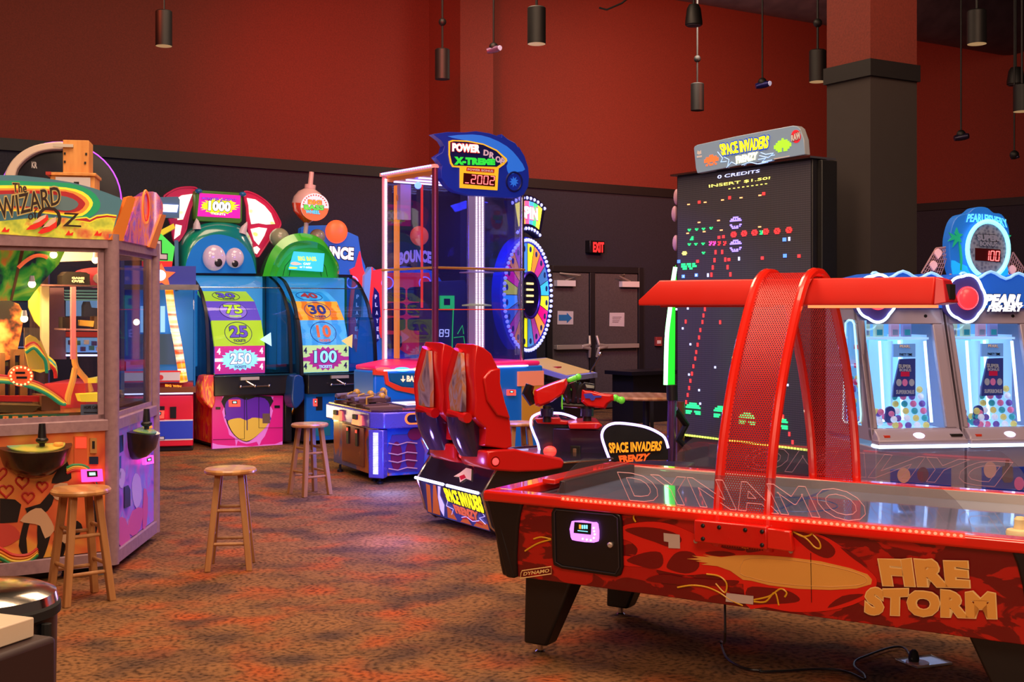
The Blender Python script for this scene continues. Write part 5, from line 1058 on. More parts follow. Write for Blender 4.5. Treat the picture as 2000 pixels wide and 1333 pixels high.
# corner post with ladder lights
cf_ = Fr(HF.w(0.06, 0.06, 0), 27-45)
b = MB(); b.box(cf_, -0.075, 0.075, -0.035, 0.06, 0.06, HT-0.17, vch); cp = b.build('corner_post', T, bevel=0.01)
b = MB()
for k in range(26): b.box(cf_, -0.022, 0.022, -0.045, -0.035, 0.10+k*0.0145, 0.108+k*0.0145, WHL)
b.build('ladder_lights', cp, label='ladder of white lights')
for k, (x, y) in enumerate(((0.12, 0.3), (0.05, 1.05), (0.85, 0.1), (0.1, 0.1))): MB().lathe(HF.w(x, y, 0), [(0.03, 0), (0.03, 0.02), (0.012, 0.03), (0.012, 0.075)], BLK, 12).build('foot', T)
b = MB(); b.box(HF, 0.045, 0.06, 0.38, 0.98, 0.12, HT-0.18, M('bronze_door', (150, 96, 70), 0.25, 0.6)); dr = b.build('side_door', T, label='bronze side door', bevel=0.004)
b = MB()
for y in (0.55, 0.8): b.box(HF, 0.035, 0.046, y-0.03, y+0.03, 0.3, HT-0.2, INK); b.box(HF, 0.03, 0.04, y-0.015, y+0.015, HT-0.24, HT-0.215, redglow)
b.build('coin_slots', dr)
for y in (0.4, 0.95):
    b = MB(); b.hexa([HF.w(*p) for p in ((-0.03, y-0.1, HT-0.15), (0.0, y-0.1, HT-0.15), (0.0, y+0.1, HT-0.15), (-0.03, y+0.1, HT-0.15), (-0.012, y-0.1, HT-0.06), (0.0, y-0.1, HT-0.06), (0.0, y+0.1, HT-0.06), (-0.012, y+0.1, HT-0.06))], M('amber_reader_glow', (255, 100, 60), 0.4, e=2.0)); b.box(HF, -0.04, -0.018, y-0.05, y+0.05, HT-0.1, HT-0.055, INK); b.build('card_reader', T, label='glowing orange card reader')
# front pill sign and print
b = MB(); PZ = 0.59
def pill(x0, x1, z0, z1, ly, n=8):
    r = (z1-z0)/2; zc = (z0+z1)/2; return [HF.w(x1-r+r*cos(a), ly, zc+r*sin(a)) for a in [-pi/2+pi*i/n for i in range(n+1)]]+[HF.w(x0+r-r*cos(a), ly, zc-r*sin(a)) for a in [-pi/2+pi*i/n for i in range(n+1)]]
b.prism(pill(0.30, 0.90, 0.535, 0.64, -0.006), HF.y*0.008, M('pill_orange', (250, 120, 50), 0.4, e=0.8)); b.prism(pill(0.32, 0.93, 0.55, 0.626, -0.01), HF.y*0.006, M('pill_navy', (16, 16, 60), 0.4)); 
letter(b, 'ICE GAMES', [HF.w(0.40, -0.012, 0.57), HF.w(0.85, -0.012, 0.57), HF.w(0.40, -0.012, 0.61), HF.w(0.85, -0.012, 0.61)], HF.y, M('pill_text', (60, 120, 210), 0.4, e=0.6), 0.002, 0.02); b.build('name_plate', T)
b = MB()
brl = M('barrel_maroon', (110, 20, 60), 0.35); rope = M('rope_tan', (200, 150, 140), 0.6)
b.prism([HF.w(*p) for p in ((0.16, 0.053, 0.1), (0.5, 0.053, 0.1), (0.52, 0.053, 0.28), (0.46, 0.053, 0.44), (0.2, 0.053, 0.44), (0.14, 0.053, 0.28))], HF.y*0.006, M('pier_violet', (70, 50, 130), 0.4))
for x in (0.24, 0.38): b.disc(HF, x, 0.25, 0.048, 0.055, 0.13, 0.006, brl, 20)
b.disc(HF, 0.42, 0.44, 0.046, 0.07, 0.055, 0.006, brl, 20)
for z in (0.13, 0.2, 0.27, 0.36): b.tube([HF.w(0.16, 0.042, z+0.01), HF.w(0.25, 0.042, z-0.01), HF.w(0.34, 0.042, z+0.01), HF.w(0.44, 0.042, z-0.005)], 0.006, rope, 5)
b.prism([HF.w(0.72+0.17*cos(a*pi/10)*(1.1 if a % 2 else 0.92), 0.05, 0.29+0.11*sin(a*pi/10)*(1.1 if a % 2 else 0.92)) for a in range(20)], HF.y*0.006, M('plaque_brown', (50, 30, 30), 0.5))
letter(b, 'Harpoon', [HF.w(0.58, 0.046, 0.29), HF.w(0.87, 0.046, 0.31), HF.w(0.58, 0.046, 0.36), HF.w(0.87, 0.046, 0.38)], HF.y, M('plaque_text', (190, 130, 80), 0.5), 0.003, 0.04); letter(b, 'Lagoon', [HF.w(0.62, 0.046, 0.19), HF.w(0.86, 0.046, 0.21), HF.w(0.62, 0.046, 0.26), HF.w(0.86, 0.046, 0.28)], HF.y, M('plaque_text', (190, 130, 80), 0.5), 0.003, 0.04)
b.build('front_artwork', T)
# harpoon guns on the table
gunw = M('harpoon_brown', (96, 66, 50), 0.5); gy = M('harpoon_yellow', (206, 160, 50), 0.4); gg = M('harpoon_grey', (120, 110, 110), 0.4)
def harpoon(x, y, ang, sc=1.0):
    f = Fr(HF.w(x, y, 0), 27+ang); z = HT
    b = MB(); b.box(f, -0.14*sc, 0.14*sc, -0.07, 0.07, z, z+0.035, gunw); b.box(f, -0.16*sc, 0.12*sc, -0.03, 0.03, z+0.05, z+0.09, gunw); b.cyl(f.w(-0.2*sc, 0, z+0.085), f.w(0.16*sc, 0, z+0.085), 0.022, gg, n=10); b.ball(f.w(0.1*sc, 0, z+0.1), 0.035, gy, nu=12, nv=8); b.tube([f.w(-0.1*sc, -0.06, z+0.03), f.w(-0.1*sc, -0.06, z+0.1), f.w(-0.02, -0.05, z+0.11)], 0.01, gy, 6); b.box(f, -0.03, 0.03, -0.02, 0.02, z+0.03, z+0.06, BLK)
    return b.build('harpoon_gun', T, label='brown and yellow harpoon gun', bevel=0.004)
harpoon(0.15, 1.05, 30); harpoon(0.18, 0.78, 20); harpoon(0.16, 0.45, 10); harpoon(0.5, 1.1, 60)
b = MB(); b.box(HF, 0.04, 0.36, 0.2, 1.2, HT, HT+0.02, M('deck_planks', (110, 80, 56), 0.6)); b.build('deck', T)
b = MB(); b.tube([HF.w(1.15, 0.5, HT+0.09), HF.w(1.15, 0.9, HT+0.09)], 0.09, M('grey_roll', (130, 116, 120), 0.5), 16); b.build('grey_roll', T)
# ================================================================ giant-screen seated shooter game
SF = Fr(pY(838, 600, 9.18), -58)
T = thing('seated_shooter_game', SF, 'big shooter game with two red seats, mounted guns and a giant dark dotted screen', 'arcade game')
sd = Fr(SF.O, -58)
def L2(fr, c, s, ly, k=0): return [fr.l(fr.pt(*q, ly, k)) for q in px(c, s)]
# screen cabinet
SL, SR = pY(1322, 345, 10.6), pY(1587, 310, 9.34)
XF = Fr((SL.x, SL.y, 0), math.degrees(atan2(SR.y-SL.y, SR.x-SL.x))); XW = (Vector((SR.x, SR.y, 0))-Vector((SL.x, SL.y, 0))).length
b = MB(); b.box(XF, 0, XW, 0.0, 0.16, 0.49, 2.73, M('screen_black', (20, 18, 24), 0.5)); b.box(XF, 0.03, XW-0.03, 0.03, 0.25, 0.03, 0.49, BLKM); b.box(XF, XW-0.0, XW+0.05, 0.05, 0.22, 0.4, 2.72, BLKM)
sc_ = b.build('screen_cabinet', T, label='giant dark screen panel', bevel=0.006)
gridm = bpy.data.materials.new('dotted_screen'); nt, bs = nodes_of(gridm)
tc = nt.nodes.new('ShaderNodeTexCoord'); vm = nt.nodes.new('ShaderNodeVectorMath'); vm.operation = 'MULTIPLY'; vm.inputs[1].default_value = (90, 90, 90)
fr_ = nt.nodes.new('ShaderNodeVectorMath'); fr_.operation = 'FRACTION'; ds = nt.nodes.new('ShaderNodeVectorMath'); ds.operation = 'DISTANCE'; ds.inputs[1].default_value = (0.5, 0.5, 0.5)
sep = nt.nodes.new('ShaderNodeSeparateXYZ'); cmb = nt.nodes.new('ShaderNodeCombineXYZ')
nt.links.new(tc.outputs['UV'], vm.inputs[0]); nt.links.new(vm.outputs[0], fr_.inputs[0]); nt.links.new(fr_.outputs[0], sep.inputs[0]); nt.links.new(sep.outputs[0], cmb.inputs[0]); nt.links.new(sep.outputs[1], cmb.inputs[1]); cmb.inputs[2].default_value = 0.5
nt.links.new(cmb.outputs[0], ds.inputs[0]); rp_ = nt.nodes.new('ShaderNodeValToRGB'); rp_.color_ramp.elements[0].position = 0.2; rp_.color_ramp.elements[0].color = (0.07, 0.06, 0.075, 1); rp_.color_ramp.elements[1].position = 0.4; rp_.color_ramp.elements[1].color = (0.03, 0.027, 0.035, 1)
nt.links.new(ds.outputs['Value'], rp_.inputs[0]); nt.links.new(rp_.outputs[0], bs.inputs['Base Color']); nt.links.new(rp_.outputs[0], bs.inputs['Emission Color']); bs.inputs['Emission Strength'].default_value = 0.12; bs.inputs['Roughness'].default_value = 0.6
b = MB(); P = [XF.w(0.015, -0.004, 0.51), XF.w(XW-0.015, -0.004, 0.51), XF.w(XW-0.015, -0.004, 2.715), XF.w(0.015, -0.004, 2.715)]
b.prism(P, XF.y*0.003, gridm); b.uv = [(0, 0), (1, 0), (1, 1.45), (0, 1.45)]*2; b.build('screen_face', sc_)
grn = M('pixel_green', (40, 240, 120), 0.4, e=1.5); rd = M('pixel_red', (255, 50, 50), 0.4, e=1.5); wh_ = M('pixel_white', (190, 200, 255), 0.4, e=1.5); yl_ = M('pixel_yellow', (250, 240, 110), 0.4, e=1.5); bl_ = M('pixel_blue', (80, 130, 255), 0.4, e=1.5); vio_ = M('pixel_violet', (150, 130, 255), 0.4, e=1.5); pk_ = M('pixel_pink', (255, 60, 150), 0.4, e=2.0)
b = MB()
def dots_at(c, s, m, w, h):
    for x, y in px(c, s):
        p = XF.l(XF.pt(x, y, -0.006)); b.box(XF, p.x-w/2, p.x+w/2, -0.009, -0.005, p.z-h/2, p.z+h/2, m)
def bars(c, cx, cy, rows, m, pix=0.011):
    pix *= 0.86
    p = XF.l(XF.pt(*px(c, [(cx, cy)])[0], -0.006)); n = max(len(r) for r in rows)
    for j, r in enumerate(rows):
        for i, ch in enumerate(r):
            if ch != ' ': b.box(XF, p.x+(i-n/2)*pix, p.x+(i-n/2+0.9)*pix, -0.009, -0.005, p.z-(j-len(rows)/2)*pix*1.1, p.z-(j-len(rows)/2-0.85)*pix*1.1, m)
dots_at('B5', '222,685 353,668 490,650 636,632 785,613 305,827 458,812 480,888 783,862 215,913 345,900', M('pixel_amber', (255, 170, 110), 0.4, e=1.4), 0.03, 0.010)
dots_at('B5', '306,667 546,632 815,600 1093,1092 804,1108 293,1134 540,1120 497,940 462,945', rd, 0.028, 0.024)
for x, y in ((578, 933), (660, 925), (743, 918), (832, 910), (921, 906), (1014, 898)): bars('B5', x, y, (' xxxx ', 'xx xxx', 'xxx xx', ' xxxx '), rd, 0.0125)
for x, y in ((228, 896), (286, 892), (340, 888), (400, 882), (228, 1010), (280, 1008), (337, 1005), (340, 1077)): bars('B5', x, y, ('xx x', ' xx '), grn, 0.011)
bars('B5', 250, 962, ('  xx ', ' xxx ', 'xxxx '), grn, 0.012); bars('B5', 795, 917, ('x x', ' xx', 'xxx'), grn, 0.012); bars('B5', 190, 1080, (' xxxx ', 'xxxxxx', ' xxxx '), yl_, 0.012)
bars('B5', 225, 1190, ('xxx xxx xx', 'xxxx xx xxx', ' xxx  xx '), grn, 0.02)
for y in (812, 994): bars('B5', 594, y, ('   xxxxx  ', ' xxx x xxx', 'xxxxxxxxxxx'), vio_, 0.014); bars('B5', 594, y+58, ('xx       xx', ' xx x xx x', '  xxxxxx '), vio_, 0.014)
for x, m_ in ((395, pk_), (425, pk_), (465, rd), (508, rd)): bars('B5', x, 1003, ('x x', ' xx', 'xx '), m_, 0.013)
dots_at('B5', '435,1062 487,1060 427,1125 512,1120 413,1183 530,1180 402,1240 552,1237', rd, 0.02, 0.035)
dots_at('B5', '978,962 982,1090 145,1135 180,1253 283,1243', bl_, 0.035, 0.028); dots_at('B5', '1016,957 375,1243 620,1113', wh_, 0.018, 0.03)
dots_at('B6', '157,403 211,515 201,728 272,838 280,933 385,677 895,802 163,37 253,28 113,268 193,263', wh_, 0.018, 0.018)
dots_at('B6', '313,268 303,312 296,358 281,415 272,467 262,518 252,570 245,615 232,670 222,722 211,772 202,823 192,872 181,922 178,355 420,360 818,905 838,963 862,1025 907,1147 930,1205 590,285', rd, 0.018, 0.032)
for x, y in ((230, 980), (430, 1005), (610, 1050), (835, 1080)): bars('B6', x, y, ('   xxxxxx   ', ' xxxxxxxxxx ', 'xxxxxxxxxxxx', '            ', 'xxxxx  xxxxx', 'xxxx    xxxx'), grn, 0.0175)
letter(b, '0 CREDITS', [XF.pt(*q, -0.007) for q in px('B5', '450,482 780,432 452,455 785,408')], XF.y, wh_, 0.002, 0.0)
letter(b, 'INSERT $1.50!', [XF.pt(*q, -0.007) for q in px('B5', '385,556 862,488 383,530 866,465')], XF.y, yl_, 0.002, 0.0)
for q in range(9): dots_at('B5', '%d,%d' % (545+q*36, 562-q*5), yl_, 0.02, 0.006)
b.build('screen_lights', sc_, label='coloured pixel lights on the screen')
b = MB()
n = 46
for i in range(n): b.box(XF, 0.03+i*(XW-0.05)/n, 0.03+(i+0.6)*(XW-0.05)/n, -0.012, -0.004, 0.50, 0.515, M('pixel_lime', (220, 255, 90), 0.4, e=1.5))
b.build('bottom_light_row', sc_)
# marquee
MYQ = XF
b = MB(); mqm = M('marquee_grey_lit', (112, 128, 142), 0.35, e=0.55)
mp_ = '262,240 268,225 290,213 600,145 900,88 1040,62 1075,65 1100,85 1112,120 1130,170 1140,290 1000,315 600,380 290,440 278,400'
b.prism(XF.pts('B5', mp_, -0.06), XF.y*0.06, mqm, M('marquee_side', (150, 155, 165), 0.4)); mq = b.build('marquee', T, label='tilted lit marquee with yellow lettering', bevel=0.006)
b = MB(); b.prism([XF.w(x, y, 2.73) for x, y in ((-0.03, -0.05), (XW+0.02, -0.05), (XW+0.02, 0.24), (-0.03, 0.24))], Vector((0, 0, 0.015)), CHR); b.build('top_plate', sc_)
b = MB(); letter(b, 'SPACE INVADERS', q4(XF, 'B5', '490,300 850,240 465,212 862,138', -0.066), XF.y, M('lemon_lit', (250, 232, 20), 0.4, e=0.9), 0.006, 0.04, M('deep_blue_glow', (20, 70, 190), 0.4, e=0.5), 0.07, jag=0.04)
letter(b, 'FRENZY', q4(XF, 'B5', '600,365 762,330 595,305 770,268', -0.066), XF.y, M('cream_lit', (255, 245, 200), 0.4, e=1.0), 0.005, 0.06, jag=0.06)
bt = M('lightning_lit', (170, 205, 255), 0.4, e=0.9)
for s in ('450,270 490,320 475,350 520,345', '520,395 560,350 600,370', '770,330 830,320 800,350 880,335', '790,275 830,290 890,280 870,300 900,295', '640,375 700,350 760,365 830,350', '500,310 540,330 530,380', '780,300 850,315 870,300'):
    b.tube(XF.pts('B5', s, -0.063, closed=False), 0.003, bt, 4)
b.build('lettering', mq, label='lit yellow lettering')
# plain blocky ornaments left and right of the name
b = MB(); om = M('block_orange', (250, 110, 60), 0.4, e=0.7); lm = M('block_lime', (150, 220, 50), 0.4, e=0.8)
def blk(cx, cy, rows, m, s, sl): 
    for j, r in enumerate(rows):
        for i, ch in enumerate(r):
            if ch != ' ':
                x = cx+(i-len(r)/2)*s; y = cy+(j-len(rows)/2)*s-(i-len(r)/2)*s*sl
                b.prism(XF.pts('B5', '%f,%f %f,%f %f,%f %f,%f' % (x, y, x+s, y-s*sl, x+s, y+s-s*sl, x, y+s), -0.064), XF.y*0.003, m)
blk(400, 335, ('   xx   ', ' xxxxxx ', 'xxxxxxxx', 'xxxxxxxx', '  x  x  ', ' x xx x '), om, 14, 0.18)
blk(962, 215, ('    x    ', '  xxxxx  ', ' xxxxxxx ', 'xxxxxxxxx', 'xxxxxxxxx', ' xxx xxx ', '  xx xx  '), lm, 15, 0.18)
b.build('block_ornaments', mq)
b = MB(); b.prism([XF.pt(*q, -0.064) for q in px('B5', [(1068+38*cos(a*pi/10), 148+52*sin(a*pi/10)) for a in range(20)])], XF.y*0.003, M('badge_red', (220, 40, 50), 0.4, e=0.5)); letter(b, 'RAW', q4(XF, 'B5', '1034,190 1108,165 1030,140 1104,105', -0.068), XF.y, WHT, 0.002, 0.06, INK, 0.05); b.prism(XF.pts('B5', '895,322 1018,300 1018,306 895,330', -0.064), XF.y*0.002, WHT); b.prism(XF.pts('B5', '292,260 310,268 318,255 322,285 300,292 288,285', -0.064), XF.y*0.002, WHT); b.prism(XF.pts('B5', '286,303 326,297 326,312 286,318', -0.064), XF.y*0.002, WHT); b.build('badge', mq)
# hand-rail bumps behind the screen's left edge
b = MB()
for y in (305+95, 420, 470, 610): pass
for (x, y) in ((1322, 385), (1318, 418), (1320, 475)): b.ball(pY(x, y, 10.75), (0.03, 0.05, 0.07), M('pale_pink_bump', (210, 160, 180), 0.4), None, 12, 8)
b.build('side_lamps', T)
# green light tube with its chrome pole at the front left of the screen
gt = M('green_tube_core', (200, 255, 215), 0.4, e=4.0, ecol=(130, 255, 150)); gs = M('green_fin', (20, 200, 40), 0.4, e=0.9)
TY = 9.9
def PW(c, s, Y): return [pY(x, y, Y) for x, y in px(c, s)]
b = MB(); b.tube(smooth([tuple(p) for p in PW('P', '1319,522 1313,560 1309,600 1303,650 1301,700 1300,752', TY)], 4, False), 0.017, gt, 8); tb = b.build('green_light_tube', T, label='glowing curved green tube')
b = MB(); b.prism(PW('P', '1320,518 1322,560 1319,600 1318,752 1304,752 1306,650 1312,600 1316,560', TY+0.04), Vector((0, 0.03, 0)), gs); b.build('green_fin', T)
b = MB(); b.cyl(pY(1313, 775, TY), pY(1309, 925, TY), 0.035, M('violet_chrome_pole', (130, 90, 150), 0.2, 0.8), n=14); b.cyl(pY(1312, 752, TY), pY(1313, 782, TY), 0.045, BLK, n=14); b.cyl(pY(1328, 785, TY+0.3), pY(1328, 900, TY+0.3), 0.04, M('bronze_pole', (130, 80, 70), 0.3, 0.6), n=12)
b.tube([pY(1318, 800, TY+0.1), pY(1340, 830, TY+0.2), pY(1325, 860, TY+0.2), pY(1345, 880, TY+0.2)], 0.03, BLK, 8); b.build('screen_pole', T)
b = MB(); b.box(SF, 0.25, 1.35, 1.9, 2.35, 0.0, 0.08, BLKM); b.box(SF, 0.4, 1.0, 0.9, 2.5, 0.0, 0.05, BLKM); b.build('floor_frame', T, label='black metal floor frame')
# ---- seat platform
pfm = M('platform_black', (26, 24, 34), 0.25, coat=0.5); 
pw0, pw1 = 0.0, SF.l(SF.pt(966, 925)).x
prof = [(0.05, 0.03), (-0.03, 0.10), (-0.10, 0.33), (0.02, 0.50), (1.15, 0.50), (1.15, 0.03)]
b = MB(); b.prism([SF.w(pw0, y, z) for y, z in prof], SF.x*(pw1-pw0), pfm); pl = b.build('platform', T, label='black seat platform with printed rear panel', bevel=0.01)
b = MB(); b.tube([SF.w(pw1+0.002, y, z) for y, z in prof], 0.010, CHR, 6, closed=True); b.tube([SF.w(pw0, y, z) for y, z in prof], 0.010, CHR, 6, closed=True); b.build('chrome_trim', pl)
# lower printed panel on the sloping rear face
def rp2(u, v, d=0.004):   # u across, v from lower edge to upper edge of the lower rear panel
    p = SF.w(pw0+u*(pw1-pw0), -0.03-0.07*v, 0.10+0.23*v); return p-SF.y*d
def rp3(u, v, d=0.004):
    p = SF.w(pw0+u*(pw1-pw0), -0.10+0.12*v, 0.33+0.17*v); return p-SF.y*d+Vector((0, 0, d*0.5))
b = MB(); b.prism([rp2(0.02, -0.15), rp2(0.98, -0.15), rp2(0.98, 0.92), rp2(0.02, 0.92)], SF.y*0.003, ramp_mat('night_city_print', [(0.35, (14, 22, 60)), (0.55, (30, 60, 130)), (0.7, (50, 90, 160))], scale=4, rough=0.3, coat=0.4, e=0.12)); 
ap = b.build('rear_artwork', pl)
b = MB()
oo_ = M('canyon_orange', (220, 120, 50), 0.4, e=0.12); lv = M('lightning_violet', (200, 190, 255), 0.4, e=0.6)
for pts in (((0.04, -0.1), (0.1, -0.1), (0.2, 0.85), (0.14, 0.88)), ((0.12, -0.1), (0.24, -0.1), (0.3, 0.9), (0.26, 0.9)), ((0.36, -0.1), (0.5, -0.1), (0.46, 0.15), (0.4, 0.3)), ((0.55, -0.12), (0.72, -0.12), (0.66, 0.12)), ((0.75, -0.12), (0.97, -0.12), (0.97, 0.05), (0.85, 0.12))):
    b.prism([rp2(u, v, 0.006) for u, v in pts], SF.y*0.002, oo_)
b.prism([rp2(u, v, 0.008) for u, v in ((0.3, -0.1), (0.36, 0.3), (0.33, 0.6), (0.38, 0.9), (0.34, 0.9), (0.29, 0.5), (0.27, 0.1))], SF.y*0.002, lv)
for pts in (((0.45, 0.5), (0.4, 0.3), (0.5, 0.25), (0.45, 0.05)), ((0.93, 0.5), (0.97, 0.3), (0.88, 0.2), (0.95, 0.05)), ((0.6, 0.05), (0.68, 0.12), (0.76, 0.02), (0.86, 0.1))): b.tube([rp2(u, v, 0.01) for u, v in pts], 0.003, lv, 4)
b.prism([rp2(u, v, 0.009) for u, v in ((0.6, 0.0), (0.72, 0.06), (0.9, -0.02), (0.9, 0.02), (0.72, 0.12), (0.6, 0.05))], SF.y*0.002, M('print_red', (200, 30, 50), 0.4, e=0.1))
letter(b, 'SPACE INVADERS', [rp2(0.45, 0.48, 0.01), rp2(0.985, 0.40, 0.01), rp2(0.43, 0.90, 0.01), rp2(0.985, 0.92, 0.01)], SF.y, M('lemon_lit', (250, 232, 20), 0.4, e=0.9), 0.005, 0.04, INK, 0.05)
letter(b, 'FRENZY', [rp2(0.54, 0.15, 0.01), rp2(0.86, 0.10, 0.01), rp2(0.52, 0.42, 0.01), rp2(0.88, 0.38, 0.01)], SF.y, M('frenzy_rust', (220, 110, 70), 0.4, e=0.3), 0.005, 0.06); b.build('lettering', ap)
b = MB(); b.tube([rp3(0.0, -0.02, 0.012), rp3(0.45, -0.02, 0.012)], 0.011, WHL, 8); b.tube([rp3(0.51, -0.02, 0.012), rp3(0.97, -0.02, 0.012)], 0.011, WHL, 8); b.build('light_bar', T, label='glowing white light bar')
b = MB(); b.prism([rp3(u, v, 0.008) for u, v in ((0.52, 0.35), (0.58, 0.55), (0.62, 0.75), (0.7, 0.75), (0.74, 0.55), (0.78, 0.35), (0.7, 0.38), (0.65, 0.2), (0.6, 0.38))], SF.y*0.002, M('emblem_cream', (220, 180, 150), 0.4, e=0.3)); b.prism([rp3(u, v, 0.011) for u, v in ((0.6, 0.4), (0.65, 0.28), (0.7, 0.4), (0.65, 0.5))], SF.y*0.002, M('print_red', (200, 30, 50), 0.4)); b.build('emblem', pl)
# ---- seats: side profile traced, given real width
seatm = M('seat_red', (206, 20, 22), 0.30, coat=0.5); 
LXR = 0.98
def prf(s): return [SF.l(SF.ptx(*q, LXR)) for q in px('B3', s)]
shell = prf('362,97 410,115 455,150 500,240 502,330 530,450 572,550 584,640 586,712 545,725 415,705 424,600 392,575 362,545 350,520 356,430 350,350 345,260 349,180')
pan = prf('412,732 470,722 590,718 660,735 760,752 870,772 892,792 880,832 760,850 600,856 500,850 432,842 412,810')
def make_seat():
    s = bpy.data.objects.new('seat', None); COL.objects.link(s); s.parent = T
    return s
def seat_mesh(prof, x0, x1, m, bev, ins=0.0):
    b = MB(); n = len(prof); cy = sum(p.y for p in prof)/n; cz = sum(p.z for p in prof)/n
    R_ = []
    for x, sc in ((x0, 0.90), (x0+0.04, 1.0), (x1-0.04, 1.0), (x1, 0.93)):
        R_.append([SF.w(x, cy+(p.y-cy)*sc, cz+(p.z-cz)*(1-(1-sc)*0.35)) for p in prof])
    b.loft(R_, m); return b
zlo = min(p.z for p in pan)
yr = lambda z: min(p.y for p in shell if abs(p.z-z) < 0.2) if any(abs(p.z-z) < 0.2 for p in shell) else shell[0].y
for off, nm in ((0.0, 'right'), (-0.46, 'left')):
    def sh(b):
        b.v = [v+SF.x*off for v in b.v]; return b
    st = sh(seat_mesh(shell, LXR-0.30, LXR, seatm, 0)).build('seat_back', T, label='tall glossy red seat back', bevel=0.008, smooth_deg=50)
    # raised facet on the side
    b = MB(); f = prf('400,300 440,250 500,240 500,330 530,450 560,540 480,520 420,430'); b.prism([SF.w(LXR+0.0, p.y, p.z) for p in f], SF.x*0.02, seatm); sh(b).build('side_facet', st, bevel=0.012)
    # rear frame and chrome mesh insert
    rear = [(p.y, p.z) for p in prf('349,180 345,260 350,350 356,430 350,520')]
    x0, x1 = LXR-0.235, LXR-0.07
    b = MB(); 
    top = prf('362,97')[0]; y0_ = [r[0] for r in rear]; 
    b.prism([SF.w(x0+0.06, y0_[0]-0.035, rear[0][1]+0.03), SF.w(x1-0.05, y0_[0]-0.035, rear[0][1]+0.03), SF.w(x1, y0_[2]-0.05, rear[2][1]), SF.w(x1, y0_[4]-0.05, rear[4][1]+0.02), SF.w(x0, y0_[4]-0.05, rear[4][1]+0.02), SF.w(x0-0.03, y0_[2]-0.05, rear[2][1])], SF.y*0.03, ramp_mat('painted_mirror_insert', [(0.3, (120, 90, 110)), (0.45, (205, 180, 190)), (0.52, (226, 150, 90)), (0.7, (215, 205, 225))], scale=5, detail=2, rough=0.2, dist=2, metal=0.45, stretch=(1, 1, 0.5))); sh(b).build('painted_mirror_insert', st, label='chrome insert in the seat back with reflections painted in')  # pale and orange mottling puts the chrome's reflections into its colour
    b = MB(); rr = [SF.w(x0+0.06, y0_[0]-0.02, rear[0][1]+0.05), SF.w(x0-0.0, y0_[1]-0.03, rear[1][1]), SF.w(x0-0.045, y0_[2]-0.03, rear[2][1]), SF.w(x0-0.05, y0_[3]-0.03, rear[3][1]), SF.w(x0-0.03, y0_[4]-0.02, rear[4][1])]
    b.tube(smooth([tuple(p) for p in rr], 4, False), 0.035, seatm, 10); b.tube([SF.w(x0-0.03, y0_[4]-0.03, rear[4][1]), SF.w(x1+0.04, y0_[4]-0.03, rear[4][1]-0.02)], 0.035, seatm, 10); sh(b).build('rear_frame', st)
    # black lower shell
    lo = prf('310,545 355,550 400,590 418,640 415,700 405,770 380,765 350,700 325,640')
    zt_, zb_ = rear[4][1]-0.02, zlo+0.12
    b = MB(); R_ = []
    yb = y0_[4]
    for f in (0, 0.2, 0.45, 0.7, 1.0):
        z = zt_+(zb_-zt_)*f; yy = yb+0.02+0.10*f; wv = 0.13-0.03*f; R_.append([SF.w(LXR-0.19+wv*cos(a*pi/8), yy+0.11*sin(a*pi/8)-0.02*sin(f*pi), z) for a in range(16)])
    b.loft(R_, M('violet_black_shell', (40, 30, 70), 0.15, coat=1.0)); sh(b).build('lower_shell', st, label='shiny black lower shell', smooth_deg=60)
    sp_ = sh(seat_mesh(pan, LXR-0.36, LXR+0.02, seatm, 0)).build('seat_pan', T, label='glossy red seat pan with a small round lamp', bevel=0.012, smooth_deg=50)
    q = SF.l(SF.ptx(*px('B3', [(482, 795)])[0], LXR+0.03)); b = MB(); b.lathe(SF.w(LXR+0.018, q.y, q.z), [(0.026, 0), (0.024, 0.008), (0.01, 0.012)], M('seat_lamp', (255, 60, 60), 0.4, e=1.8), 16, SF.x); b.lathe(SF.w(LXR+0.016, q.y, q.z), [(0.038, 0), (0.036, 0.005)], M('dark_red_ring', (120, 10, 14), 0.3), 16, SF.x); sh(b).build('seat_lamp', sp_)
    b = MB(); cy = (pan[0].y+pan[5].y)/2
    b.lathe(SF.w(LXR-0.17, cy-0.1, 0.5), [(0.13, 0), (0.13, max(0.02, zlo-0.5))], BLK, 18); sh(b).build('seat_mount', T)
# ---- gun consoles
cons = M('console_navy', (26, 24, 60), 0.35, coat=0.4)
GY = 9.35
b = MB(); g0 = Fr(pY(1085, 885, GY), -20)
P = [(1074, 836), (1170, 836), (1178, 905), (1074, 900)]
b.box(g0, -0.02, 0.42, 0, 0.4, 0.05, CH-(838-605)*GY/F, cons); b.box(g0, 0.12, 0.2, -0.01, 0, 0.45, 0.55, BLKM); b.box(g0, 0.2, 0.26, -0.01, 0, 0.3, 0.36, INK); b.box(g0, 0.14, 0.17, -0.012, 0, 0.47, 0.53, M('coin_slot_bronze', (120, 90, 70), 0.4)); b.build('gun_console', T, bevel=0.01)
b = MB(); b.prism(PW('B4', '195,1085 345,1078 350,1095 400,1100 390,1125 210,1115', GY+0.05), Vector((0, 0.35, 0.0)), seatm); b.prism(PW('B4', '395,1112 575,1108 600,1128 570,1150 400,1148', GY-0.15), Vector((0, 0.4, 0.0)), seatm); b.build('console_top', T, label='glossy red console tops', bevel=0.01)
for x in (268, 505): 
    b = MB(); b.cyl(PW('B4', [(x, 1105)], GY)[0], PW('B4', [(x, 1010)], GY)[0], 0.032, BLKM, n=12); b.cyl(PW('B4', [(x, 1070)], GY)[0], PW('B4', [(x, 1025)], GY)[0], 0.05, cons, n=12); b.build('gun_post', T)
gunr = M('gun_red', (212, 24, 20), 0.25, coat=0.8); gunb = M('gun_black', (20, 18, 22), 0.3, coat=0.4); gung = M('gun_green', (110, 230, 60), 0.3, coat=0.4, e=0.15)
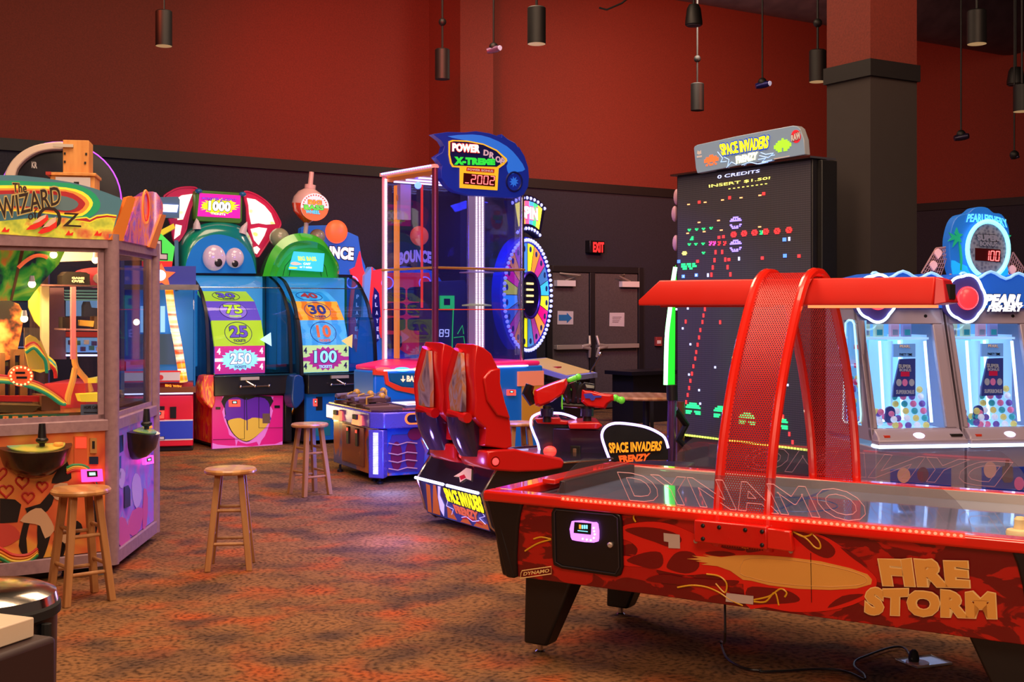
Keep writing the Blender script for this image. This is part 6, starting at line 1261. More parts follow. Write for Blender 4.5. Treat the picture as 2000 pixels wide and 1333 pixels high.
def gun(body, noz, stock, deco, trig):
    g = MB(); P = PW('B4', body, GY-0.05); C = sum(P, Vector())/len(P)
    R_ = []
    for d, s in ((0, 0.8), (0.02, 1.0), (0.10, 1.0), (0.12, 0.8)): R_.append([C+(p-C)*s+Vector((0.1*d, d, 0)) for p in P])
    g.loft(R_, gunr); go = g.build('gun', T, label='glossy red mounted gun', bevel=0.004)
    b = MB()
    for (x, y, r) in noz: b.ball(PW('B4', [(x, y)], GY+0.01)[0], r*GY/F/3.03, gung, nu=14, nv=10)
    p0, p1 = PW('B4', [noz[0][:2]], GY+0.01)[0], PW('B4', [noz[-1][:2]], GY+0.01)[0]; b.cyl(p0, p1, 0.02, gung, n=10); b.build('nozzle', go, label='bright green nozzle')
    b = MB()
    for s in stock: b.tube(PW('B4', s, GY+0.0), [0.035, 0.045, 0.03][:len(s.split())], gunb, 10)
    b.build('grip', go, label='black grips')
    if deco: b = MB(); b.prism(PW('B4', deco, GY-0.062), Vector((0, 0.015, 0)), M('gun_decal_blue', (60, 70, 190), 0.3)); b.build('decal', go)
    b = MB(); b.tube(PW('B4', trig, GY-0.02), 0.006, gung, 6); b.build('trigger', go)
gun('190,920 240,895 330,862 382,850 392,885 372,935 300,985 222,1018 196,1008 188,965', [(402, 856, 15), (428, 845, 15), (452, 838, 20)], ['168,885 150,935 185,1000', '420,870 440,920 425,990', '388,880 385,940 400,990'], None, '360,925 356,990 358,1030')
gun('470,912 520,918 590,938 660,945 664,978 630,1000 612,1030 560,1022 500,1014 468,985', [(672, 962, 20), (692, 972, 18), (708, 976, 22)], ['480,880 450,920 460,990', '545,905 500,900 480,930'], '485,940 530,935 545,950 590,950 590,960 555,962 545,978 530,978 520,965 495,965', '412,905 400,950 398,990')
b = MB(); b.tube(PW('B4', '350,1000 410,1005 500,1010', GY), 0.02, gunb, 8); b.build('gun_rail', T)
# light loops with their dark boards
LED = M('violet_white_led', (196, 170, 255), 0.4, e=1.9)
b = MB(); b.tube([tuple(p) for p in PW('B4', smooth([(225, 1290), (213, 1230), (190, 1175), (172, 1120), (182, 1075), (235, 1048)], 4, False), GY+0.1)], 0.010, LED, 8)
b.tube([tuple(p) for p in PW('B4', smooth([(295, 1052), (350, 1055), (400, 1068), (442, 1085)], 4, False), GY+0.1)], 0.010, LED, 8); b.build('light_loop', T, label='glowing violet-white light loop')
b = MB(); b.prism(PW('B4', '235,1060 290,1060 440,1095 440,1290 235,1290 195,1170 185,1100', GY+0.12), Vector((0, 0.03, 0)), cons); b.ball(PW('B4', [(285, 1278)], GY)[0], (0.05, 0.03, 0.04), redglow); b.build('side_board', T)
g3 = PW('B4', smooth([(640, 1333), (605, 1240), (592, 1180), (615, 1135), (670, 1113), (760, 1118), (850, 1135), (920, 1165), (965, 1200), (985, 1260)], 3, False), 8.9)
b = MB(); b.tube([tuple(p) for p in g3], 0.010, LED, 8); b.build('light_loop', T, label='glowing violet-white light loop')
b = MB(); b.prism([tuple(p) and p for p in g3]+PW('B4', [(985, 1330)], 8.9), Vector((0.0, 0.04, 0)), M('board_black_green', (20, 26, 34), 0.3)); bd = b.build('name_board', T, label='black board with orange lettering')
b = MB(); o_ = M('ember_lit', (250, 150, 30), 0.4, e=0.7)
def Wq(s, Y): return PW('B4', s, Y)
letter(b, 'SPACE INVADERS', Wq('640,1290 940,1275 630,1228 950,1218', 8.885), Vector((0, 1, 0)), o_, 0.004, 0.04, INK, 0.05); letter(b, 'FRENZY', Wq('700,1345 860,1335 690,1305 880,1290', 8.885), Vector((0, 1, 0)), M('ember_red', (230, 90, 30), 0.4, e=0.6), 0.004, 0.06); b.build('lettering', bd)
b = MB(); b.box(g0, 0.45, 1.0, -0.1, 0.35, 0.0, 0.42, cons); b.build('rear_console', T, bevel=0.01)
# ================================================================ tables by the exit
EF = Fr(pY(1215, 600, 15.5), 20)
t = thing('high_round_table', Fr(pY(1262, 600, 13.6), 0), 'high round table with a pale wood top near the exit doors', 'table')
c = pY(1262, 600, 13.6); zt = CH-(772-605)*13.6/F
MB().lathe((c.x, c.y, zt-0.035), [(0.42, 0), (0.43, 0.015), (0.42, 0.035)], wood2, 36).build('tabletop', t); MB().lathe((c.x, c.y, 0), [(0.25, 0), (0.25, 0.015), (0.04, 0.03), (0.035, zt-0.04)], BLKM, 20).build('pedestal', t)
t = thing('low_wood_table', Fr(pY(1160, 600, 14.2), 0), 'low black-legged table with a wood edge left of the high round table', 'table')
c = pY(1228, 600, 14.8); zt2 = CH-(770-605)*14.8/F
t.matrix_basis = Matrix.Translation((c.x, c.y, 0))
MB().box(Fr((c.x, c.y, 0), 0), -0.55, 0.3, -0.3, 0.3, zt2-0.04, zt2, wood2).build('tabletop', t, bevel=0.01)
for x, y in ((-0.5, -0.25), (0.25, -0.25), (-0.5, 0.25), (0.25, 0.25)): MB().box(Fr((c.x, c.y, 0), 0), x-0.02, x+0.02, y-0.02, y+0.02, 0, zt2-0.04, BLKM).build('leg', t)
kf = Fr(pY(1245, 600, 17.3), wa); t = thing('black_counter', kf, 'black counter with an overhanging top against the wall right of the exit doors', 'counter')
MB().box(kf, -0.25, 0.5, -0.2, 0.25, 0, CH-(727-605)*17.3/F-0.03, BLKM).build('body', t); MB().box(kf, -0.35, 0.65, -0.28, 0.3, CH-(727-605)*17.3/F-0.03, CH-(724-605)*17.3/F, BLK).build('counter_top', t)
# small blue box game seen right of the giant screen
bf = Fr(pY(1598, 600, 12.5), 0)
t = thing('blue_lit_game', bf, 'narrow blue game just visible between the giant screen and the column', 'arcade game')
MB().box(bf, -0.06, 0.06, 0, 0.4, 0.0, CH+(605-518)*12.5/F, M('lit_blue_box', (40, 80, 200), 0.4, e=0.35)).build('cabinet', t, bevel=0.01)
MB().box(bf, -0.055, 0.055, -0.012, 0.0, CH+(605-545)*12.5/F, CH+(605-521)*12.5/F, M('lit_blue_face', (70, 130, 240), 0.4, e=0.7)).build('lit_panel', t)
# ================================================================ two white ball-catch machines at the right
LF = Fr(pY(1704, 600, 8.2), 8); LWD = 0.63
shellw = M('pearl_white_body', (150, 138, 160), 0.35, coat=0.3); icyb = M('icy_interior', (120, 190, 235), 0.5, e=0.55); LN_ = M('cool_white_tube', (195, 228, 255), 0.4, e=3.2)
deepb = M('deep_blue_back', (16, 40, 120), 0.4, e=0.3)
K = 0.30; K0 = -0.70*K    # face leans back above z = .70
def LP(c, s, d=0.0, sm=0, dx=0.0): return [p+LF.x*dx for p in LF.pts(c, s, K0-d, K, sm)]
def machine(dx, second):
    lab = 'white ball-catch machine with a lit front window, farther right, under the round bonus sign' if second else 'white ball-catch machine with a slot window in its side, beside the column'
    T = thing('ball_catch_machine', LF, lab, 'arcade game', at=(dx, 0, 0)); g = dict(dx=dx)
    def bx(b, x0, x1, y0, y1, z0, z1, m): b.box(LF, x0+dx, x1+dx, y0, y1, z0, z1, m)
    W = LWD
    # body: frame around the window (four bars), sides, base
    def face(x, z, d=0.0): return LF.w(x+dx, K*(z-0.70)-d, z)
    ZT = 1.60
    b = MB()
    # front frame
    wz0, wz1 = 0.78, 1.48; wx = [(0.055, 0.05), (W-0.075, W-0.095)]
    def bar(P): b.prism([face(x, z) for x, z in P], LF.y*0.05, shellw)
    bar([(0.0, 0.70), (W, 0.70), (W, wz0), (0, wz0)]); bar([(0, wz1), (W, wz1), (W, ZT), (0, ZT)]); bar([(0, wz0), (0.05, wz0), (0.05, wz1), (0, wz1)]); bar([(W-0.085, wz0), (W, wz0), (W, wz1), (W-0.085, wz1)])
    fr_o = b.build('front_frame', T, label='pearl white window frame', bevel=0.006)
    b = MB(); sidep = [(K*(0.70-0.70), 0.70), (K*(ZT-0.7), ZT), (0.95, ZT), (0.95, 0.70)]
    for x in (0.0, W-0.02):
        if x == 0.0:
            # side wall with a slot window: build as a ring
            so = [(0.0, 0.70), (0.27, ZT), (0.80, ZT), (0.80, 0.70)]
            inn_px = LF; 
            inn = [LF.l(LF.ptx(*q, dx if second else 0.0)) for q in px('B7', '135,645 150,630 168,632 178,650 212,1100 210,1135 195,1145 130,1142 122,1125')]
            inn = [(p.y, p.z) for p in inn] if not second else None
            if inn:
                ys = [q[0] for q in inn]; zs = [q[1] for q in inn]
                y0, y1, z0, z1 = min(ys), max(ys), min(zs), max(zs)
                SLOT.clear(); SLOT.extend([y0, y1, z0, z1, inn])
                for poly in ([(0.0, 0.70), (0.80, 0.70), (0.80, z0), (K*(z0-0.7), z0)], [(K*(z1-0.7), z1), (0.80, z1), (0.80, ZT), (0.27, ZT)], [(K*(z0-0.7), z0), (y0, z0), (y0, z1), (K*(z1-0.7), z1)], [(y1, z0), (0.80, z0), (0.80, z1), (y1, z1)]):
                    b.prism([LF.w(x+dx, y, z) for y, z in poly], LF.x*0.02, shellw)
            else: b.prism([LF.w(x+dx, y, z) for y, z in so], LF.x*0.02, shellw)
        else: b.prism([LF.w(x+dx, y, z) for y, z in ((0.0, 0.70), (0.27, ZT), (0.80, ZT), (0.80, 0.70))], LF.x*0.02, shellw)
    bx(b, 0, W, 0.78, 0.80, 0.0, ZT, shellw); bx(b, 0, W, 0.27, 0.80, ZT-0.02, ZT, shellw); b.build('side_walls', T)
    b = MB(); bx(b, 0.0, W, -0.05, 0.78, 0.0, 0.66, shellw); bx(b, 0.10, W-0.10, -0.06, -0.05, 0.28, 0.52, deepb); base_ = b.build('base', T, bevel=0.012, label='white lower body')
    b = MB(); bx(b, 0.0, W, -0.10, 0.02, 0.665, 0.715, shellw); b.hexa([LF.w(x+dx, y, z) for x, y, z in ((0, -0.09, 0.705), (W, -0.09, 0.705), (W, 0.02, 0.705), (0, 0.02, 0.705), (0.01, -0.07, 0.735), (W-0.01, -0.07, 0.735), (W-0.01, 0.0, 0.78), (0.01, 0.0, 0.78))], shellw); sh_ = b.build('shelf', T, bevel=0.008)
    b = MB(); b.tube([LF.w(x+dx, y, 0.672) for x, y in ((0.0, 0.0), (0.0, -0.102), (W-0.005, -0.102))], 0.011, LN_, 8); b.build('shelf_light', T, label='glowing white shelf edge light')
    b = MB(); b.ball(LF.w(0.30+dx, -0.05, 0.735), (0.045, 0.035, 0.025), M('start_button_lit', (220, 210, 245), 0.3, e=1.2), LF, 14, 8); b.box(LF, 0.52+dx, 0.60+dx, -0.08, 0.0, 0.735, 0.748, INK); bx(b, 0.05, 0.09, -0.075, -0.055, 0.73, 0.745, M('red_sticker', (200, 60, 40), 0.4)); b.build('shelf_controls', sh_)
    # interior
    b = MB(); bx(b, 0.02, W-0.02, 0.70, 0.78, 0.72, 1.56, icyb); bx(b, 0.02, W-0.02, 0.06, 0.70, 0.74, 0.76, M('icy_floor', (190, 225, 245), 0.4, e=0.5)); bx(b, 0.06, W-0.06, 0.34, 0.7, 1.37, 1.385, M('icy_shelf', (200, 235, 250), 0.4, e=0.6)); bx(b, W-0.20, W-0.02, 0.45, 0.70, 0.76, 1.40, M('icy_panel', (160, 205, 240), 0.4, e=0.7)); bx(b, 0.27, 0.285, 0.3, 0.66, 0.76, 1.36, M('icy_panel', (160, 205, 240), 0.4, e=0.7)); b.build('interior', T, label='icy blue interior')
    b = MB()
    for x0_, x1_, y_ in ((0.22, 0.215, 0.3), (0.06, 0.06, 0.4), (W-0.215, W-0.215, 0.42), (W-0.10, W-0.12, 0.22)): b.tube([LF.w(x0_+dx, y_, 0.80), LF.w(x1_+dx, y_+0.06, 1.36)], 0.010, LN_, 6)
    b.tube([LF.w(0.05+dx, 0.35, 1.50), LF.w(W-0.1+dx, 0.35, 1.50)], 0.008, LN_, 6); b.build('inner_light_tubes', T, label='white light tubes')
    rnd = random.Random(3 if second else 5)
    b = MB(); cs = [M('capsule_%s' % n, c, 0.3, e=0.35) for n, c in (('pink', (220, 110, 150)), ('white', (235, 235, 245)), ('teal', (60, 160, 170)), ('violet', (110, 80, 160)), ('yellow', (220, 200, 110)))]
    for r in range(6):
        for cix in range(4): b.ball(LF.w(0.30+0.065*cix+dx, 0.33-0.02*r, 1.02-0.048*r), 0.024, cs[(r*2+cix*3) % 5], nu=10, nv=6)
    for i in range(46): b.ball(LF.w(rnd.uniform(0.06, 0.26)+dx, rnd.uniform(0.15, 0.5), 0.78+rnd.uniform(0, 0.10)), 0.024, cs[rnd.randrange(5)], nu=8, nv=6)
    for i in range(40): b.ball(LF.w(rnd.uniform(0.08, 0.24)+dx, 0.68, rnd.uniform(0.9, 1.3)), 0.016, cs[rnd.randrange(5)], nu=8, nv=6)
    b.build('capsules', T, kind='stuff', label='heap of small coloured capsules')
    b = MB()
    for i, x in enumerate((0.075, 0.175, 0.29, 0.38)): bx(b, x+0.01, x+0.07, 0.36, 0.40, 1.39, 1.49, M('prize_card_%d' % i, ((205, 225, 190), (200, 225, 200), (220, 170, 195), (150, 150, 200))[i], 0.4, e=0.35)); bx(b, x+0.02, x+0.06, 0.355, 0.36, 1.40, 1.44, (WHT, cs[2])[i % 2])
    b.build('prize_boxes', T)
    # bonus panel standing inside
    b = MB(); PN = M('bonus_panel_navy', (50, 54, 110), 0.4, e=0.5)
    pc_ = lambda s: [LF.pt(*q, 0.22)+LF.x*dx for q in px('B7', s)]
    b.prism(pc_('405,825 482,822 482,1010 370,1015 375,960'), LF.y*0.02, PN); b.prism(pc_('372,750 482,748 482,815 372,815'), LF.y*0.02, M('bonus_panel_pale', (110, 150, 200), 0.4, e=0.6)); bp = b.build('bonus_panel', T, label='navy bonus panel')
    b = MB()
    def lq(s, c='B7', d=0.21): return [LF.pt(*q, d)+LF.x*dx for q in px(c, s)]
    letter(b, 'PEARL', lq('403,768 456,770 403,753 456,755'), LF.y, WHT, 0.003, 0.03, PN, 0.05); letter(b, 'PARTY TIME', lq('402,808 465,809 402,795 465,796'), LF.y, INK, 0.003, 0.03)
    letter(b, 'SUPER', lq('398,870 460,872 396,850 460,853'), LF.y, WHT, 0.003, 0.05, INK, 0.04); letter(b, 'BONUS', lq('402,886 460,888 402,872 460,874'), LF.y, WHT, 0.003, 0.03)
    b.prism(lq('410,888 452,888 452,912 410,912'), LF.y*0.005, M('display_red', (170, 20, 50), 0.4, e=0.7)); letter(b, 'SUPERBONUS', lq('385,1000 475,1000 385,980 475,980'), LF.y, WHT, 0.003, 0.03)
    for i, x in enumerate((400, 430, 464)): b.prism(lq(' '.join('%f,%f' % (x+13*cos(a*pi/8), 943+18*sin(a*pi/8)) for a in range(16)), d=0.215), LF.y*0.005, (WHT, M('capsule_pink', (220, 110, 150), 0.3, e=0.35), WHT)[i])
    b.prism(lq(smooth_s('335,1090 340,1070 360,1062 378,1075 382,1110 378,1140 335,1140')), LF.y*0.02, PN); b.ball(lq('355,1098')[0]-LF.y*0.02, 0.02, M('capsule_pink', (220, 110, 150), 0.3, e=0.35)); b.build('lettering', bp)
    b = MB(); b.prism([face(x, z, -0.02) for x, z in ((0.04, 0.77), (W-0.075, 0.77), (W-0.075, 1.49), (0.04, 1.49))], LF.y*0.004, CLR); b.build('front_window', T, label='clear front window')
    for x, z in ((0.08, 1.54), (W-0.13, 1.535)): MB().lathe(face(x, z, 0.0), [(0.012, 0), (0.012, 0.004)], BLK, 10, -LF.y).build('lock', T)
    if not second:
        y0, y1, z0, z1, inn = SLOT
        b = MB(); b.prism([LF.w(-0.004, y, z) for y, z in inn], LF.x*0.004, CLR); b.build('slot_window', T)
        b = MB(); b.tube([LF.w(-0.004, y, z) for y, z in inn], 0.008, M('pale_teal_rim', (170, 225, 235), 0.3, e=0.7), 6, closed=True); b.build('slot_rim', T, label='pale lit rim')
        b = MB(); b.box(LF, 0.03, 0.035, y0, y1, z0, z1, icyb)
        for i in range(30): b.ball(LF.w(0.028, rnd.uniform(y0, y1), rnd.uniform(z0+0.02, z0+0.35)), 0.016, cs[rnd.randrange(5)], nu=8, nv=6)
        for z in (0.2, 0.33, 0.45): b.box(LF, 0.02, 0.03, (y0+y1)/2-0.03, (y0+y1)/2+0.02, z1-z, z1-z+0.03, M('display_red', (170, 20, 50), 0.4, e=0.7))
        b.build('slot_interior', T)
    # header
    hdx = dx
    b = MB(); zc0, zc1 = ZT, CH+(605-560)*8.5/F+0.06
    b.prism([LF.w(x+dx, 0.24, z) for x, z in ((0.0, ZT-0.01), (W, ZT-0.01), (W, 1.78), (W*0.85, 1.83), (W*0.7, 1.79), (W*0.52, 1.84), (W*0.35, 1.79), (W*0.2, 1.83), (0.0, 1.80))], LF.y*0.3, M('wave_header_blue', (30, 90, 200), 0.35, e=0.35)); h = b.build('header', T, label='wave-edged blue header')
    b = MB(); b.tube([tuple(p) for p in [LF.w(x+dx, 0.235, z) for x, z in smooth([(0.1, 1.82), (W*0.2, 1.835), (W*0.35, 1.795), (W*0.52, 1.845), (W*0.7, 1.795), (W*0.85, 1.835), (W, 1.785)], 3, False)]], 0.011, M('wave_white_blue', (140, 195, 250), 0.4, e=0.6), 6); b.build('wave_trim', h)
    # scallop lamp with a red pearl
    sx = (1737-1000)/F; c = LF.l(LF.pt(*px('B7', [(740, 520)])[0], 0.15)); cx, cz = c.x-0.65+dx, c.z
    if second: cx, cz = c.x, c.z
    nsc = 40; P = []
    for i in range(nsc): a = i*2*pi/nsc; r = 0.135*(1+0.10*abs(cos(a*2.5+0.3))); P.append(LF.w(cx+r*cos(a)*0.98, 0.17, cz+r*1.12*sin(a)))
    b = MB(); b.prism(P, LF.y*0.08, M('scallop_navy', (60, 50, 120), 0.4, e=0.3)); sl = b.build('scallop_lamp', T, label='scallop shaped lamp')
    b = MB(); b.tube([p-LF.y*0.005 for p in P], 0.0095, LN_, 8, closed=True); b.build('neon_rim', sl, label='white glowing rim')
    b = MB(); b.ball(LF.w(cx+0.01, 0.16, cz-0.0), (0.078, 0.05, 0.082), M('pearl_red', (250, 50, 60), 0.3, e=0.9), LF, 24, 14); b.build('red_pearl', sl, label='glowing red ball')
    return T, h
SLOT = []
def smooth_s(s):
    return ' '.join('%f,%f' % q for q in smooth([tuple(map(float, t.split(','))) for t in s.split()], 3))
T1, h1 = machine(0.0, False)
T2_, h2 = machine(0.648, True)
b = MB(); letter(b, 'PEARL', [LF.pt(*q, 0.22) for q in px('B7', '822,555 1010,555 838,500 1025,500')], LF.y, M('lit_white', (250, 250, 255), 0.4, e=1.0), 0.01, 0.06, M('ink_navy', (10, 20, 80), 0.4), 0.05)
letter(b, 'FISHERY', [LF.pt(*q, 0.22) for q in px('B7', '838,587 1010,587 850,555 1020,555')], LF.y, M('lit_white', (250, 250, 255), 0.4, e=1.0), 0.01, 0.05, M('ink_navy', (10, 20, 80), 0.4), 0.05); b.build('lettering', h2, label='lit white lettering')
b = MB(); letter(b, 'PEARL', [LF.pt(*q, 0.22)-LF.x*0.648 for q in px('B7', '822,555 1010,555 838,500 1025,500')], LF.y, M('lit_white', (250, 250, 255), 0.4, e=1.0), 0.01, 0.06, M('ink_navy', (10, 20, 80), 0.4), 0.05); b.build('lettering', h1)
for x_, y_, rx_, ry_, c_, par in ((860, 195, 0.045, 0.05, (206, 150, 130), T1), (965, 190, 0.04, 0.05, (90, 30, 60), T1), (1335, 165, 0.045, 0.055, (200, 150, 140), T2_), (1495, 240, 0.035, 0.045, (220, 90, 160), T2_)):
    q = LF.l(LF.pt(*px('D2', [(x_, y_)])[0], -0.064)); b = MB(); b.disc(LF, q.x, q.z, -0.066, rx_, ry_, 0.005, M('base_badge_%d' % x_, c_, 0.5, e=0.1), 20); b.build('base_badge', par)
b = MB(); b.prism(LF.pts('D2', '1405,145 1420,143 1423,110 1440,110 1443,143 1460,148 1464,215 1450,235 1415,235 1402,215', -0.068), LF.y*0.006, M('brown_bottle_print', (96, 70, 70), 0.5)); b.build('bottle_print', T2_)
# round bonus sign over the second machine
sg = bpy.data.objects.new('bonus_sign_holder', None); COL.objects.unlink if False else None
bpy.data.objects.remove(sg)
QY = 0.38
T = T2_
b = MB(); b.prism(LF.pts('B7', '650,250 655,200 672,140 700,105 745,92 775,68 810,62 845,68 875,92 915,100 945,150 955,210 960,280 945,340 920,400 915,440 700,445 670,400 655,330', QY, sm=3), LF.y*0.10, M('sign_blue', (24, 100, 190), 0.4, e=0.35)); bs_ = b.build('bonus_sign', T, label='round blue bonus sign', bevel=0.006)
b = MB(); b.prism(LF.pts('B7', '665,330 700,345 740,360 760,400 830,420 900,400 940,350 945,420 915,440 700,445 670,400', QY-0.012, sm=2), LF.y*0.012, M('sign_cyan_wave', (20, 150, 220), 0.4, e=0.6)); b.build('wave_artwork', bs_)
b = MB(); gp = M('palm_green', (20, 150, 110), 0.4, e=0.4)
for s in ('690,210 650,190 665,215 645,235 680,225 670,265 695,235 715,240 705,215 722,200 700,195 690,165 680,195', '700,230 712,260 718,320 715,380 705,380 708,320 703,270', '930,200 962,205 945,225 960,255 940,245 935,215'):
    b.prism(LF.pts('B7', s, QY-0.014), LF.y*0.012, gp)
b.build('palm_ornament', bs_)
E2 = [(845+103*cos(a*pi/20), 275+140*sin(a*pi/20)) for a in range(40)]
b = MB(); b.prism([LF.pt(*q, QY-0.02) for q in px('B7', [(845+95*cos(a*pi/20), 275+130*sin(a*pi/20)) for a in range(40)])], LF.y*0.02, ramp_mat('bubbly_grey', [(0.2, (70, 70, 90)), (0.6, (110, 110, 125))], tex='voronoi', scale=40, rough=0.4, e=0.3)); b.build('sign_face', bs_)
b = MB(); b.tube([LF.pt(*q, QY-0.03) for q in px('B7', E2)], 0.016, M('cyan_tube', (120, 225, 255), 0.4, e=1.7), 8, closed=True); b.build('cyan_rim', bs_, label='glowing cyan ring')
b = MB(); letter(b, 'SUPER', q4(LF, 'B7', '792,232 900,236 788,200 896,204', QY-0.03), LF.y, M('silver_text', (110, 110, 130), 0.3, e=0.3), 0.005, 0.07, INK, 0.06); letter(b, 'BONUS', q4(LF, 'B7', '802,258 890,262 802,234 890,238', QY-0.03), LF.y, M('silver_text', (110, 110, 130), 0.3, e=0.3), 0.005, 0.05, INK, 0.05)
b.prism(LF.pts('B7', '782,268 908,276 908,340 782,330', QY-0.026), LF.y*0.006, M('display_maroon', (60, 5, 10), 0.3)); seg7(b, '100', q4(LF, 'B7', '826,330 904,335 830,280 908,284', QY-0.03), LF.y, M('digit_red', (255, 90, 90), 0.4, e=3.0)); letter(b, 'PEARLFISHERY', q4(LF, 'B7', '735,140 950,170 745,98 935,125', QY-0.006), LF.y, M('cyan_text', (90, 200, 240), 0.4, e=0.7), 0.004, 0.03, bend=0.25); b.build('lettering', bs_)
# net on both sides of the sign
nm_ = M('net_cord', (170, 130, 140), 0.6)
def net(c0, A, B, C, D, n):
    b = MB(); A, B, C, D = [LF.pt(*q, QY+0.05) for q in px('B7', [A, B, C, D])]
    for i in range(n+1):
        f = i/n; b.tube([A.lerp(B, f), A.lerp(B, f).lerp(D.lerp(C, f), 0.5)+Vector((0, 0, -0.01)), D.lerp(C, f)], 0.003, nm_, 4); b.tube([A.lerp(D, f), A.lerp(D, f).lerp(B.lerp(C, f), 0.5)+Vector((0, 0, -0.01)), B.lerp(C, f)], 0.003, nm_, 4)
    b.tube([A, D], 0.006, nm_, 5); b.tube([A, B], 0.006, nm_, 5)
    return b.build('net', T, label='thin cord net')
net(0, (650, 262), (512, 400), (560, 425), (660, 420), 8) if 0 else net(0, (585, 270), (512, 395), (600, 430), (655, 262), 8); net(0, (970, 290), (1024, 370), (1000, 430), (920, 440), 7)
b = MB(); shl = M('shell_pink', (220, 170, 180), 0.4, e=0.3)
for x, y in ((575, 358), (598, 298), (970, 380), (940, 415)):
    c = LF.pt(*px('B7', [(x, y)])[0], QY+0.03); b.prism([c+LF.x*(0.028*cos(a)*r)+Vector((0, 0, 0.036*sin(a)*r)) for a, r in ((-1.57, 1), (-0.8, 0.7), (0, 0.9), (0.5, 1), (1.0, 0.95), (1.57, 1.05), (2.1, 0.95), (2.6, 1), (3.14, 0.9), (3.9, 0.7))], LF.y*0.02, shl)
b.build('shell_ornament', T)
b = MB(); b.prism(LF.pts('B7', '660,425 700,432 685,330 668,320', QY+0.02), LF.y*0.03, M('starfish_orange', (230, 150, 60), 0.4, e=0.4)); b.build('sign_post', T)
# ================================================================ six-sided glass coin pusher at the left
PA = Vector((-2.383, 7.35, 0)); W1 = Fr(PA, 33.3); W2 = Fr(PA, 93.3); SLN = 1.08
T = thing('glass_coin_pusher', W1, 'large six-sided glass coin pusher with rainbow sign, joystick bowls and lit interior at the left', 'arcade game')
pk = ramp_mat('mauve_frame_paint', [(0.3, (150, 120, 132)), (0.7, (168, 136, 146))], scale=30, rough=0.42)
HX = [W1.w(0, 0, 0)]
d = 33.3
p = HX[0].copy()
for i in range(1, 6):
    an = radians(33.3+60*i); p = p+Vector((cos(an), sin(an), 0))*SLN; HX.append(p.copy())
HC = sum(HX, Vector())/6
def hexring(z, s=1.0): return [HC+(q-HC)*s+Vector((0, 0, z)) for q in HX]
b = MB(); b.loft([hexring(0.06, 0.99), hexring(0.88, 0.99)], M('pusher_base_dark', (60, 44, 40), 0.6)); b.build('base_cabinet', T)
b = MB(); b.loft([hexring(0.0, 0.9), hexring(0.06, 0.9)], BLK); b.build('plinth', T)
def hexfr(z0, z1, o0=1.02, i0=0.94, m=pk):
    b = MB(); b.loft([hexring(z0, o0), hexring(z1, o0), hexring(z1, i0), hexring(z0, i0), hexring(z0, o0)], m, caps=False); return b
for z0, z1 in ((0.055, 0.135), (0.86, 0.925), (1.945, 2.035)): hexfr(z0, z1).build('frame_rail', T, bevel=0.006)
for q in HX:
    b = MB(); c = HC+(q-HC)*0.985; b.cyl(c+Vector((0, 0, 0.055)), c+Vector((0, 0, 2.03)), 0.045, pk, n=12); b.build('corner_post', T)
for i in range(6):
    a, c = HC+(HX[i]-HC)*0.975, HC+(HX[(i+1) % 6]-HC)*0.975
    b = MB(); u = (c-a).normalized(); nn = Vector((u.y, -u.x, 0)); L = (c-a).length
    for e0, e1 in ((0.04, 0.075), (L-0.075, L-0.04)): b.prism([a+u*e0+Vector((0, 0, 0.93)), a+u*e1+Vector((0, 0, 0.93)), a+u*e1+Vector((0, 0, 1.94)), a+u*e0+Vector((0, 0, 1.94))], nn*0.015, pk)
    for z in (0.925, 1.92): b.prism([a+u*0.04+Vector((0, 0, z)), a+u*(L-0.04)+Vector((0, 0, z)), a+u*(L-0.04)+Vector((0, 0, z+0.03)), a+u*0.04+Vector((0, 0, z+0.03))], nn*0.015, pk)
    b.build('window_frame', T)
    b = MB(); b.prism([a+u*0.05+Vector((0, 0, 0.93)), a+u*(L-0.05)+Vector((0, 0, 0.93)), a+u*(L-0.05)+Vector((0, 0, 1.94)), a+u*0.05+Vector((0, 0, 1.94))], nn*0.006, CLR); b.build('glass_pane', T, label='clear glass pane')
b = MB(); b.loft([hexring(2.0, 0.94), hexring(2.03, 0.94)], M('roof_board', (190, 160, 120), 0.6)); b.build('roof', T)
# lower art panels
artf = ramp_mat('orange_swirl_print', [(0.30, (190, 70, 50)), (0.45, (222, 110, 60)), (0.55, (232, 150, 70)), (0.75, (214, 170, 60))], scale=2.0, detail=2, rough=0.4, dist=1.5, e=0.04)
artp = ramp_mat('violet_swirl_print', [(0.3, (90, 60, 190)), (0.45, (170, 90, 210)), (0.6, (120, 120, 220)), (0.75, (210, 120, 190))], scale=4, detail=2, rough=0.35, dist=1.5, e=0.12)
b = MB(); b.box(W1, -SLN+0.05, -0.05, 0.0, 0.012, 0.14, 0.86, artf); fp = b.build('front_artwork', T, label='orange printed lower panel')
b = MB(); b.box(W2, 0.05, SLN-0.05, 0.0, 0.012, 0.14, 0.86, artp); spn = b.build('side_artwork', T, label='violet printed lower panel')
F1 = lambda s, d=0.004, sm=0: W1.pts('A2', s, -d, 0, sm)
F2 = lambda s, d=0.004, sm=0: W2.pts('A2', s, -d, 0, sm)
hr = M('heart_red', (196, 50, 40), 0.5); bkp = M('print_black', (26, 18, 20), 0.5); pl_ = M('print_pale', (216, 176, 140), 0.5)
b = MB()
for cx, cy, r in ((0, 500, 26), (88, 535, 26), (24, 570, 28), (112, 595, 24), (168, 552, 22)):
    H_ = [(cx+r*(16*sin(t)**3)/16, cy-r*(13*cos(t)-5*cos(2*t)-2*cos(3*t)-cos(4*t))/16) for t in [i*2*pi/24 for i in range(24)]]
    b.tube([W1.pt(*q, -0.004) for q in px('A2', H_)], 0.006, hr, 5, closed=True)
b.prism(F1('0,600 60,605 85,625 70,695 0,700'), W1.y*0.002, bkp)
b.build('heart_print', fp)
b = MB()   # loose abstract black and pale strokes
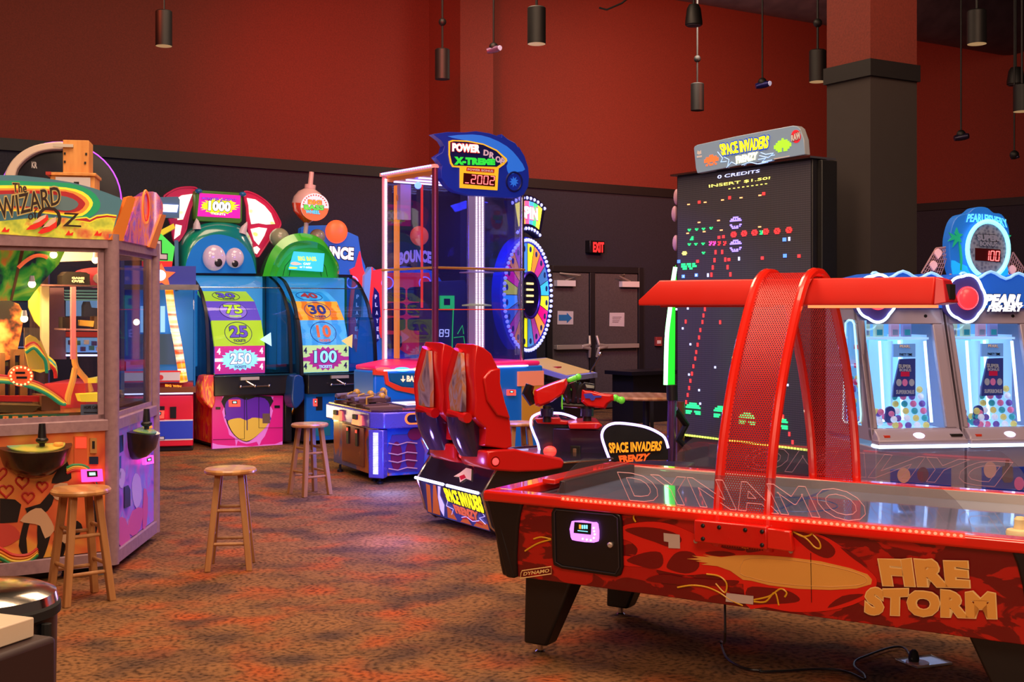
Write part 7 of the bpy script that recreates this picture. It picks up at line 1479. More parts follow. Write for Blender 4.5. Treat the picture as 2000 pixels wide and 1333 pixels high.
for s in ('255,430 275,470 285,520 250,535 205,540 222,500 240,470', '75,790 88,720 110,650 130,640 118,700 105,760 110,820 95,830', '100,640 160,622 205,570 215,600 190,650 130,670', '150,700 185,690 205,720 190,790 165,850 140,850 150,780', '365,600 388,640 388,720 372,760 355,740 370,690', '215,730 250,745 262,800 240,850 215,845 225,800', '280,700 310,690 330,720 300,760 285,740'):
    b.prism(F1(s, 0.005, 2), W1.y*0.002, bkp)
for s in ('80,690 120,650 165,640 205,690 215,730 180,760 160,710 120,700', '245,720 285,730 285,770 250,780 225,760', '215,548 268,540 280,590 240,610 210,590', '210,800 240,820 225,850 205,840'): b.prism(F1(s, 0.007, 2), W1.y*0.002, pl_)
for i in range(4): b.tube([W1.pt(*q, -0.009) for q in px('A2', smooth([(212+i*9, 770), (232+i*9, 790), (218+i*9, 830)], 4, False))], 0.004, bkp, 4)
b.build('brush_stroke_print', fp)
b = MB()
for k, (m_, w_) in enumerate(((M('rb_red', (206, 50, 40), 0.5), 0), (M('rb_orange', (232, 130, 40), 0.5), 1), (M('rb_yellow', (236, 206, 70), 0.5), 2), (M('rb_green', (40, 150, 90), 0.5), 3))):
    b.tube([W1.pt(*q, -0.006) for q in px('A2', smooth([(-60, 780+k*13), (0, 800+k*13), (50, 826+k*12), (110, 826+k*10), (150, 800+k*8)], 4, False))], 0.011, m_, 5)
    b.tube([W1.pt(*q, -0.006) for q in px('A2', smooth([(265, 500-k*7), (300, 487-k*7), (350, 500-k*7), (390, 560)], 4, False))], 0.009, m_, 5)
b.prism(F1('-60,760 0,700 60,715 80,760 0,800 -60,800', 0.005, 2), W1.y*0.002, M('poppy_red', (200, 70, 60), 0.5))
b.build('rainbow_print', fp)
b = MB(); b.prism(F1('296,352 348,352 348,470 296,470', 0.01), W1.y*0.01, M('slot_plate_red', (205, 90, 50), 0.4, e=0.1)); b.prism(F1('302,358 344,358 344,400 302,400', 0.014), W1.y*0.01, M('slot_lit_red', (255, 60, 40), 0.4, e=1.0)); b.prism(F1('360,360 386,360 386,420 360,420', 0.014), W1.y*0.014, M('tan_plate', (190, 140, 80), 0.4)); b.prism(F1('368,372 378,372 378,402 368,402', 0.017), W1.y*0.004, INK); b.prism(F1('356,434 392,434 392,464 356,464', 0.01), W1.y*0.005, M('navy_sticker', (24, 40, 70), 0.4)); b.build('slot_plate', T)
b = MB(); fl_ = M('flower_pink', (200, 80, 150), 0.5, e=0.08)
for s in ('510,720 530,650 570,640 560,720 530,750', '470,690 500,680 520,760 500,800 475,780', '575,560 590,600 585,700 570,720'): b.prism(F2(s, 0.005, 2), W2.y*0.002, fl_)
for s in ('540,500 560,520 565,600 545,640 530,600 528,540', '480,480 500,500 490,560 474,540'): b.prism(F2(s, 0.005, 2), W2.y*0.002, M('print_lilac', (190, 160, 230), 0.5, e=0.1))
b.prism(F2('497,555 512,548 520,565 520,630 497,640', 0.008), W2.y*0.004, BLK); b.prism(F2('478,350 492,346 492,410 480,418', 0.006), W2.y*0.002, M('navy_sticker', (24, 40, 70), 0.4)); b.prism(F2('465,440 483,430 483,520 465,535', 0.005), W2.y*0.002, M('teal_print', (30, 80, 150), 0.5)); b.build('swirl_print', spn)
# bowls with joysticks
bowlm = M('speckled_black_bowl', (24, 20, 24), 0.3, coat=0.5)
dial = ramp_mat('green_blue_dial', [(0.3, (60, 150, 160)), (0.5, (150, 190, 90)), (0.7, (220, 190, 80))], scale=4, rough=0.25, coat=0.5, e=0.08)
def bowl(fr, cx, z, r, px_btn):
    b = MB(); n = 20; R_ = []
    for f in (0.0, 0.35, 0.65, 0.85, 1.0):
        rr = max(cos(f*pi/2), 0.05) if f < 1 else 0.04; zz = z-0.19*sin(f*pi/2)
        R_.append([fr.w(cx+r*rr*cos(a), -r*0.95*rr*sin(a), zz-0.03*sin(a)*(1-f)) for a in [pi*i/n for i in range(n+1)]])
    b.loft(R_, bowlm, closed=False)
    top = R_[0]; b.add(top, [list(range(len(top)))], bowlm); b.add([p for r_ in R_ for p in (r_[0],)]+[r_[-1] for r_ in R_][::-1], [list(range(2*len(R_)))], bowlm)
    o = b.build('control_bowl', T, label='speckled black half bowl')
    b = MB(); b.prism([fr.w(cx+r*0.78*cos(a), -0.03-r*0.72*sin(a)*0.9, z+0.003-0.028*sin(a)) for a in [pi*i/14 for i in range(15)]], Vector((0, 0, 0.006)), dial); b.build('dial', o, label='green and blue dial face')
    c = fr.w(cx+0.02, -r*0.45, z); b = MB(); b.cyl(c, c+Vector((0, 0, 0.06)), 0.016, BLK, n=10); b.ball(c+Vector((0, 0, 0.035)), (0.035, 0.035, 0.02), BLK); b.cyl(c+Vector((0, 0, 0.05)), c+Vector((0, 0, 0.13)), 0.024, BLK, 0.018, n=10); b.build('joystick', o, label='black joystick')
    c = fr.w(cx+0.02+r*0.45, -r*0.4, z+0.0); MB().lathe(c, [(0.028, 0), (0.028, 0.012), (0.02, 0.016)], M('orange_button', (230, 150, 60), 0.3, e=0.4), 16).build('button', o)
q = W1.l(W1.pt(68, 862)); bowl(W1, q.x, CH-(868-605)*7.15/F, 0.205, 0)
q2 = W2.l(W2.ptx(245, 850, 0)); bowl(W2, 0.48, CH-(850-605)*7.5/F, 0.17, 0)
rosy = M('rose_reader_glow', (255, 60, 150), 0.4, e=2.0)
card_reader(W1, 'A2', '325,486 408,484 412,532 328,536', -0.015, 0, T, rosy)
card_reader(W2, 'A2', '578,440 612,428 614,460 580,466', -0.03, 0, T, rosy)
# marquee over the front
def mir(P, c=-0.54): return P+[Vector((2*c-p.x, p.y, p.z)) for p in P[::-1]]
rt = [W1.l(W1.pt(*q, 0.0)) for q in px('A1', '640,650 705,422 690,405 620,378 540,350 420,318 250,290 120,277 60,276')]
rt = [p for p in rt if p.x > -0.54]
b = MB(); b.prism([W1.w(p.x, -0.01, p.z) for p in mir(rt)], W1.y*0.05, M('sky_teal_lit', (70, 110, 120), 0.4, e=0.35), M('orange_board_edge', (226, 130, 50), 0.5)); mq = b.build('marquee', T, label='arched rainbow sign board')
b = MB()
def layer(s, m, d, sm=2, c='A1'):
    P = [W1.pt(*q, -0.01-d) for q in px(c, smooth([tuple(map(float, t.split(','))) for t in s.split()], sm))]; 
    lim = [W1.l(p) for p in P]; b.prism([W1.w(max(p.x, -1.0), -0.01-d, p.z) for p in lim], W1.y*0.002, m)
gr = M('hill_green_lit', (30, 140, 90), 0.4, e=0.45); ylw = M('band_yellow_lit', (236, 200, 50), 0.4, e=0.6); ora = M('band_orange_lit', (236, 130, 50), 0.4, e=0.5); cri = M('band_crimson_lit', (160, 36, 40), 0.4, e=0.4); slate = M('band_slate_lit', (90, 110, 110), 0.4, e=0.3); fld = ramp_mat('poppy_field_print', [(0.35, (130, 150, 50)), (0.52, (205, 200, 60)), (0.6, (200, 140, 60)), (0.7, (190, 70, 50))], scale=9, detail=3, rough=0.5, e=0.4)
layer('-300,330 0,305 200,312 400,320 520,360 570,410 580,460 540,505 470,525 300,500 0,480 -300,560', gr, 0.002)
layer('-300,350 0,333 200,335 380,345 480,370 530,415 535,450 500,495 440,515 300,500 0,480 -300,560', ylw, 0.004)
layer('-300,370 0,350 200,352 380,357 470,385 510,420 515,450 480,490 420,500 300,490 0,470 -300,550', ora, 0.006)
layer('-300,380 0,362 200,362 380,368 450,395 490,430 490,450 460,480 400,490 300,480 0,460 -300,540', cri, 0.008)
layer('-300,405 0,385 200,380 340,390 420,410 455,440 430,470 380,480 300,470 0,450 -300,520', slate, 0.010)
layer('-300,580 0,540 200,520 380,520 480,540 520,548 560,530 620,515 672,520 640,648 400,640 0,615 -300,600', fld, 0.012, 1)
layer('440,520 500,515 520,525 560,505 620,498 675,505 672,525 620,520 560,532 520,552 480,545 430,530', ylw, 0.014, 1); layer('440,528 500,522 520,533 560,513 620,506 675,513 672,522 620,516 560,525 520,545 480,538 430,533', cri, 0.016, 1)
b.build('rainbow_print', mq)
b = MB(); kk = M('letter_dark_brown', (46, 26, 22), 0.5); hl = M('letter_glow_olive', (190, 160, 90), 0.5, e=0.25)
def W(s, c='A1'): return [W1.pt(*q, -0.034) for q in px(c, s)]
letter(b, 'The', W('75,372 155,375 72,318 152,322'), W1.y, kk, 0.004, 0.02, hl, 0.05)
letter(b, 'WIZARD', W('0,530 352,440 -18,410 345,335'), W1.y, kk, 0.004, 0.01, hl, 0.05); letter(b, 'of', W('163,535 215,525 160,480 212,470'), W1.y, kk, 0.004, 0.01)
letter(b, 'O', W('215,590 358,590 212,455 352,455'), W1.y, kk, 0.004, 0.0); letter(b, 'Z', W('362,570 470,575 368,490 458,495'), W1.y, kk, 0.004, 0.0)
sh_ = M('shoe_red', (206, 40, 30), 0.4, e=0.4); tn = M('shoe_tan', (220, 180, 150), 0.5, e=0.2)
for s, m_ in (('150,590 175,565 225,545 262,520 275,500 282,530 240,570 200,588', sh_), ('218,608 240,585 285,570 322,545 330,530 328,575 290,600 240,615', sh_), ('185,555 230,515 270,500 262,520 225,545', tn), ('245,578 290,530 325,515 322,545 285,570', tn)): b.prism([W1.pt(*q, -0.04) for q in px('A1', s)], W1.y*0.003, m_)
for x, y in ((30, 590), (400, 610), (565, 612)): b.prism([W1.pt(*q, -0.034) for q in px('A1', [(x-22, y+12), (x, y-18), (x+6, y+2), (x+26, y-8), (x+20, y+14)])], W1.y*0.003, sh_)
b.build('lettering', mq)
# corner boards and side marquee
CBF = Fr(PA, 63.3)
b = MB(); b.prism([CBF.pt(*q, -0.02) for q in px('A1', '640,648 735,402 762,394 785,408 712,655')], CBF.y*0.03, M('orange_board_edge', (226, 130, 50), 0.5)); b.build('corner_board', T, label='tan board at the corner of the sign')
sg2 = [W2.l(W2.pt(*q, -0.03)) for q in px('A1', smooth([(715, 655), (790, 430), (820, 395), (860, 370), (905, 375), (935, 420), (945, 470), (925, 560), (875, 688)], 2, False))]
b = MB(); b.prism([W2.w(p.x, -0.03, p.z) for p in sg2], W2.y*0.04, ramp_mat('violet_orange_print', [(0.3, (90, 60, 150)), (0.45, (190, 80, 150)), (0.55, (230, 110, 50)), (0.7, (150, 90, 190))], scale=5, detail=3, rough=0.2, dist=1.5, e=0.3, coat=0.8)); m2 = b.build('side_marquee', T, label='curved violet side sign')
b = MB()
for r, m_ in ((0.09, ora), (0.075, sh_)): b.tube([W2.w(0.66+r*cos(a*pi/12), -0.034, 2.25+r*1.2*sin(a*pi/12)) for a in range(24)], 0.006, m_, 5, closed=True)
b.build('ring_print', m2)
b = MB(); b.prism([W2.pt(*q, -0.04) for q in px('A1', '935,500 962,505 900,700 865,690')], W2.y*0.05, M('orange_board_edge', (226, 130, 50), 0.5)); b.build('corner_board', T)
# interior
glow = M('interior_gold', (226, 170, 90), 0.45, e=0.05)
b = MB(); b.loft([hexring(0.92, 0.93), hexring(0.97, 0.93)], M('pusher_bed', (150, 100, 60), 0.3, 0.3)); b.build('pusher_bed', T)
IN = Fr(W1.w(-0.54, 0.45, 0), 33.3)
def I(s, ly, c='A1', sm=0): return W1.pts(c, s, ly, 0, sm)
b = MB(); cg = ramp_mat('emerald_hill_print', [(0.35, (20, 40, 60)), (0.48, (40, 160, 50)), (0.6, (140, 200, 60)), (0.72, (236, 140, 50))], scale=5, detail=3, rough=0.4, dist=1.5, e=0.22)
b.prism(I('-300,690 380,705 340,790 240,900 165,1000 -120,1000', 0.2), W1.y*0.03, cg); b.prism(I('125,690 145,690 72,1000 58,1000', 0.19), W1.y*0.015, M('brown_strip', (130, 90, 50), 0.5)); 
b.tube(I('110,800 150,770 190,745 230,735 265,750 275,740', 0.195, closed=False) if 0 else [W1.pt(*q, 0.19) for q in px('A1', smooth([(105, 810), (150, 770), (200, 742), (245, 740), (275, 752)], 3, False))], 0.012, M('rainbow_glow', (250, 110, 60), 0.4, e=0.6), 6); b.build('hanging_artwork', T, label='hanging painted boards')
b = MB(); b.prism(I('240,910 285,912 285,1333 240,1333', 0.5), W1.y*0.04, M('cream_post', (225, 195, 150), 0.5, e=0.1)); b.prism(I('413,920 440,920 440,1340 413,1340', 0.35), W1.y*0.03, M('coral_post', (240, 130, 120), 0.4, e=0.35)); b.prism(I('240,905 612,912 612,920 240,915', 0.4), W1.y*0.3, M('dark_shelf', (90, 60, 60), 0.4)); b.prism(I('380,1163 612,1167 612,1175 380,1172', 0.36), W1.y*0.3, M('pale_shelf', (205, 150, 150), 0.4)); b.build('inner_shelving', T)
b = MB(); crl = M('cream_inner_lit', (240, 222, 190), 0.5, e=0.35); b.prism(I('290,700 605,700 605,765 350,775 300,790', 0.62), W1.y*0.02, crl); b.prism(I('165,912 240,912 240,1160 200,1120 165,1040', 0.55), W1.y*0.02, M('yellow_poster_lit', (236, 206, 70), 0.5, e=0.4)); b.prism(I('288,925 370,925 385,1340 288,1340', 0.85), W1.y*0.02, M('mauve_inner_panel', (130, 90, 100), 0.5, e=0.1)); b.prism(I('-150,1010 60,1000 130,1060 120,1200 60,1340 -150,1340', 0.5, sm=2), W1.y*0.02, ramp_mat('amber_black_poster', [(0.40, (30, 22, 24)), (0.47, (120, 60, 30)), (0.55, (220, 130, 60)), (0.7, (220, 170, 100))], scale=9, detail=3, rough=0.5, e=0.1)); b.build('inner_panels', T)
b = MB(); ibl = M('pale_blue_reflection', (120, 170, 215), 0.4, e=0.4); b.prism(I('385,1000 605,1000 605,1090 385,1090', 0.8), W1.y*0.02, ibl); b.prism(I('385,1215 605,1215 605,1300 385,1300', 0.8), W1.y*0.02, ibl); b.prism(I('385,1180 605,1182 605,1212 385,1210', 0.79), W1.y*0.02, M('prize_red_row', (190, 50, 40), 0.5, e=0.2)); b.prism(I('385,1312 605,1312 605,1322 385,1322', 0.78), W1.y*0.02, WHL); b.build('blue_reflection_panels', T)  # glowing pale blue panels stand for reflections of bright machines in the glass
b = MB()
for i, (x_, y_) in enumerate(((400, 1230), (440, 1232), (490, 1228), (535, 1235), (575, 1230), (420, 1265), (470, 1268), (520, 1262), (560, 1268))): b.prism(I('%d,%d %d,%d %d,%d %d,%d' % (x_, y_, x_+26, y_, x_+26, y_+26, x_, y_+26), 0.76), W1.y*0.03, (M('prize_violet', (90, 80, 150), 0.5), M('prize_teal', (80, 150, 160), 0.5), WHT)[i % 3])
b.build('small_prizes', T)
b = MB()
for i, y in enumerate((938, 955, 972, 990)): b.prism(I('372,%d 595,%d 590,%d 380,%d' % (y, y+2, y+11, y+9), 0.55), W1.y*0.02, M('mint_grille', (120, 170, 150), 0.4, e=0.3))
b.build('grille', T)
b = MB(); b.prism(I('362,855 385,832 500,836 520,850 518,915 362,912', 0.42), W1.y*0.14, M('prize_box_black', (30, 24, 20), 0.5)); pb = b.build('black_prize_box', T); b = MB(); o3 = M('pixel_cream', (226, 206, 150), 0.4, e=0.5); letter(b, 'GAME', I('415,875 488,878 415,862 488,864', 0.415), W1.y, o3, 0.003, 0.06); letter(b, 'OVER', I('415,895 488,897 415,879 488,881', 0.415), W1.y, o3, 0.003, 0.06); b.build('lettering', pb)
b = MB(); b.prism(I('462,832 500,815 560,808 615,815 615,915 525,915 520,845', 0.5, sm=2), W1.y*0.12, M('prize_pink', (226, 80, 90), 0.4, e=0.15)); b.prism(I('540,880 550,850 580,838 612,840 612,905 570,905', 0.49, sm=2), W1.y*0.02, WHT); b.build('pink_prize', T)
b = MB(); b.prism(I('362,1095 440,1098 438,1163 362,1160', 0.38), W1.y*0.1, M('prize_box_black', (30, 24, 20), 0.5)); b.prism(I('545,1092 600,1090 600,1165 545,1165', 0.38), W1.y*0.1, M('prize_box_brown', (90, 60, 40), 0.5)); b.prism(I('462,1112 545,1118 540,1152 460,1145', 0.37), W1.y*0.04, M('prize_tag_yellow', (236, 180, 60), 0.5, e=0.15)); b.prism(I('490,1030 500,1005 520,1005 530,1040 578,1045 575,1095 490,1092', 0.5), W1.y*0.08, M('bag_navy', (40, 40, 60), 0.6)); b.build('shelf_prizes', T)
b = MB(); b.prism(I('140,1155 230,1160 230,1210 280,1333 300,1400 140,1400', 0.16), W1.y*0.01, glass('prize_plastic', (235, 230, 215), 0.05, 0.15, (230, 210, 180)))
b.prism(I('150,1215 210,1215 260,1290 290,1400 170,1400', 0.18, sm=2), W1.y*0.02, ylw); b.build('plastic_board', T)
b = MB()
for k, m_ in enumerate((sh_, ora, ylw, gr)):
    b.tube([W1.pt(*q, 0.155-0.004*k) for q in px('A1', smooth([(150, 1270+k*11), (195, 1245+k*10), (235, 1290+k*8), (262, 1350), (270, 1420)], 3, False))], 0.010, m_, 6)
    b.tube([W1.pt(*q, 0.12-0.004*k) for q in px('A2', smooth([(-40, 108+k*9), (10, 112+k*8), (60, 118+k*8), (130, 132+k*9), (190, 160+k*9), (240, 195+k*9), (262, 225)], 3, False))], 0.010, m_, 6)
    b.tube([W1.pt(*q, 0.22-0.004*k) for q in px('A2', smooth([(115, 5+k*8), (150, -5+k*8), (175, 25+k*8), (215, 60+k*8), (222, 100+k*7)], 3, False))], 0.011, (ylw, M('sea_teal', (60, 180, 170), 0.4, e=0.3), ylw, sh_)[k], 6)
b.build('rainbow_arms', T, label='curved rainbow striped arms')
b = MB(); c = [(84+50*cos(a*pi/12), 112+42*sin(a*pi/12)) for a in range(24)]; b.prism(I(' '.join('%f,%f' % q for q in c), 0.1, 'A2'), W1.y*0.03, M('dial_red_lit', (236, 90, 40), 0.4, e=0.7)); 
for a in range(16): b.ball(W1.pt(*px('A2', [(84+42*cos(a*pi/8), 112+35*sin(a*pi/8))])[0], 0.095), 0.007, M('bead_lit', (255, 190, 120), 0.4, e=2.0), nu=6, nv=4)
b.prism(I('62,95 100,95 100,104 62,104', 0.095, 'A2'), W1.y*0.01, INK); b.prism(I('66,114 108,114 108,123 66,123', 0.095, 'A2'), W1.y*0.01, INK); b.build('score_dial', T, label='glowing orange score dial')
b = MB(); b.prism(I('-60,190 165,192 165,215 -60,213', 0.3, 'A2'), W1.y*0.03, M('bed_red_band', (190, 40, 40), 0.4, e=0.2)); b.prism(I('165,190 240,195 240,255 165,250', 0.25, 'A2'), W1.y*0.25, M('step_brown', (120, 86, 60), 0.4)); b.prism(I('-60,225 165,230 120,262 -60,255', 0.2, 'A2'), W1.y*0.2, M('step_olive', (110, 96, 60), 0.3)); b.prism(I('315,185 400,180 408,215 325,215', 0.3, 'A2'), W1.y*0.1, ylw); b.prism(I('0,20 20,20 20,190 0,190 0,80', 0.45, 'A2'), W1.y*0.05, M('brown_strip', (130, 90, 50), 0.5)); b.prism(I('40,5 110,5 110,190 80,190 80,30 60,30 60,190 40,190', 0.5, 'A2'), W1.y*0.05, M('brown_strip', (130, 90, 50), 0.5)); b.build('coin_steps', T)
b = MB(); b.prism(I('-60,268 275,264 275,304 -60,308', 0.04, 'A2'), W1.y*0.01, M('card_row_green', (40, 110, 70), 0.5, e=0.08))
for x in (-30, 12, 50, 90, 130, 168, 204, 240): b.prism(I('%d,272 %d,272 %d,300 %d,300' % (x, x+22, x+22, x), 0.035, 'A2'), W1.y*0.004, ora); b.prism(I('%d,280 %d,276 %d,296 %d,296' % (x+6, x+12, x+17, x+4), 0.03, 'A2'), W1.y*0.004, sh_)
b.build('card_row', T)
b = MB(); b.prism(I('322,226 410,223 410,303 322,303', 0.03, 'A2'), W1.y*0.004, M('notice_grey', (120, 130, 140), 0.5)); letter(b, 'HOPE CARD', I('335,243 398,243 335,230 398,230', 0.025, 'A2'), W1.y, INK, 0.002, 0.02)
for y in (256, 267, 278, 289): b.prism(I('334,%d 400,%d 400,%d 334,%d' % (y, y, y+3, y+3), 0.026, 'A2'), W1.y*0.002, INK)
b.build('price_notice', T)
b = MB(); b.tube([W1.pt(*q, 0.45) for q in px('A2', smooth([(295, -40), (298, 60), (320, 100), (345, 130), (362, 175)], 3, False))], [0.02]*13, M('gold_arm', (236, 160, 70), 0.3, e=0.3), 8); b.tube([W1.pt(*q, 0.4) for q in px('A2', [(300, 80), (290, 130), (272, 190), (268, 225)])], 0.02, M('gold_arm', (236, 160, 70), 0.3, e=0.3), 8); b.build('gold_arm', T)
bm_ = M('warm_bulb', (255, 200, 130), 0.4, e=9)
for c_, (x, y), l in (('A1', (310, 735), 0.15), ('A1', (552, 765), 0.3), ('A1', (185, 905), 0.12), ('A1', (140, 1105), 0.25), ('A1', (590, 1140), 0.3)):
    p = W1.pt(*px(c_, [(x, y)])[0], l); MB().ball(p, 0.022, bm_, nu=12, nv=8).cyl(p+Vector((0, 0, 0.015)), p+Vector((0, 0, 0.05)), 0.018, WHT, 0.012, n=10).build('bulb', T, label='warm glowing bulb')
p = W2.pt(*px('A1', [(790, 1125)])[0], 0.15); MB().ball(p, 0.022, bm_, nu=12, nv=8).build('bulb', T, label='warm glowing bulb')
light('POINT', tuple(W1.w(-0.35, 0.3, 1.85)), 24, (255, 196, 130), size=0.05, name='pusher_bulb_light')
light('POINT', tuple(W1.w(-0.7, 0.35, 1.45)), 14, (255, 196, 130), size=0.05, name='pusher_bulb_light')
b = MB(); b.box(W2, 0.2, 0.24, 0.12, 0.15, 0.97, 1.9, M('white_ladder', (210, 200, 210), 0.4, e=0.15)); 
for i in range(30): b.box(W2, 0.19, 0.25, 0.10, 0.12, 1.2+i*0.022, 1.21+i*0.022, WHT)
b.build('side_ladder', T)
b = MB(); b.box(W2, 0.3, 0.9, 0.25, 0.5, 0.97, 1.12, M('side_tray_red', (206, 60, 60), 0.4, e=0.25)); b.box(W2, 0.35, 0.85, 0.2, 0.25, 1.12, 1.15, ylw); b.build('side_tray', T)
for s_, fr in (((-0.3), W1), ((-0.85), W1)): MB().lathe(fr.w(s_, 0.1, 0), [(0.03, 0), (0.03, 0.03), (0.02, 0.06)], CHR, 12).build('caster', T)
MB().lathe(W2.w(0.9, 0.1, 0), [(0.03, 0), (0.03, 0.03), (0.02, 0.06)], CHR, 12).build('caster', T)
b = MB(); b.prism([W1.pt(*q, 0.0) for q in px('A2', '372,868 415,868 415,915 372,915')], W1.y*0.05, M('grey_caster_box', (120, 120, 125), 0.4, 0.3)); b.build('caster_box', T)
# boxes on top of the pusher
BX = Fr(pY(140, 600, 8.0), 12)
z0 = 2.035; zA = CH+(605-337)*8.0/F; zB = CH+(605-272)*8.0/F
x = lambda q: BX.l(BX.pt(q, 300)).x
ply = ramp_mat('plywood', [(0.35, (214, 140, 70)), (0.65, (230, 162, 88))], scale=3, rough=0.55, stretch=(8, 8, 1))
t = thing('wooden_box', BX, 'wooden box with a white front panel standing on the coin pusher', 'box')
t.matrix_basis = Matrix.Translation(BX.w(0, 0, z0)) @ Matrix.Rotation(BX.a, 4, 'Z')
b = MB(); b.box(BX, x(97), x(184), 0.02, 0.3, z0, zA-0.02, ply); b.box(BX, x(95), x(187), 0.0, 0.32, zA-0.02, zA, ply); b.build('box_body', t, bevel=0.003)
b = MB(); b.box(BX, x(108), x(176), 0.008, 0.02, z0+0.1, zA-0.03, paper); b.box(BX, x(144), x(154), 0.004, 0.008, zA-0.085, zA-0.06, INK); b.build('white_panel', t); b = MB(); b.box(BX, x(90), x(100), -0.02, 0.2, zA-0.02, zA+0.0, M('red_tape', (180, 50, 40), 0.5)); b.build('red_strip', t)
t = thing('plywood_box', BX, 'tall tan plywood box stacked on the wooden box over the coin pusher', 'box')
t.matrix_basis = Matrix.Translation(BX.w(0, 0, zA+0.001)) @ Matrix.Rotation(BX.a, 4, 'Z')
b = MB(); b.box(BX, x(121), x(172), 0.04, 0.26, zA+0.001, zB, ply); b.build('box_body', t, bevel=0.003)
b = MB()
for xx, zz in ((118, 0.30), (119, 0.55), (163, 0.28), (165, 0.55)): b.box(BX, x(max(xx, 123)), x(max(xx, 123))+0.012, 0.035, 0.04, zA+(zB-zA)*zz, zA+(zB-zA)*zz+0.015, INK)
b.build('slots', t); b = MB(); b.box(BX, x(102), x(142), 0.02, 0.04, zB-0.05, zB-0.03, STL); b.build('steel_bracket', t)
# crane game with arched top behind
t = thing('arched_crane_game', Fr(pY(115, 600, 9.6), 30), 'crane game behind the coin pusher with a white arch and violet-rimmed dark round top', 'arcade game')
cf = Fr(pY(115, 600, 9.6), 14)
c = cf.l(cf.pt(118, 390, 0)); r = 112*9.6/F
b = MB(); b.prism([cf.w(c.x+r*cos(a*pi/24), 0.05, c.z+r*sin(a*pi/24)) for a in range(25)], cf.y*0.35, M('dark_dome', (24, 20, 34), 0.2)); b.build('dark_top', t)
b = MB(); b.tube([cf.w(c.x+r*1.01*cos(a*pi/24), 0.03, c.z+r*1.01*sin(a*pi/24)) for a in range(25)], 0.006, M('violet_neon', (170, 70, 220), 0.4, e=1.0), 6); b.build('violet_rim', t, label='glowing violet rim')
b = MB(); b.prism(cf.pts('A1', smooth_s('25,280 60,200 120,140 200,100 300,82 365,82 365,120 300,125 220,140 150,180 100,235 80,290'), -0.05), cf.y*0.2, M('cream_arch', (225, 205, 190), 0.4)); b.build('white_arch', t, bevel=0.01)
b = MB(); b.box(cf, c.x-r, c.x+r, 0.05, 0.5, 0.0, c.z, M('crane_body_dark', (46, 34, 52), 0.5)); b.build('body', t, bevel=0.01)
b = MB(); letter(b, 'KR', cf.pts('A1', '183,232 215,235 183,195 215,198', 0.045), cf.y, WHT, 0.003, 0.04); b.build('lettering', t)
# ================================================================ hanging ceiling lamps
CZ = 7.5
def pend(x, yt, yb, w, ball=None, lab='', glow_=True, up=None):
    Y = 0.17*F/w; P = pY(x, yb, Y); fr = Fr((P.x, P.y, 0), 0); zt = CH+(HZ-yt)*Y/F
    t = thing('hanging_lamp', fr, lab, 'ceiling lamp', 'black cylinder ceiling lamps'); t.matrix_basis = Matrix.Translation((P.x, P.y, P.z))
    b = MB(); b.lathe(P, [(0.085, 0), (0.085, zt-P.z-0.01), (0.075, zt-P.z), (0.02, zt-P.z+0.005)], BLKM, 24); b.build('shade', t, label='black cylinder shade')
    b = MB(); b.lathe(P, [(0.082, -0.001), (0.082, 0.004), (0.0, 0.02)], M('gold_reflector', (200, 160, 110), 0.3, 0.3, e=0.45) if glow_ else BLKM, 24); b.build('reflector', t, label='gold inner reflector')
    b = MB(); b.cyl((P.x, P.y, zt), (P.x, P.y, CZ), 0.012, BLKM, n=8); b.build('stem', t)
    if ball: c = pY(x, ball, Y); MB().ball(c, 0.045, BLKM, nu=14, nv=10).build('ball_joint', t)
    return t
pend(320, 21, 90, 32, None, 'black cylinder lamp hanging above the left wall, leftmost of the lamps')
pend(864, 96, 155, 29, 43, 'black cylinder lamp on a ball-jointed stem, above the drop tower sign', False)
pend(1048, 14, 86, 36, None, 'black cylinder lamp with a lit gold rim, right of the drop tower sign')
pend(1362, 163, 216, 26, 115, 'short black cylinder lamp just above the giant screen marquee', False)
pend(1597, 98, 160, 33, 45, 'black cylinder lamp with a glowing gold rim, left of the square column')
pend(1908, 20, 86, 37, None, 'large black cylinder lamp right of the square column, before the dark duct')
pend(1996, 165, 218, 33, None, 'black cylinder lamp cut off by the right edge of the photo')
def speaker(x, y0, y1, w, lab):
    Y = 0.20*F/w; P = pY(x, y1, Y); fr = Fr((P.x, P.y, 0), 0); zt = CH+(HZ-y0)*Y/F; t = thing('hanging_speaker', fr, lab, 'speaker'); t.matrix_basis = Matrix.Translation((P.x, P.y, P.z))
    MB().lathe(P, [(0.085, 0), (0.10, 0.01), (0.10, 0.04), (0.08, (zt-P.z)*0.8), (0.055, zt-P.z), (0, zt-P.z)], BLKM, 24).build('housing', t, label='tapered black housing'); MB().lathe(P, [(0.085, -0.004), (0.085, 0.002)], M('speaker_grille', (60, 58, 64), 0.7), 20).build('grille', t); MB().cyl((P.x, P.y, zt), (P.x, P.y, CZ), 0.012, BLKM, n=8).build('stem', t)
speaker(1355, 9, 50, 34, 'tapered black speaker hanging near the top edge above the giant screen')
speaker(1984, 132, 166, 34, 'tapered black speaker hanging at the right edge beside the cut-off lamp')
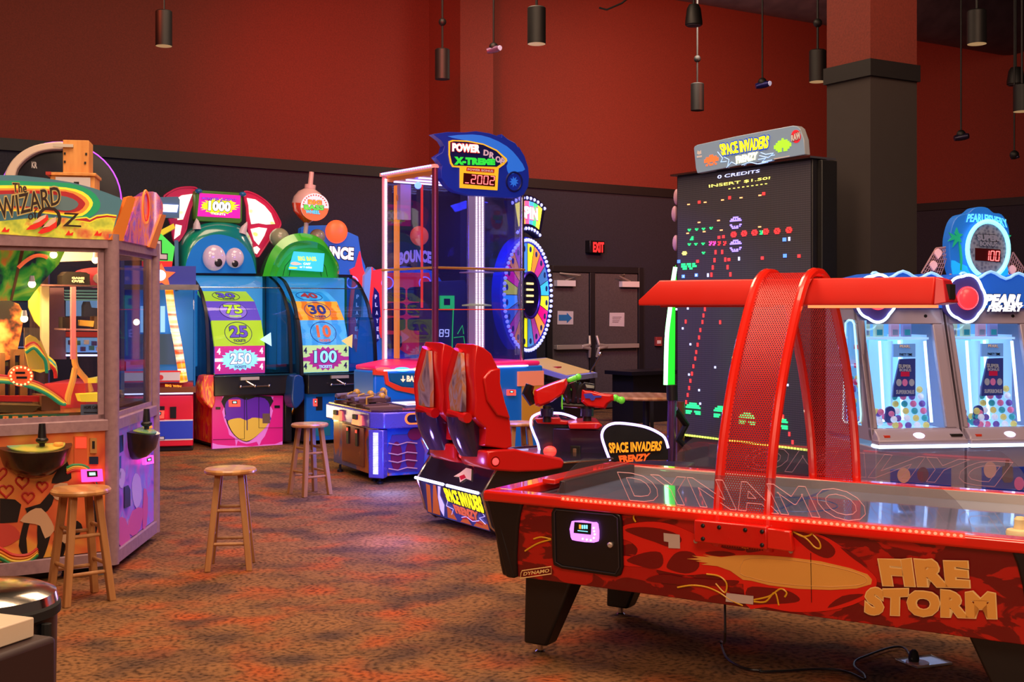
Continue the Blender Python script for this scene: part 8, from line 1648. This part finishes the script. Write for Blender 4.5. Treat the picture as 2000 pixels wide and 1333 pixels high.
def spot(x, y, w, lab, col, lens):
    Y = 13.5; P = pY(x, y, Y); s = w*Y/F; fr = Fr((P.x, P.y, 0), 20); t = thing('small_spotlight', fr, lab, 'spotlight'); t.matrix_basis = Matrix.Translation(P)
    b = MB(); b.cyl(P+Vector((0, 0, 0.02)), (P.x, P.y, CZ), 0.010, BLKM, n=8); b.build('stem', t)
    a = Vector((-0.5*s, 0, -0.10*s)); c = Vector((0.45*s, -0.05, 0.05*s)); b = MB(); b.tube([P+a, P+a*0.3, P+c*0.5, P+c], [s*0.2, s*0.26, s*0.26, s*0.2], col, 12); b.ball(P+Vector((0, 0, 0.03)), 0.05, BLKM, nu=12, nv=8); b.build('head', t)
    if lens: b = MB(); b.lathe(P+c, [(s*0.2, 0), (s*0.19, 0.01)], M('spot_lens', (190, 180, 205), 0.3, e=0.5), 14, Vector((0.6, -0.7, -0.3))); b.build('lens', t)
spot(964, 97, 26, 'small violet-grey spotlight on a thin stem between two lamps above the tower', M('spot_violet', (110, 80, 120), 0.3, 0.4), True)
spot(1489, 166, 26, 'small dark blue spotlight on a thin stem above the giant screen', M('spot_blue', (30, 30, 110), 0.3, 0.4), True)
spot(1877, 268, 26, 'small black spotlight with a red dot on a long stem right of the column', M('spot_black', (40, 30, 60), 0.3, 0.4), False)
spot(1981, 308, 12, 'tiny black spotlight on a long stem near the right edge', M('spot_black', (40, 30, 60), 0.3, 0.4), False)
b = MB(); b.tube([pY(1170, 15, 15), pY(1185, 19, 15), pY(1215, 6, 15), pY(1232, -8, 15)], 0.012, BLKM, 8); b.build('ceiling_conduit', label='short bent black pipe at the top edge above the exit doors', cat='pipe')
# ================================================================ bin and counter in the near left corner
NF = Fr(pY(-34, 600, 2.95), 0)
t = thing('litter_bin', NF, 'round black litter bin with a shiny domed lid in the lower left corner', 'litter bin')
c = NF.O; zl = CH-(1168-605)*2.95/F; rb = 140*2.95/F
b = MB(); b.lathe(c, [(rb*0.86, 0.0), (rb*0.9, 0.02), (rb*0.98, zl-0.06), (rb*0.98, zl-0.03)], BLK, 40); b.build('bin_body', t)
b = MB(); b.lathe(c, [(rb*0.97, zl-0.045), (rb*1.03, zl-0.04), (rb*1.03, zl-0.02), (rb*0.99, zl-0.012)], RUB, 40); b.build('rim', t, label='black rim')
iri = ramp_mat('mirror_lid_metal', [(0.3, (214, 206, 190)), (0.7, (236, 226, 210))], scale=3, rough=0.14, metal=1.0, bump=0.35)
b = MB(); b.lathe(c, [(rb*1.0, zl-0.015), (rb*0.97, zl+0.008), (rb*0.8, zl+0.022), (rb*0.45, zl+0.030), (0, zl+0.032)], iri, 40); b.build('lid', t, label='mirror-bright rippled lid')
b = MB(); b.tube([tuple(Vector((c.x+rb*1.0, c.y-0.05, z))) for z in (zl-0.05, zl-0.1, zl-0.2, zl-0.24)], 0.012, RUB, 8); b.build('bag_fold', t)
KFm = Fr(pY(67, 600, 2.6), -21.7); zc = CH-(1206-605)*2.6/F
t = thing('white_counter', KFm, 'dark cabinet with a thick white top in the lower left corner before the bin', 'counter')
b = MB(); b.box(KFm, -0.5, 0, -0.7, 0.0, zc-0.042, zc, M('white_laminate', (225, 205, 180), 0.35)); b.build('counter_top', t, bevel=0.003, label='thick white top')
b = MB(); b.box(KFm, -0.5, 0.035, -0.7, 0.03, 0.0, zc-0.043, M('dark_brown_cabinet', (52, 34, 36), 0.5)); b.build('body', t, bevel=0.012)
